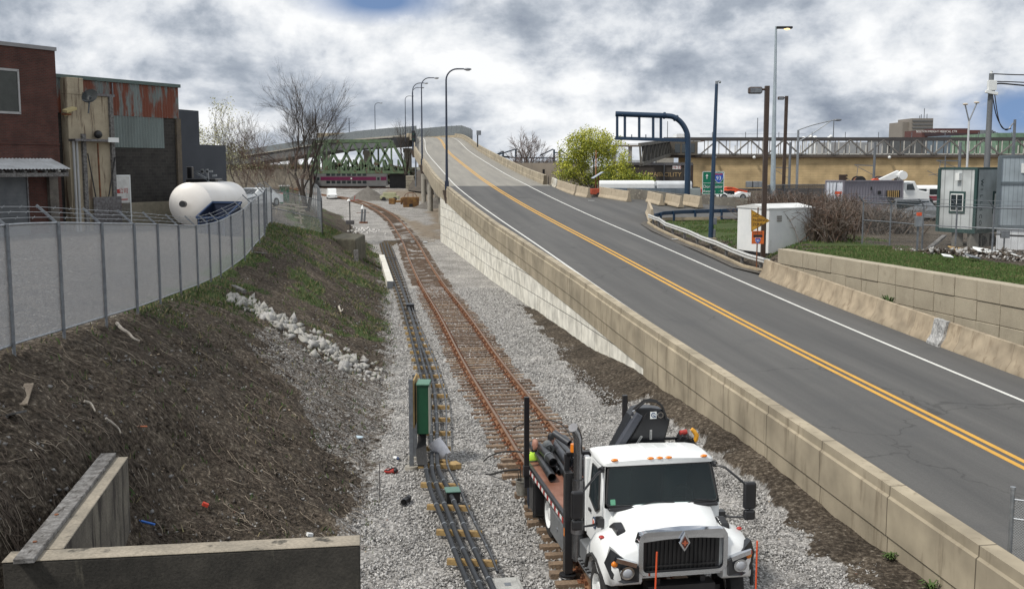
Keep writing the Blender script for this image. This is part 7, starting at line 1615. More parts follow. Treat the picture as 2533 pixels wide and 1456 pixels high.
q = (hh.x-b.x, 0, hh.z-b.z); mb = MB(); mb.cyl(q, (q[0], 0, q[2]+.18), .09, n=10); mb.sphere((q[0]+.2, 0, q[2]+.12), .09, 8, 6); mb.bar((q[0], 0, q[2]+.15), (q[0]+.2, 0, q[2]+.2), .05); mb.build('camera', K['galv'], t)
mb = MB(); mb.box(.12, .36, -.12, .12, .9, 1.35); mb.box(.12, .3, -.1, .1, .1, .6); mb.build('control_box', K['galvd'], t, bevel=.02)
def shoebox(label, px, yb, yt_, Y, w_, s=-1, hx=None):
 b, tp = WY(px[0], yb, Y), WY(px[1], yt_, Y); t = thing('street_lamp', label, 'street lamp', tuple(b), group='bronze flat-headed lamp posts'); d = tp-b
 mb = MB(); mb.bar((0, 0, -.2), tuple(d), w_); mb.build('pole', K['brown'], t)
 L = hx; mb = MB(); mb.bar((d.x, 0, d.z-.18), (d.x+s*.35, 0, d.z-.2), .12); mb.box(d.x+s*.3, d.x+s*L, -.25, .25, d.z-.42, d.z-.06); mb.build('lamp_head', K['brown'], t, bevel=.06)
 mb = MB(); mb.box(d.x+s*.35, d.x+s*(L-.05), -.24, -.255, d.z-.38, d.z-.12); mb.box(d.x+s*.35, d.x+s*(L-.05), -.2, .2, d.z-.425, d.z-.415); mb.build('lens', K['galvd'], t)
shoebox('tall bronze lamp post with a flat head in front of the white box hut', (1886, 1897), 648, 213, 60, .24, -1, 1.02)
shoebox('smaller bronze lamp post with a flat head farther back in the yard', (1937, 1945), 470, 238, 126, .34, -1, 1.0)
b, tp = WY(1910, 510, 95), WY(1919, 66, 95); t = thing('street_lamp', 'tallest silver lamp post with its lamp lit, behind the brown hedge', 'street lamp', tuple(b)); d = tp-b
mb = MB(); mb.cyl((0, 0, -.2), tuple(d), .26, .09, 12); mb.build('pole', M('pale_steel_pole', (.40, .47, .50), (.33, .38, .42), sc=2, r=.45, met=.3, sp=.03), t, smooth=30)
mb = MB(); mb.box(d.x, d.x+1.42, -.2, .2, d.z-.2, d.z+.0); mb.build('lamp_head', K['black'], t, bevel=.05)
mb = MB(); mb.sphere((d.x+.95, 0, d.z-.2), .28, 12, 7, (1, .7, .45)); mb.build('lens', emis('lit_lamp', (1, .72, .35), 1.6), t, smooth=True)
b = WY(1970, 462, 130); tp = WY(1974, 322, 130); t = thing('street_lamp', 'silver lamp post with a long double arm reaching to the right', 'street lamp', tuple(b)); d = tp-b; e = WY(2062, 297, 130)-b
mb = MB(); mb.cyl((0, 0, -.3), tuple(d), .16, .13, 10); mb.build('pole', K['galv'], t, smooth=30)
mb = MB(); mb.tube(smooth3([tuple(d), (d.x+1.6, 0, d.z+.55), tuple(e)], 4), .07, 6); mb.tube(smooth3([(d.x, 0, d.z-1.4), (d.x+1.8, 0, d.z-.35), (e.x-.4, 0, e.z-.12)], 4), .06, 6); mb.build('arm', K['galv'], t, smooth=True)
mb = MB(); mb.sphere((e.x+.45, 0, e.z), .5, 10, 6, (1, .4, .28)); mb.build('lamp_head', K['galvd'], t, smooth=True)
def plainpole(label, px, yb, yt_, Y, r_, m=None, name='pole', cat='pole'):
 b, tp = WY(px, yb, Y), WY(px, yt_, Y); o = MB().cyl((0, 0, 0), (0, 0, tp.z-b.z), r_, r_*.8, 7).build(name, m or K['galvd']); o.location = b; tag(o, label, cat); return o
plainpole('thin dark pole rising behind the lit silver lamp post, over the yellow wall', 1872, 350, 292, 215, .10)
plainpole('thin pole under the long double lamp arm', 2060, 350, 297, 230, .12)
plainpole('very thin pole seen through the empty blue sign frame', 1650, 352, 300, 230, .09)
b = WY(2390, 440, 110); tp = WY(2396, 300, 110); t = thing('street_lamp', 'white lamp post splitting into two heads beside the utility pole', 'street lamp', tuple(b)); d = tp-b
mb = MB(); mb.cyl((0, 0, -1), tuple(d), .13, .10, 8); mb.build('pole', M('white_pole', (.6, .62, .64), sp=.03, r=.4), t, smooth=30)
for s, (ex, ey) in ((-1, (2387, 258)), (1, (2415, 254))):
 e = WY(ex, ey, 110)-b; mb = MB(); mb.tube([tuple(d), (e.x, 0, e.z-.1)], .07, 6); mb.build('arm', K['galv'], t)
 mb = MB(); mb.sphere((e.x, 0, e.z), .3, 8, 5, (1, .7, .4)); mb.build('lamp_head', M('lamp_cream2', (.55, .5, .42), sp=0), t, smooth=True)
b, tp = WY(2437, 470, 78), WY(2452, 182, 78); t = thing('utility_pole', 'thick grey utility pole carrying wires out of the picture, above the trailers', 'utility pole', tuple(b)); d = tp-b
mb = MB(); mb.cyl((0, 0, -2), tuple(d), .24, .17, 12); mb.build('pole', M('grey_pole', (.16, .17, .18), (.12, .13, .14), sc=2, sp=.08, st=6), t, smooth=30)
mb = MB(); mb.cyl((d.x-.02, 0, d.z), (d.x, 0, d.z+.15), .08, n=8); e = WY(2448, 230, 78)-b; mb.cbox((e.x, -.25, e.z), (.9, .2, .22), 0, 0, .2); mb.box(d.x-.3, d.x+.3, -.3, 0, d.z-1.2, d.z-.5); mb.build('insulator', K['signwhite'], t, bevel=.02)
for k, (pts) in enumerate((((2454, 183), (2500, 185), (2545, 186)), ((2456, 202), (2500, 203), (2545, 205)), ((2456, 212), (2470, 207), (2500, 209), (2545, 213)), ((2453, 228), (2462, 280), (2475, 310), (2490, 322), (2505, 305)), ((2458, 222), (2468, 290), (2480, 318), (2500, 318)))):
 mb = MB(); mb.tube(smooth3([WY(x, y, 78) for x, y in pts], 4), .04 if k != 2 else .055, 4); mb.build('wire', K['black'], t, world=True)
plainpole('short grey pole right of the utility pole, tied to it by wires', 2504, 400, 296, 78, .12, K['galvd'], 'utility_pole', 'utility pole')
plainpole('slim pole just left of the utility pole', 2434, 420, 245, 120, .08)
t = thing('sign_gantry', 'empty dark blue overhead sign frame on one curved post', 'sign gantry', tuple(WY(1699, 480, 117)))
Y = 117; tp = MB(); C = [(1699, 490), (1701, 400), (1700, 340), (1694, 318), (1682, 301), (1666, 290), (1648, 287), (1600, 285), (1522, 282)]
P = smooth3([WY(x, y, Y) for x, y in C], 5); tp.tube(P, [.29+.03*(i < 12) for i in range(len(P))], 12); tp.build('curved_post', K['navy'], t, world=True, smooth=40)
mb = MB(); mb.bar(WY(1521, 342, Y), WY(1700, 347.5, Y), .36); mb.build('lower_beam', K['navy'], t, world=True)
for x in (1526, 1545, 1580.5, 1615, 1634): mb = MB(); mb.bar(WY(x, 284, Y), WY(x, 343, Y), .26); mb.build('upright', K['navy'], t, world=True)
for x in (1562, 1597): mb = MB(); mb.cyl(WY(x, 340, Y), WY(x, 333, Y), .06, n=6); mb.build('bolt_pin', K['navy'], t, world=True)
for a_, b_ in (((1640, 286), (1645, 286.5)), ((1669, 291), (1673, 294))): mb = MB(); mb.cyl(WY(*a_, Y), WY(*b_, Y), .37, n=12); mb.build('flange', K['navy'], t, world=True)
Y = 104; a, c_ = WY(1736, 481, Y), WY(1791, 424, Y); wS, hS = c_.x-a.x, c_.z-a.z; cx, cz = (a.x+c_.x)/2, (a.z+c_.z)/2
t = thing('highway_sign', 'green highway sign with an interstate shield and a street name', 'road sign', (cx, Y, a.z))
mb = MB(); mb.box(a.x, c_.x, Y, Y+.05, a.z, c_.z); pn = mb.build('panel', K['signgreen'], t, world=True)
mb = MB()
for x0, x1, z0, z1 in ((a.x, c_.x, a.z, a.z+.05), (a.x, c_.x, c_.z-.05, c_.z), (a.x, a.x+.05, a.z, c_.z), (c_.x-.05, c_.x, a.z, c_.z), (a.x, c_.x, cz-.03, cz+.0)): mb.box(x0, x1, Y-.012, Y-.001, z0, z1)
mb.build('border', K['signwhite'], pn, world=True)
fm = lambda x, z, y=Y-.02: face_m((x, y, z), (1, 0, 0), (0, 0, 1))
words(pn, 'lettering', 'Dorchester', .40, fm(cx-.02, cz-.36), K['signwhite'], .004, world=True); words(pn, 'lettering', 'Avenue', .40, fm(cx-.38, cz-.80), K['signwhite'], .004, world=True)
mb = MB(); mb.bar((c_.x-.52, Y-.02, cz-.80), (c_.x-.25, Y-.02, cz-.80), .07, .01); mb.prism([(c_.x-.30, cz-.66), (c_.x-.12, cz-.80), (c_.x-.30, cz-.94)], 'y', Y-.025, Y-.015)
mb.bar((cx-.62, Y-.02, cz+.38), (cx-.62, Y-.02, cz+.72), .07, .01); mb.prism([(cx-.76, cz+.66), (cx-.48, cz+.66), (cx-.62, cz+.84)], 'y', Y-.025, Y-.015); mb.build('arrow', K['signwhite'], pn, world=True)
def shield(x, z, s, y, txt, par):
 P = [(-.5, .30), (-.42, .5), (0, .44), (.42, .5), (.5, .30), (.46, -.1), (.25, -.42), (0, -.56), (-.25, -.42), (-.46, -.1)]
 mb = MB(); mb.prism([(x+a*s*1.08, z+b*s*1.08) for a, b in P], 'y', y-.012, y-.006); mb.build('shield', K['signwhite'], par, world=True)
 mb = MB(); mb.prism([(x+a*s, z+b*s) for a, b in P], 'y', y-.018, y-.012); mb.build('shield', M('shield_blue', (.02, .09, .42), sp=0), par, world=True)
 mb = MB(); mb.prism([(x-s*.44, z+s*.30), (x-s*.38, z+s*.45), (x, z+s*.40), (x+s*.38, z+s*.45), (x+s*.44, z+s*.30)], 'y', y-.022, y-.018); mb.build('shield', K['red'], par, world=True)
 words(par, 'lettering', txt, s*.58, fm(x, z-s*.08, y-.024), K['signwhite'], .003, world=True)
shield(cx+.52, cz+.52, .88, Y, '93', pn)
for x in (a.x+.4, c_.x-.4): mb = MB(); mb.box(x-.06, x+.06, Y+.05, Y+.15, 3.4, c_.z); mb.build('post', K['galvd'], t, world=True)
b = onz(1872, 652, 2.75); Y = b.y; t = thing('no_passing_sign', 'faded yellow pennant no-passing sign over an orange route sign', 'road sign', tuple(b))
c0_, c1_ = WY(1857, 573, Y), WY(1857, 518, Y); tip = WY(1904, 546, Y)
mb = MB(); mb.prism([(c0_.x, c0_.z), (tip.x, tip.z), (c1_.x, c1_.z)], 'y', Y-.03, Y-.02); pn = mb.build('pennant', M('faded_yellow', (.50, .27, .03), (.40, .20, .025), sc=4, sp=.1), t, world=True)
mb = MB()
for p, q in (((c0_.x+.03, c0_.z+.05), (tip.x-.06, tip.z)), ((tip.x-.06, tip.z), (c1_.x+.03, c1_.z-.05)), ((c1_.x+.03, c1_.z-.05), (c0_.x+.03, c0_.z+.05))): mb.bar((p[0], Y-.034, p[1]), (q[0], Y-.034, q[1]), .018, .006)
mb.build('border', K['black'], pn, world=True)
for s_, dz, x in (('NO', .26, .20), ('PASSING', .03, .40), ('ZONE', -.20, .26)): words(pn, 'lettering', s_, .21, fm(c0_.x+.06, tip.z+dz, Y-.036), K['black'], .002, 'LEFT', world=True, sx=.95)
o0, o1 = WY(1858, 603, Y), WY(1889, 571, Y); mb = MB(); mb.box(o0.x, o1.x, Y-.03, Y-.02, o0.z, o1.z); pn = mb.build('orange_panel', M('sign_orange', (.60, .13, .02), (.5, .1, .02), sc=4, sp=.05), t, world=True)
ox = (o0.x+o1.x)/2; words(pn, 'lettering', 'DETOUR', .15, fm(ox, o1.z-.10, Y-.034), K['black'], .002, world=True, sx=.85)
mb = MB(); mb.box(ox-.24, ox+.24, Y-.036, Y-.031, o1.z-.34, o1.z-.20); mb.build('patch', K['black'], pn, world=True)
shield(ox, o0.z+.19, .27, Y-.03, '90', pn)
mb = MB(); mb.cyl((ox-.02, Y, b.z-.2), (ox-.02, Y, c1_.z+.1), .035, n=8); mb.build('post', K['rust'], t, world=True)
cn, lf, rt = WY(1899, 625, 61.5), WY(1822, 611, 64.6), WY(2009, 621, 63.2); hz = WY(1899, 518, 61.5).z-cn.z
t = thing('white_hut', 'white metal box hut with a low pitched roof and a louvre', 'hut', tuple(cn))
bk_ = lf+(rt-cn); P = [(cn.x, cn.y), (rt.x, rt.y), (bk_.x, bk_.y), (lf.x, lf.y)]
mb = MB(); mb.prism(P, 'z', cn.z-.05, cn.z+hz); mb.build('walls', M('hut_white', (.78, .79, .78), (.70, .72, .72), sc=1, r=.5, sp=.03, c3=(.55, .55, .52), p3=.66, sc3=1.2, stretch3=(1, 1, .3)), t, world=True, bevel=.015)
cc = Vector((sum(p[0] for p in P)/4, sum(p[1] for p in P)/4, 0)); Q = [((p[0]-cc.x)*1.03+cc.x, (p[1]-cc.y)*1.03+cc.y) for p in P]
ra, rb_ = ((Q[0][0]+Q[3][0])/2, (Q[0][1]+Q[3][1])/2), ((Q[1][0]+Q[2][0])/2, (Q[1][1]+Q[2][1])/2); z = cn.z+hz
vs = [(x, y, z) for x, y in Q]+[(x, y, z+.07) for x, y in Q]+[(ra[0], ra[1], z+.26), (rb_[0], rb_[1], z+.26)]
mb = MB(); mb.add(vs, [(0, 3, 2, 1), (0, 1, 5, 4), (1, 2, 6, 5), (2, 3, 7, 6), (3, 0, 4, 7), (4, 5, 9, 8), (6, 7, 8, 9), (4, 8, 7), (5, 6, 9)]); mb.build('roof', M('hut_roof', (.72, .73, .72), sp=.05, r=.5), t, world=True)
lv = WY(1983-4, 541, 62.2); u = (rt-cn).normalized(); c = cn+u*.78; mb = MB()
for k in range(3): mb.cbox((c.x+u.y*.02, c.y-u.x*.02, cn.z+hz-.42-.12*k), (.36, .03, .09), math.atan2(u.y, u.x))
mb.build('louvre', M('louvre_grey', (.28, .27, .25), sp=.05), t, world=True)
mb = MB(); mb.prism([(x, y) for x, y in P], 'z', cn.z-.25, cn.z-.04); mb.build('base', K['black'], t, world=True)
fpz = [WY(1905, 640, 66), WY(2015, 590, 66), WY(2132, 590, 60), WY(2200, 596, 58), WY(2279, 622, 55), WY(2361, 630, 53.5), WY(2452, 637, 52), WY(2600, 650, 50)]
fpz = [Vector((p.x, p.y, 3.62)) for p in fpz[2:]]
linkfence('yard_fence', 'leaning chain-link yard fence in front of the site trailers', fpz, 2.35, 2.9, meshmat('chain_link_thin', (.30, .31, .31), .05, .12, r=.5, met=.3), (1.0, .58), K['galvd'], r_=.045, barb=True)
fb = [WY(1895, 497, 92), WY(1903, 478, 96), WY(1940, 474, 97), WY(2038, 474, 98)]; fb = [Vector((p.x, p.y, 3.6)) for p in fb]
linkfence('yard_fence', 'dark screened chain-link fence behind the brown hedge', fb, 2.7, 4, meshmat('dark_screen', (.085, .085, .09), .04, .78, r=.8, met=0), (1.0,), K['galvd'])
t = thing('gate_brace', 'diagonal wooden brace against the fence left of the site trailer', 'brace', tuple(WY(2300, 590, 56)))
mb = MB(); mb.bar(WY(2335, 583, 57), WY(2288, 622, 55), .22, .1); mb.build('plank', K['greywood'], t, world=True)
t = thing('fence_box', 'small grey box with an orange cap on a fence post', 'box', tuple(WY(2279, 550, 54)))
p = WY(2271, 550, 54.5); mb = MB(); mb.box(p.x-.17, p.x+.17, p.y-.1, p.y+.1, p.z-.22, p.z+.3); mb.build('box', K['galv'], t, world=True, bevel=.01); mb = MB(); mb.box(p.x-.08, p.x+.12, p.y-.1, p.y+.1, p.z+.34, p.z+.50); mb.build('cap', K['orange'], t, world=True); mb = MB(); mb.box(p.x-.04, p.x+.04, p.y, p.y+.08, 3.5, p.z-.2); mb.build('post', K['galvd'], t, world=True)
def brush(name, label, segs, h, n, mats, seed, dens=3, cat='hedge', lean=.5):
 r = random.Random(seed); mb = MB()
 for i in range(n):
  k = r.randrange(len(segs)-1); a, b, = segs[k], segs[k+1]; p = Vector(a).lerp(Vector(b), r.random())+Vector((r.gauss(0, .5), r.gauss(0, .7), 0)); mb.mi = r.randrange(len(mats))
  d = Vector((r.gauss(0, lean), r.gauss(0, lean), 1)).normalized(); L = h*r.uniform(.45, 1.05); pts = [p]; q = p.copy()
  for s in range(3): d = (d+Vector((r.gauss(0, .28), r.gauss(0, .28), r.gauss(-.05, .12)))).normalized(); q = q+d*L/3; pts.append(q.copy())
  mb.tube(pts, [.034, .026, .019, .01], 3, False)
  for s in range(dens):
   o = pts[1].lerp(pts[3], r.random()); e = o+Vector((r.gauss(0, .3), r.gauss(0, .3), r.gauss(.1, .25)))*h*.35; mb.tube([o, e], [.017, .008], 3, False)
 o = mb.build(name, mats); tag(o, label, cat); return o
BM = [M('brush_brown', (.13, .095, .07), (.09, .065, .048), sp=0), M('brush_red', (.15, .09, .065), (.11, .07, .05), sp=0), M('brush_grey', (.17, .14, .12), sp=0)]
hd = [WY(1885, 520, 80), WY(1950, 520, 78), WY(2040, 530, 76), WY(2100, 535, 75)]; hd = [Vector((p.x, p.y, 3.6)) for p in hd]
brush('brown_hedge', 'long leafless reddish-brown hedge behind the white hut', hd, 2.7, 2800, BM, 3, 4)
hd2 = [WY(2015, 600, 63), WY(2040, 600, 62.5), WY(2065, 600, 63)]; hd2 = [Vector((p.x, p.y, 3.5)) for p in hd2]
brush('bare_bush', 'tall leafless bush beside the white hut on its right', hd2, 2.9, 230, BM, 8, 6, 'bush', .3)
hd3 = [WY(2050, 560, 72), WY(2150, 560, 70), WY(2230, 560, 70)]; hd3 = [Vector((p.x, p.y, 3.6)) for p in hd3]
brush('dry_vines', 'dry vines tangled on the fence in front of the grey container', hd3, 2.2, 800, [BM[2], BM[0]], 12, 3, 'vines')
t = thing('blue_post', 'bare white stake in the verge beside the blue guardrail', 'stake', tuple(WY(1838, 550, 82))); p = WY(1837, 551, 82); q = WY(1840, 519, 82); mb = MB(); mb.bar(p, q, .09); mb.build('stake', K['signwhite'], t, world=True)
r = random.Random(44); pts = []; sz = []; mi = []
for i in range(1700):
 u = r.random(); px = 2205+u*420; Yq = lerp([(2205, 56.5), (2300, 53.8), (2400, 52), (2532, 50.4), (2640, 49)], px)+r.gauss(.3, .7); X = (px-1266)/FPX*(Yq+.4); hgt = .35*math.exp(-((Yq-52.5-.0)**2)/3)*r.random()
 pts.append((X, Yq, 3.62+hgt)); sz.append(r.choice((.03, .05, .07, .1, .15))*r.uniform(.6, 1.2)); mi.append(r.choices((0, 1, 2, 3), (3, .7, 4, 6))[0])
tag(scatter_mesh('rubble', pts, sz, [STN[0], STN[1], STN[3], M('rubble_earth', (.10, .08, .06), sp=.2)], mi, .5, seed=5), 'broken rubble and rubbish along the foot of the yard fence', 'rubble', kind='stuff')
for (px, py, sx_, sy_, rz0, lab, m) in ((2372, 618, 1.1, .5, .3, 'tan sheet of board lying on the rubble below the site trailer', K['wood']), (2440, 622, 1.3, .5, -.3, 'white bent board lying on the rubble between the trailers', K['signwhite']), (2342, 634, .5, .3, .2, 'crumpled white plastic on the rubble', K['signwhite']), (2405, 636, .9, .4, .7, 'grey plastic sheet heaped on the rubble', K['galv']), (2510, 632, .5, .3, .9, 'white scrap on the rubble near the picture edge', K['signwhite'])):
 p = W(px, py, 3.85); o = MB().box(-sx_/2, sx_/2, -sy_/2, sy_/2, 0, .06).build('scrap_sheet', m, bevel=.02); o.location = p; o.rotation_euler = (.3, .15, rz0); tag(o, lab, 'scrap')
K['pane'] = K['glass']
def trailer(label, cnr, lf, rt, z0, z1, trim, wall, side, name='site_trailer'):
 t = thing(name, label, 'site office', tuple(cnr)); bk = lf+(rt-cnr); P = [(cnr.x, cnr.y), (rt.x, rt.y), (bk.x, bk.y), (lf.x, lf.y)]
 mb = MB(); mb.prism(P, 'z', z0, z1-.05); mb.build('walls', wall, t, world=True)
 cc = Vector((sum(p[0] for p in P)/4, sum(p[1] for p in P)/4, 0)); grow = lambda f: [((p[0]-cc.x)*(1+f)+cc.x, (p[1]-cc.y)*(1+f)+cc.y) for p in P]
 mb = MB(); mb.prism(grow(.012), 'z', z1-.05, z1+.06); mb.build('roof', trim, t, world=True)
 mb = MB(); mb.prism(grow(.006), 'z', z0, z0+.22)
 for p in (cnr, lf, rt): mb.cbox((p.x, p.y, (z0+z1)/2), (.16, .16, z1-z0-.02), math.atan2((rt-cnr).y, (rt-cnr).x))
 mb.build('trim', trim, t, world=True); return t, (lf-cnr).normalized(), (rt-cnr).normalized()
def ribbed(name, c, bw):
 return brickmat(name, c, tuple(x*.96 for x in c), tuple(x*.6 for x in c), bw, 30, .012, uv=False, r=.6, bump=.3, off=0, smooth=.2, noise_s=.8)
K['tw'] = ribbed('trailer_white', (.50, .53, .535), .2); K['tgreen'] = M('trailer_green', (.022, .055, .055), (.03, .07, .065), sp=.05, r=.5)
cn = WY(2408, 578, 57.5); lf = WY(2318, 569, 59.5); lf.z = cn.z; rt = cn+Vector((3.95, 3.05, 0)); z1 = WY(2408, 417, 57.5).z
t, ul, ur = trailer('pale site trailer with dark green trim and vertical lettering on its side', cn, lf, rt, cn.z, z1, K['tgreen'], K['tw'], None)
def on_face(o, u, s, z, off=.03):
 n = Vector((u.y, -u.x, 0)); n = n if n.y < 0 else -n; return Vector((o.x+u.x*s+n.x*off, o.y+u.y*s+n.y*off, z)), n
def faceplate(o, u, s0, s1, z0, z1, mat, par, name, off=.02, th=.04):
 c, n = on_face(o, u, (s0+s1)/2, (z0+z1)/2, off); mb = MB(); mb.cbox(tuple(c), (abs(s1-s0), th, z1-z0), math.atan2(u.y, u.x)); return mb.build(name, mat, par, world=True)
zw0, zw1 = WY(2360, 522, 58.5).z, WY(2360, 478, 58.5).z
w_ = faceplate(cn, ul, .62, 1.62, zw0-.12, zw1+.1, K['tgreen'], t, 'window'); faceplate(cn, ul, .72, 1.52, zw0, zw1-.02, K['signwhite'], w_, 'frame', .045); 
for a_, b_ in ((.77, 1.09), (1.15, 1.47)): faceplate(cn, ul, a_, b_, zw0+.06, zw1-.08, K['glass'], w_, 'pane', .07)
zl = WY(2360, 430, 58.5).z; faceplate(cn, ul, .92, 1.16, zl-.35, zl+.05, K['signwhite'], t, 'vent_box', .1, .25)
zt_ = z1-.75
for k, ch in enumerate('WILLSCOT'):
 c, n = on_face(cn, ur, .55, zt_-.36*k, .02); words(t, 'lettering', ch, .36, face_m(tuple(c), (0, 0, -1), (ur.x, ur.y, 0)), K['tgreen'], .004, world=True)
w_ = faceplate(cn, ur, 1.75, 3.1, zw0-.14, zw1+.1, K['tgreen'], t, 'window'); faceplate(cn, ur, 1.9, 3.0, zw0, zw1-.02, K['signwhite'], w_, 'frame', .045); faceplate(cn, ur, 1.97, 2.9, zw0+.06, zw1-.08, K['glass'], w_, 'pane', .07)
mb = MB()
for f_, g2 in ((.15, .3), (.8, .3), (.15, 1.4), (1.0, 2.4)): q = cn+ul*f_*1.5+ur*g2; mb.box(q.x-.22, q.x+.22, q.y-.22, q.y+.22, 3.5, cn.z)
mb.build('block_stand', M('stand_blocks', (.20, .19, .17), sp=.2), t, world=True)
q = cn+ur*1.2+ul*.3; mb = MB()
for dd in (0, .9): a_ = q+ur*dd; mb.cyl((a_.x-.1, a_.y, 3.95), (a_.x+.1, a_.y+.15, 3.95), .38, n=16)
mb.build('wheel', K['rubber'], t, world=True)
K['tg'] = ribbed('trailer_grey', (.30, .35, .385), .2); K['tgt'] = M('trailer_trim', (.13, .16, .18), sp=.05, r=.5)
cn = WY(2461, 612, 56.3); cn.z = 3.62; rt = cn+Vector((9, -1.0, 0)); lf = cn+Vector((2.9, 5, 0)); z1 = WY(2463, 387, 56.3).z; zsk = WY(2461, 567, 56.3).z
t, ul, ur = trailer('blue-grey site trailer with a white skirt, cut off by the picture edge', cn, lf, rt, zsk, z1, K['tgt'], K['tg'], None)
bk = lf+(rt-cn); mb = MB(); mb.prism([(cn.x+.05, cn.y+.05), (rt.x, rt.y+.05), (bk.x, bk.y), (lf.x+.05, lf.y)], 'z', 3.5, zsk); mb.build('skirt', ribbed('skirt_white', (.72, .74, .76), .3), t, world=True)
zm = WY(2480, 452, 56).z; faceplate(cn, ur, 0, 9, zm-.08, zm+.05, K['tgt'], t, 'band', .03)
zg0, zg1 = WY(2520, 428, 56).z, WY(2520, 404, 56).z; pn = faceplate(cn, ur, 1.08, 2.5, zg0, zg1, K['signwhite'], t, 'notice', .03)
c, n = on_face(cn, ur, 1.20, zg1-.13, .06); words(pn, 'lettering', 'offsite', .2, face_m(tuple(c), ur, (0, 0, 1)), K['black'], .003, 'LEFT', world=True)
c, n = on_face(cn, ur, 1.20, zg0+.14, .06); words(pn, 'lettering', '1-08-20-5566', .12, face_m(tuple(c), ur, (0, 0, 1)), K['black'], .003, 'LEFT', world=True)
p = WY(2470, 580, 54.5); t = thing('meter_box', 'grey electrical box on a stand by the white trailer skirt', 'box', (p.x+.3, p.y, 3.6)); p.x += .3
mb = MB(); mb.box(p.x-.2, p.x+.22, p.y-.1, p.y+.1, p.z-.18, p.z+.2); mb.build('box', K['galvd'], t, world=True, bevel=.01); mb = MB(); mb.box(p.x-.03, p.x+.03, p.y, p.y+.06, 3.5, p.z-.18); mb.build('stand', K['galvd'], t, world=True); mb = MB(); mb.bar((p.x+.2, p.y, p.z-.05), (p.x+3, p.y-.2, p.z-.15), .09); mb.bar((p.x-.6, p.y+.3, p.z+.0), (p.x-.2, p.y, p.z), .06); mb.build('conduit_arm', K['black'], t, world=True)
def cont(label, cnr, lf, rt, z0, z1, wall, endm, name='shipping_container'):
 t = thing(name, label, 'container', tuple(cnr)); 
 def rib(a, b, m, nm):
  n = int((b-a).length/.14); u = (b-a).normalized(); nn_ = Vector((u.y, -u.x, 0)); vs = []
  for i in range(n+1): p = a+u*((b-a).length*i/n)+nn_*(.03 if i % 2 else 0); vs += [(p.x, p.y, z0), (p.x, p.y, z1)]
  mb = MB(); mb.add(vs, [(2*i, 2*i+2, 2*i+3, 2*i+1) for i in range(n)]); return mb.build(nm, m, t, world=True)
 rib(cnr, rt, wall, 'side_panel'); e = rib(lf, cnr, endm, 'end_doors')
 bk = lf+(rt-cnr); mb = MB(); mb.prism([(cnr.x+.04, cnr.y+.06), (rt.x-.04, rt.y+.06), (bk.x, bk.y), (lf.x+.06, lf.y)], 'z', z0, z1-.02); mb.build('body', wall, t, world=True)
 mb = MB()
 for a, b in ((cnr, rt), (lf, cnr)):
  for z in (z0, z1): mb.bar((a.x, a.y-.03, z), (b.x, b.y-.03, z), .12)
 for a in (cnr, lf, rt): mb.bar((a.x, a.y-.03, z0), (a.x, a.y-.03, z1), .12)
 mb.build('frame', wall, t, world=True); return t, e
cn = WY(2083, 527, 88); cn.z = 3.6; lf = WY(2040, 522, 89.5); lf.z = 3.6; rt = WY(2229, 527, 90); rt.z = 3.6; z1 = WY(2083, 448, 88).z
t, e = cont('grey-lilac shipping container with white end doors and a barred opening', cn, lf, rt, 3.6, z1, M('container_lilac', (.235, .225, .26), (.20, .19, .22), sc=.7, r=.6, sp=.06), M('container_white', (.62, .66, .72), (.5, .53, .6), sc=1, r=.5, sp=.06))
p = WY(2072, 477, 88.2); mb = MB(); mb.cbox((p.x, p.y-.1, p.z), (.55, .02, .22)); mb.cbox((p.x, p.y-.1, p.z-.22), (.3, .02, .08)); mb.build('logo', K['orange'], e, world=True)
for x in (2050, 2058, 2066, 2076): p = WY(x, 480, 88.6); mb = MB(); mb.cyl((p.x, p.y-.1, 3.7), (p.x, p.y-.1, z1-.1), .03, n=6); mb.build('lock_rod', K['galv'], e, world=True)
u = (rt-cn).normalized(); y_ = lambda x: lerp([(2083, 88), (2229, 90)], x)
def cw(x0, x1, yt_, yb, m, nm, off=.12):
 a, b = WY(x0, yt_, y_(x0)), WY(x1, yb, y_(x1)); mb = MB(); mb.box(a.x, b.x, a.y-off, a.y-off+.06, b.z, a.z); return mb.build(nm, m, t, world=True)
cw(2191, 2220, 471, 488, K['black'], 'opening'); cw(2170, 2177, 472, 480, K['black'], 'window'); cw(2152, 2155, 462, 470, K['black'], 'fan')
mb = MB()
for k in range(6): a = WY(2194+k*5, 471, 89.5); b = WY(2194+k*5, 488, 89.5); mb.bar((a.x, a.y-.2, a.z), (b.x, b.y-.2, b.z), .07)
mb.build('bars', K['wood'], t, world=True)
Yv = 96; t = thing('bucket_truck', 'white utility truck with a raised boom behind the grey container', 'truck', (WY(2255, 500, Yv).x, Yv, 3.6))
L_ = lambda x, y, Y=Yv: WY(x, y, Y)
def plate(pts, m, nm, d0=0, d1=2.2, par=None):
 mb = MB(); mb.prism([(L_(x, y).x, L_(x, y).z) for x, y in pts], 'y', Yv+d0, Yv+d1); return mb.build(nm, m, par or t, world=True, bevel=.04)
cb = plate([(2236, 500), (2236, 452), (2262, 448), (2272, 470), (2296, 475), (2300, 500)], K['white'], 'cab'); plate([(2242, 470), (2243, 456), (2257, 454), (2263, 470)], K['glass'], 'window', -.03, .02, cb)
plate([(2215, 498), (2215, 475), (2236, 475), (2236, 498)], K['white'], 'hood')
mb = MB(); mb.bar(L_(2170, 452), L_(2222, 428), .5); mb.bar(L_(2222, 428), L_(2232, 442), .7); mb.cyl(L_(2228, 434)+Vector((0, -.6, 0)), L_(2228, 434)+Vector((0, -.2, 0)), .38, n=14); mb.build('boom', K['white'], t, world=True)
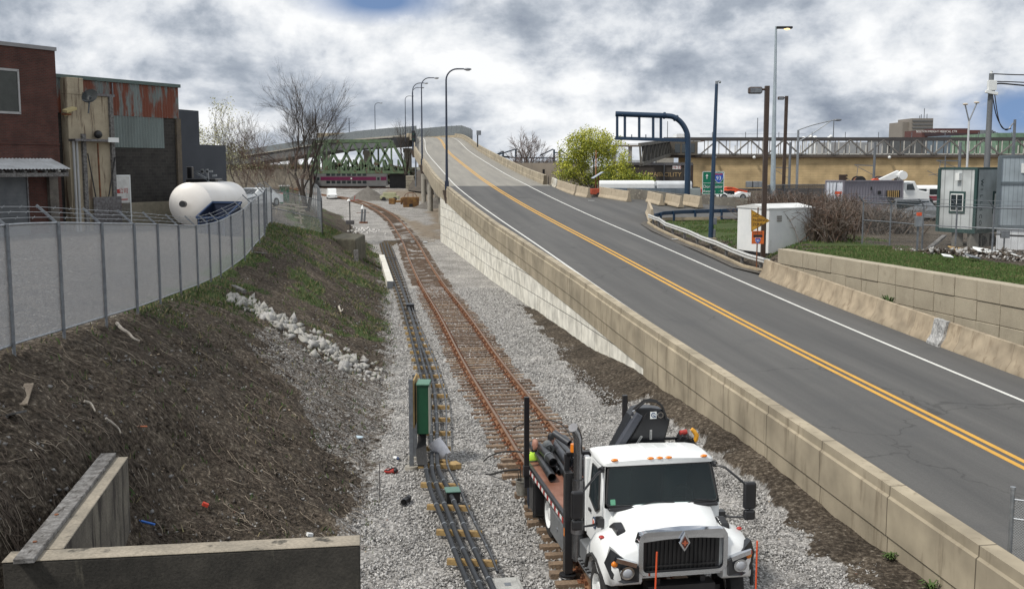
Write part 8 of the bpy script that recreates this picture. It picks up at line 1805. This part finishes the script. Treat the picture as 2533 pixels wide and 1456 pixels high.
for x in (2222, 2290): p = L_(x, 492); mb = MB(); mb.cyl((p.x, Yv-.12, 4.1), (p.x, Yv+.2, 4.1), .5, n=16); mb.build('wheel', K['rubber'], t, world=True, smooth=30)
p = WY(2270, 520, 86); car('pickup_truck', 'silver pickup parked behind the yard fence in front of the bucket truck', (p.x-.3, p.y, 3.6), math.radians(78), K['galv'], 5.4, 1.9, 1.75)
def bus(label, x0, x1, yb, yt_, Y, band, z0=None, win=True, name='coach', group=None, mroof=None):
 a, b = WY(x0, yb, Y), WY(x1, yt_, Y); zb_ = a.z if z0 is None else z0; t = thing(name, label, 'bus', (a.x, Y, zb_), group=group); zt_ = b.z; h = zt_-zb_
 mb = MB(); mb.prism([(Y, zb_+.35), (Y, zt_-.3), (Y+.3, zt_), (Y+2.2, zt_), (Y+2.5, zt_-.3), (Y+2.5, zb_+.35)], 'x', a.x, b.x); mb.build('body', mroof or K['white'], t, world=True, bevel=.1)
 if band: mb = MB(); mb.box(a.x, b.x, Y-.02, Y, zb_+.6, zb_+h*.5); mb.build('band', band, t, world=True)
 n = int((b.x-a.x)/1.6)
 for k in range(n if band else 0): x = a.x+.5+k*1.6; mb = MB(); mb.box(x, x+1.25, Y-.03, Y, zb_+h*.56, zb_+h*.84); mb.build('window', K['glass'], t, world=True)
 for x in (a.x+2, b.x-2): mb = MB(); mb.cyl((x, Y-.05, zb_+.5), (x, Y+.3, zb_+.5), .5, n=16); mb.build('wheel', K['rubber'], t, world=True, smooth=30)
 return t
bus('white and maroon bus behind the site trailers', 2250, 2420, 500, 460-1, 118, M('maroon_band', (.22, .035, .05), sp=.05), 3.6)
bus('long white bus roof behind the blue-grey wall, beyond the orange solar trailer', 1482, 1620, 488, 447, 127, None, 3.6, group='white buses behind the blue-grey wall')
bus('white bus roof behind the blue-grey wall, nearer the sign gantry', 1625, 1712, 488, 448, 127, None, 3.6, group='white buses behind the blue-grey wall', mroof=M('bus_pale', (.6, .63, .66), sp=.03))
t = thing('blue_grey_wall', 'long blue-grey corrugated site wall behind the side street', 'wall', tuple(WY(1600, 480, 128)))
mb = MB(); P = [WY(1480, 464, 122), WY(1540, 464, 122), WY(1690, 464, 121), WY(1704, 464, 121)]; P = [Vector((p.x, p.y, 3.0)) for p in P]; mb.sweep(P, [(0, 0), (0, 2.5), (.2, 2.5), (.2, 0)]); mb.build('panel', ribbed('wall_bluegrey', (.13, .165, .20), .35), t, world=True)
mb = MB(); a, b = WY(1578, 474, 121), WY(1603, 488, 121); mb.box(a.x, b.x, a.y-.6, a.y, b.z, a.z); mb.build('unit', K['galv'], t, world=True)
p0, p1 = WY(1698+5, 492, 122), WY(1720+13, 466, 122); t = thing('utility_cabinet', 'pale grey cabinet beside the sign gantry post', 'cabinet', (p0.x, 122, p0.z)); mb = MB(); mb.box(p0.x, p1.x, 122, 123, 3.5, p1.z); mb.build('cabinet_body', M('cabinet_grey', (.30, .34, .34), sp=.04), t, world=True, bevel=.03); mb = MB(); mb.box(p0.x-.1, p0.x, 122, 123, 3.5, p1.z+.06); mb.build('edge', K['signwhite'], t, world=True)
def smallveh(label, x0, x1, y0, y1, Y, col, name='parked_car'):
 a, b = WY(x0, y1, Y), WY(x1, y0, Y); car(name, label, ((a.x+b.x)/2, Y, a.z), math.radians(90), col, max(3.8, b.x-a.x), 1.8, b.z-a.z)
smallveh('red car left of the green highway sign', 1712, 1738, 468, 481, 140, K['red']); smallveh('orange-red work truck right of the green highway sign', 1792, 1822, 462, 486, 135, K['orange']); smallveh('white car low beside the highway sign', 1796, 1822, 480, 494, 118, K['white'])
for k, x in enumerate((1853, 1866, 1880)):
 p = WY(x, 462, 160); mb = MB(); mb.box(-.5, .5, -.4, .4, -.1, .8); o = mb.build('metal_drum', K['galv'], bevel=.05); o.location = p; tag(o, ('left', 'middle', 'right')[k]+'most of three grey units on a rack behind the yard' if k != 1 else 'middle one of three grey units on a rack behind the yard', 'unit', 'grey units on the yard rack')
p = WY(1866, 466, 161); mb = MB(); mb.box(-5, 6, -.3, .3, -.3, -.05); 
for x in (-4.5, -1, 2.5, 5.5): mb.box(x-.1, x+.1, -.1, .1, -2.8, -.3)
o = mb.build('storage_rack', K['steel']); o.location = p; tag(o, 'dark steel rack behind the screened yard fence', 'rack')
for (x, y, r_, lab, m) in ((2123, 444, 16, 'black drum reel standing above the container', K['black']), (2176, 443, 15, 'big dark cable reel above the container', M('reel_dark', (.04, .045, .07), (.12, .07, .04), sc=2, sp=.1)), (2237-2, 443, 0, '', None)):
 if not r_: continue
 p = WY(x, y+6, 100); R = r_/FPX*100; t = thing('cable_reel', lab, 'cable reel', tuple(p)); 
 for dy in (-.5, .5): mb = MB(); mb.cyl((0, dy-.04, 0), (0, dy+.04, 0), R*.9, n=24); mb.build('flange', m, t)
 mb = MB(); mb.cyl((0, -.5, 0), (0, .5, 0), R*.7, n=20); mb.build('drum', K['rust'], t); mb = MB(); mb.box(-.5, .5, -.4, .4, 3.6-p.z, -R*.85); mb.build('stand', K['steel'], t)
p = WY(2241-2, 452, 104); t = thing('orange_reel', 'small orange hose reel beside the boom', 'cable reel', tuple(WY(2158, 454, 94)));
q = WY(2240-80+4, 452, 94); mb = MB(); mb.cyl((q.x, q.y-.25, q.z), (q.x, q.y+.25, q.z), .38, n=18); mb.build('drum', K['orange'], t, world=True)
for k, x in enumerate((2082, 2219)):
 p = WY(x, 462, 140); t = thing('railway_signal', ('brown slatted rail signal left of the black drum reel', 'brown slatted rail signal right of the big cable reel')[k], 'signal', tuple(p)); mb = MB(); hh = WY(x, 432, 140).z-p.z; mb.box(-.4, .4, -.2, .2, 0, hh)
 for z in range(4): mb.cyl((.45, -.3, .3+z*.38), (.45, .1, .3+z*.38), .16, n=8)
 mb.build('signal_head', K['brown'], t)
for k, (x, yb, yt_, Y, lab) in enumerate(((2160, 452, 352, 175, 'silver rail mast with a bracket arm above the cable reels'), (2371, 432, 352, 150, 'silver rail mast with a bracket arm above the site trailer'), (1952-1, 462, 352, 185, 'dark rail mast half hidden by the silver lamp post'), (2335, 446, 385, 150, 'thin dark rail mast left of the site trailer'))):
 b, tp = WY(x, yb, Y), WY(x, yt_, Y); t = thing('rail_mast', lab, 'mast', tuple(b), group='overhead line masts'); h = tp.z-b.z; m = K['galvd']
 mb = MB(); mb.cyl((0, 0, -3), (0, 0, h), .24 if k != 3 else .1, .2 if k != 3 else .08, 8); mb.build('mast', m, t)
 if k != 3:
  mb = MB(); mb.bar((0, 0, h*.42), (-3.2, 0, h*.44), .14); mb.bar((-.2, 0, h*.2), (-3.0, 0, h*.42), .08); mb.bar((-2.6, 0, h*.42), (-2.9, 0, h*.0), .07); mb.bar((-2.9, 0, h*.02), (-4.2, 0, -h*.02), .07); mb.bar((-4.4, 0, h*.12), (-2.3, 0, -h*.12), .07); mb.build('bracket_arm', m, t)
Yw = 215; z = lambda y, Y=Yw: WY(1266, y, Y).z; X = lambda x, Y=Yw: WY(x, 400, Y).x
t = thing('works_building', 'long yellow brick works building with a lattice gallery on its roof', 'building', (X(2050), Yw, 2))
K['ywall'] = brickmat('yellow_brick', (.56, .42, .23), (.52, .385, .21), (.43, .32, .175), 3.0, .34, .05, uv=False, r=.9, bump=.1, smooth=.6, noise_s=.35)
mb = MB(); mb.box(X(1700), X(2900), Yw, Yw+12, 1, z(390)); mb.build('wall', K['ywall'], t, world=True)
mb = MB(); mb.box(X(1645), X(2900), Yw-.6, Yw+12, z(390), z(383.5)); mb.build('brown_band', M('band_brown', (.11, .085, .065), (.075, .06, .05), sc=.3, sp=.1), t, world=True)
mb = MB(); zb1, zt1 = z(382.5), z(347)
mb.box(X(1640), X(2900), Yw-.5, Yw+.1, zt1-.15, zt1+.55); mb.build('top_beam', M('beam_dark', (.07, .065, .065), sp=.1), t, world=True)
mb = MB(); mb.box(X(1645), X(2900), Yw-.5, Yw-.1, z(384.5), z(382)); mb.build('sill', K['signwhite'], t, world=True)
mb = MB(); x = X(1660); k = 0
while x < X(2700): mb.box(x-.06, x+.06, Yw-.35, Yw-.2, zb1, zt1); x += 2.16; k += 1
o = mb.build('lattice_mullions', M('mullion_brown', (.12, .10, .085), sp=.1), t, world=True); o['kind'] = 'stuff'
mb = MB(); mb.box(X(1722), X(2650), Yw-.5, Yw-.36, zb1-.05, zb1+.18)
x = X(1722); k = 0
while x < X(2650):
 if k % 4 != 1: mb.box(x-.085, x+.085, Yw-.5, Yw-.36, zb1, zt1-(1.0 if k % 2 else 0.1))
 x += 1.08; k += 1
o = mb.build('white_mullions', M('mullion_white', (.62, .60, .55), sp=.05), t, world=True)
mb = MB(); x = X(1730); k = 0; st = 3.3
while x < X(2650):
 a, b = (zb1, zt1) if k % 2 == 0 else (zt1, zb1); mb.bar((x, Yw-.55, a), (x+st, Yw-.55, b), .28); x += st; k += 1
mb.build('lattice_diagonals', M('diag_grey', (.19, .18, .17), sp=.1), t, world=True)
mb = MB(); x = X(1760)
for k in range(14): mb.cyl((x, Yw, zt1+.5), (x, Yw, zt1+1.6), .07, n=5); x += 6.6
mb.bar((X(1730), Yw, zt1+1.2), (X(1990), Yw, zt1+1.2), .05); mb.build('roof_rail', K['galvd'], t, world=True)
for x_ in (1863-1+0, 2195, 1765): p = (X(x_), Yw-.9, z(389.5)); mb = MB(); mb.sphere(p, .32, 8, 6); mb.build('wall_lamp', K['signwhite'], t, world=True, smooth=True)
t = thing('covered_gallery', 'weathered grey lattice gallery slanting away at the left end of the works building', 'gallery', (X(1610), 190, 5))
A0, A1 = WY(1585, 407, 170), WY(1582, 358, 170); B0, B1 = WY(1655, 383, 213), WY(1655, 348, 213)
mb = MB(); mb.bar(A0, B0, .5); mb.bar(A1, B1, .5); 
for k in range(9): f_ = k/8; mb.bar(A0.lerp(B0, f_), A1.lerp(B1, f_), .28)
for k in range(8): mb.bar(A0.lerp(B0, k/8), A1.lerp(B1, (k+1)/8), .18)
mb.build('lattice', M('weathered_lattice', (.15, .14, .12), (.09, .085, .075), sc=1, sp=.2), t, world=True)
mb = MB(); mb.add([tuple(A0+Vector((.6, 3, 0))), tuple(B0+Vector((.6, 3, 0))), tuple(B1+Vector((.6, 3, 0))), tuple(A1+Vector((.6, 3, 0)))], [(0, 1, 2, 3)]); mb.build('inner_wall', M('gallery_dark', (.045, .042, .038), sp=.2), t, world=True)
mb = MB(); mb.box(X(1655), X(1722), Yw-1.2, Yw-.7, z(384), z(350)); mb.build('clad_panels', M('panel_brown', (.12, .105, .085), sp=.15), t, world=True)
mb = MB()
for x_ in (1672, 1690, 1708): mb.box(X(x_)-.5, X(x_)+.5, Yw-1.25, Yw-1.2, z(378), z(356))
mb.build('window', K['glass'], t, world=True)
Yd = 185; t = thing('repair_shed', 'dark brown shed wall lettered REPAIR FACILITY behind the buses', 'building', (X(1640, Yd), Yd, 3))
mb = MB(); mb.box(X(1545, Yd), X(1713, Yd), Yd, Yd+8, 2.5, z(404, Yd)); mb.build('wall', M('shed_brown', (.060, .050, .042), (.05, .042, .036), sc=.4, sp=.08), t, world=True)
mb = MB(); mb.box(X(1545, Yd), X(1713, Yd), Yd-.15, Yd, z(404, Yd)-.35, z(404, Yd)+.12); mb.build('coping', K['steel'], t, world=True)
mb = MB(); mb.box(X(1706, Yd), X(1713, Yd)+.1, Yd-.1, Yd, 2.5, z(406, Yd)); mb.build('corner', K['brown'], t, world=True)
GOLD = M('gold_letters', (.42, .30, .15), sp=0)
words(t, 'lettering', 'REPAIR', 1.05, face_m((X(1615, Yd), Yd-.05, z(432, Yd)), (1, 0, 0), (0, 0, 1)), GOLD, .02, world=True); words(t, 'lettering', 'FACILITY', 1.05, face_m((X(1655, Yd), Yd-.05, z(432.5, Yd)), (1, 0, 0), (0, 0, 1)), GOLD, .02, world=True)
mb = MB(); mb.box(X(1663, Yd), X(1684, Yd), Yd-.08, Yd, z(419, Yd), z(409, Yd)); pn = mb.build('number_board', K['signwhite'], t, world=True)
words(pn, 'lettering', '16-22', .68, face_m((X(1673.5, Yd), Yd-.1, z(414, Yd)), (1, 0, 0), (0, 0, 1)), K['red'], .01, world=True)
for x_ in (1642, 1693): mb = MB(); mb.cyl((X(x_, Yd), Yd-.2, 3), (X(x_, Yd), Yd-.2, z(405, Yd)), .08, n=6); mb.build('downpipe', K['galvd'], t, world=True)
mb = MB(); mb.box(X(1690, Yd), X(1710, Yd), Yd-.12, Yd, 3, z(434, Yd)); mb.build('doorway', K['black'], t, world=True)
t = thing('red_roof_pavilion', 'small red pyramid roof pavilion behind the covered gallery', 'pavilion', (X(1640, 250), 250, 5)); Yp = 250
a, b = X(1622, Yp), X(1672, Yp); z0, z1_ = z(360, Yp), z(341, Yp); mb = MB(); mb.add([(a, Yp, z0), (b, Yp, z0), (b, Yp+6, z0), (a, Yp+6, z0), ((a+b)/2, Yp+3, z1_)], [(0, 1, 4), (1, 2, 4), (2, 3, 4), (3, 0, 4), (3, 2, 1, 0)]); mb.build('roof', M('red_roof', (.42, .09, .05), sp=.1), t, world=True)
mb = MB(); mb.box(a+.5, b-.5, Yp+.5, Yp+5, 2, z0); mb.build('walls', K['concg'], t, world=True)
mb = MB(); mb.box(X(1500, Yp), a, Yp+1, Yp+3, z(363, Yp), z(358.5, Yp)); mb.box(X(1500, Yp), a, Yp+1, Yp+1.2, z(357, Yp), z(356, Yp)); mb.build('walkway', M('walk_grey', (.22, .19, .16), sp=.1), t, world=True)
for x_ in (1520, 1560, 1600): mb = MB(); mb.box(X(x_, Yp)-.4, X(x_, Yp)+.4, Yp+1.4, Yp+2.4, 1, z(363, Yp)); mb.build('pier', K['concg'], t, world=True)
t = thing('white_roof_plant', 'white curved plant housing on the roof behind the sign gantry', 'roof plant', (X(1690, 260), 260, 8)); Yp = 260
mb = MB(); mb.prism([(X(1655, Yp), z(350, Yp)), (X(1660, Yp), z(342, Yp)), (X(1740, Yp), z(341, Yp)), (X(1742, Yp), z(350, Yp))], 'y', Yp, Yp+8); mb.box(X(1672, Yp), X(1705, Yp), Yp, Yp+6, z(342, Yp), z(331, Yp)); mb.build('housing', K['white'], t, world=True); mb = MB(); mb.box(X(1731, Yp), X(1740, Yp), Yp-.2, Yp, z(350, Yp), z(343, Yp)); mb.build('end_panel', K['rust'], t, world=True)
t = thing('silo_cluster', 'cluster of small white vents and domes above the works roof', 'roof vents', (X(2000, 300), 300, 10)); Yp = 300
for x_, y_2, s in ((1985, 344, .7), (2003, 339, .6), (2013, 343, .8), (2047, 344, .7), (2052, 338, .5)): mb = MB(); mb.sphere((X(x_, Yp), Yp, z(y_2, Yp)), s, 10, 7); mb.cyl((X(x_, Yp), Yp, 5), (X(x_, Yp), Yp, z(y_2, Yp)), s*.5, n=8); mb.build('vent', K['white'], t, world=True, smooth=40)
def block(name, label, x0, x1, yt_, Y, wall, rows=0, cols=0, wm=None, yb=392, depth=25, cat='building'):
 t = thing(name, label, cat, (X((x0+x1)/2, Y), Y, 0)); a, b = X(x0, Y), X(x1, Y); mb = MB(); mb.box(a, b, Y, Y+depth, 0, z(yt_, Y)); mb.build('wall', wall, t, world=True)
 if rows:
  for r_ in range(rows):
   zz = z(yt_, Y)-(r_+.75)*((z(yt_, Y)-z(352, Y))/rows); mb = MB(); hh = (z(yt_, Y)-z(352, Y))/rows*.45; mb.box(a+(b-a)*.04, b-(b-a)*.04, Y-.3, Y, zz-hh/2, zz+hh/2); mb.build('window_band', wm or K['glass'], t, world=True)
 return t
K['towr'] = M('tower_concrete', (.24, .215, .19), (.21, .19, .17), sc=.05, sp=.05); K['tband'] = M('tower_windows', (.13, .13, .135), sp=.0, r=.4)
t = block('tower_block', 'tan concrete tower block on the skyline with roof masts', 2250, 2303, 293, 700, K['towr'], 7, 0, K['tband']); 
mb = MB(); a, b = X(2228, 705), X(2252, 705); mb.box(a, b, 705, 730, 0, z(302, 705)); mb.build('side_block', K['towr'], t, world=True)
mb = MB(); 
for x_, y0_ in ((2283, 268), (2276, 283), (2272, 286), (2290, 282)): mb.cyl((X(x_, 700), 702, z(293, 700)), (X(x_, 700), 702, z(y0_, 700)), .25, n=5)
mb.build('roof_mast', K['galvd'], t, world=True)
t = block('brick_hospital', 'dark red brick building with white roof lettering on the skyline', 2277, 2428, 322, 560, M('far_brick', (.115, .045, .04), (.10, .04, .036), sc=.05, sp=.05), 2, 0, M('far_window_red', (.05, .03, .035), r=.4, sp=0))
mb = MB(); mb.box(X(2318, 560), X(2400, 560), 565, 580, z(322, 560), z(317, 560)); mb.build('penthouse', M('far_brick_top', (.09, .04, .04), sp=.05), t, world=True)
words(t, 'lettering', 'BOSTON FREIGHT MEDICAL CTR', 1.5, face_m((X(2312, 560), 559.6, z(326, 560)), (1, 0, 0), (0, 0, 1)), K['signwhite'], .05, world=True, sx=.95)
block('far_block', 'blue-grey low building in front of the red brick one on the skyline', 2342, 2440, 335, 500, M('far_blue', (.13, .17, .21), sp=.05), 1, 0, K['tband'])
block('far_block', 'flat dark grey roof on the skyline before the tan tower', 2190, 2290, 341, 480, M('far_grey', (.11, .115, .12), sp=.05))
block('far_block', 'pale far building on the skyline seen through the lattice gallery', 2040, 2180, 352, 420, M('far_pale', (.34, .35, .36), sp=.05), 0, 0)
block('green_building', 'plain green metal building behind the site trailers', 2461, 2900, 329, 240, ribbed('green_siding', (.16, .26, .18), .8), 0)
t = thing('roof_units', 'row of grey rooftop units between the brick building and the green building', 'roof plant', (X(2445, 420), 420, 8))
for k in range(6): mb = MB(); x_ = 2430+k*6; mb.box(X(x_, 420), X(x_+4, 420), 420, 424, 5, z(322+(k % 3)*3, 420)); mb.build('unit', K['galvd'], t, world=True)
t = thing('noise_wall', 'tan-grey concrete wall behind the ramp, left of the green tree', 'wall', tuple(WY(1350, 410, 170)))
mb = MB(); P = [WY(1266, 412, 175), WY(1300, 407, 172), WY(1345, 404, 168), WY(1417, 402, 160), WY(1450, 402, 158)]; P = [Vector((p.x, p.y, 0)) for p in P]; zz = z(403, 165); mb.sweep(P, [(0, 0), (0, zz), (.4, zz), (.4, 0)]); mb.build('wall_body', M('noise_tan', (.25, .215, .175), (.20, .175, .145), sc=.4, sp=.08), t, world=True)
mb = MB(); p = WY(1344, 427, 166); mb.cyl((p.x, p.y-.6, p.z-.4), (p.x, p.y-.6, p.z+.5), .18, n=8); mb.build('hole', K['black'], t, world=True)
GB = M('gantry_blue', (.035, .06, .09), sp=.1); Yg = 240
t = thing('rail_gantry', 'dark blue rail bridge frames with slanting stays behind the ramp barrier', 'gantry', (X(1330, Yg), Yg, 5)); q = lambda x, y: (X(x, Yg), Yg, z(y, Yg))
for x_, y0_, y1_ in ((1244, 374, 405), (1275.5, 369, 405), (1370, 370, 404), (1384, 372, 404)): mb = MB(); mb.bar(q(x_, y0_), q(x_, y1_+6), .42); mb.build('post', GB, t, world=True)
mb = MB()
for a, b in (((1215, 389), (1243, 375)), ((1232, 383), (1275, 369)), ((1335, 385), (1368, 369)), ((1386, 372), (1410, 389))): mb.bar(q(*a), q(*b), .28)
mb.build('stay', GB, t, world=True); mb = MB(); 
for a, b in (((1218, 388), (1275, 390)), ((1275, 391), (1370, 391)), ((1384, 392), (1420, 392)), ((1370, 378), (1386, 378)), ((1222, 386), (1260, 388))): mb.bar(q(*a), q(*b), .26)
for x_ in range(1280, 1370, 9): mb.bar(q(x_, 391), q(x_, 405), .1)
mb.build('beam', GB, t, world=True)
t = thing('distant_roofs', 'pale far-off roofs and walls between the blue gantry posts', 'building', (X(1330, 380), 380, 0)); mb = MB(); mb.box(X(1225, 380), X(1420, 380), 380, 400, 0, z(398, 380)); mb.build('wall', M('far_white', (.42, .44, .46), (.3, .31, .33), sc=.1, sp=.1), t, world=True); mb = MB(); mb.box(X(1530, 380), X(1660, 380), 378, 400, 0, z(396, 380)); mb.build('wall', M('far_white2', (.5, .53, .56), sp=.1), t, world=True)
b_ = WY(1303, 405, 185); b_.z = 3
tree('bare_tree', 'rounded bare brown tree behind the tan-grey wall right of the ramp', b_, WY(1303, 308, 185).z-3, .9, BK['dark'], 10, 5, 3, .42, 0, first=.36, twm=M('twig_brown', (.14, .10, .085), sp=0), rmin=.03)
LG = [M('leaf_yellowgreen', (.52, .52, .06), (.42, .43, .05), sc=3, r=.7, sp=0), M('leaf_green', (.28, .31, .04), (.33, .35, .045), sc=3, r=.7, sp=0), M('leaf_deep', (.11, .17, .03), (.14, .2, .035), sc=3, r=.7, sp=0)]
Yt = 138
def crown(name, label, px, ybase, z0, lobes, n, mats, trunk=.22, seed=1, size=.2, cat='tree'):
 r = random.Random(seed); b = WY(px, ybase, Yt); b.z = z0; t = thing(name, label, cat, tuple(b)); vs = []; fs = []; ms = []; br = MB(); br.tube([b, b+Vector((.1, 0, 2.2)), b+Vector((.2, 0, 4))], [trunk, trunk*.8, trunk*.6], 8)
 for (x, y, rx, rz0, w_) in lobes:
  c = WY(x, y, Yt+r.uniform(-1.2, 1.2)); RX, RZ_ = rx/FPX*Yt, rz0/FPX*Yt
  br.tube(smooth3([b+Vector((.1, 0, 1.5)), (b+c)/2+Vector((r.gauss(0, .3), 0, .4)), c], 3), .07, 5)
  for k in range(int(n*w_)):
   d = Vector((r.gauss(0, 1), r.gauss(0, 1), r.gauss(0, 1))).normalized(); rad = r.uniform(.45, 1.08); q = c+Vector((d.x*RX, d.y*RX, d.z*RZ_))*rad
   if nz(q.x*.9, q.z*.9+q.y*.4, 1.1, seed) < -.24: continue
   m_ = 0 if r.random() < .5+.25*d.z else (1 if r.random() < .7 else 2)
   for j in range(5):
    cc = q+Vector((r.gauss(0, .22), r.gauss(0, .22), r.gauss(0, .18))); a = Vector((r.gauss(0, 1), r.gauss(0, 1), r.gauss(.4, 1))).normalized(); p1 = a.orthogonal().normalized(); p2 = a.cross(p1); s = size*r.uniform(.5, 1.2); o = len(vs)
    vs += [tuple(cc-p1*s), tuple(cc-p2*s*.55), tuple(cc+p1*s), tuple(cc+p2*s*.55)]; fs.append((o, o+1, o+2, o+3)); ms.append(m_)
 br.build('trunk', BK['grey'], t, world=True); mb = MB(); mb.v = vs; mb.f = fs; mb.m = ms; mb.build('crown', mats, t, world=True); return t
crown('green_tree', 'bright yellow-green leafy tree behind the side street barriers', 1470, 470, 3.0, [(1460, 345, 48, 30, 1), (1425, 362, 42, 28, .8), (1500, 365, 48, 32, 1), (1470, 385, 70, 35, 1.2), (1522, 398, 36, 34, .8), (1400, 420, 34, 26, .7), (1440, 430, 46, 28, .8), (1520, 430, 50, 30, .9), (1420, 395, 40, 30, .6)], 780, [LG[0], LG[1], LG[2]], .3, 4, .12)
crown('green_bush', 'dark green bush spreading right of the yellow-green tree', 1575, 470, 3.2, [(1560, 440, 40, 22, 1), (1592, 453, 30, 14, .8), (1500, 445, 50, 20, .8)], 460, [LG[1], LG[2], LG[1]], .12, 6, .16, 'bush')
plainpole('tall thin orange-painted pole in front of the green tree', 1473, 462, 372, 117, .07, M('faded_orange', (.38, .15, .07), sp=.1))
p = PR(1473, 487); t = thing('solar_trailer', 'small orange trailer with a tilted solar panel among the street barriers', 'trailer', tuple(p), .2); s = 1
mb = MB(); mb.box(-.55, .5, -.35, .35, .25, .85); mb.box(-.9, -.5, -.2, .2, .3, .42); mb.build('trailer_body', M('trailer_orange', (.45, .09, .045), (.35, .07, .035), sc=3, sp=.1), t, bevel=.03)
for x in (-.02, .30): mb = MB(); mb.box(x-.05, x+.05, -.06, .06, .8, 2.1); mb.build('mast', K['rust'], t)
mb = MB(); mb.cbox((.15, 0, 2.2), (1.25, .9, .06), 0, 0, -.55); mb.build('solar_panel', M('solar_panel', (.38, .42, .48), (.3, .34, .4), sc=4, r=.2, sp=.02), t)
mb = MB(); mb.cyl((.2, -.42, .22), (.2, -.34, .22), .22, n=14); mb.build('wheel', K['rubber'], t)
e_ = WY(2494, 1400, 19.0); t = thing('chain_link_fence', 'galvanised chain-link fence post and panel at the bottom right corner', 'fence', tuple(e_)); e2_ = WY(2495, 1207, 19.0)
mb = MB(); mb.cyl((e_.x, e_.y, e_.z-.1), (e_.x, e_.y, e2_.z), .04, n=12); mb.cyl((e_.x, e_.y, e2_.z-.02), (e_.x, e_.y, e2_.z+.03), .05, n=12); mb.build('post', K['galv'], t, world=True, smooth=30)
pth = [e_, e_+Vector((1.6, -.9, 0)), e_+Vector((3.2, -1.9, 0))]; mb = MB(); mb.sweep(pth, [(0, .02), (0, 1.30)], closed=False, cap=False); mb.build('chain_link', K['link'], t, world=True)
for h in (.05, .92, 1.28): mb = MB(); mb.tube([Vector(p)+Vector((0, 0, h)) for p in pth], .016, 6); mb.build('rail', K['galv'], t, world=True)
mb = MB(); P = [(p.x, p.y) for p in (e_+Vector((-.12, .1, 0)), e_+Vector((3.3, -1.8, 0)), e_+Vector((3.1, -2.3, 0)), e_+Vector((-.32, -.35, 0)))]; mb.prism(P, 'z', -1, e_.z-.02)
tag(mb.build('bridge_end_wall', K['blackc'], bevel=.02), 'dark stained concrete wall end under the corner fence post', 'wall')
for (px, py, lab) in ((1672, 592, 'white paper scrap on the side street by the kerb'), (1462, 497, 'pale rag lying on the road below the orange trailer')):
 p = PR(px, py, .02); o = MB().box(-.3, .3, -.06, .06, 0, .03).build('paper_scrap', K['signwhite']); o.location = p; tag(o, lab, 'litter')
for k, (y_w, s, lab) in enumerate(((48.6, .35, 'small dark weed at the foot of the block wall'), (46.9, .55, 'larger green weed climbing the foot of the block wall'))):
 plant(3000+k, 0, s, lab, X=(wl(y_w)-.15, y_w, 1.95+.05*0), n=60)
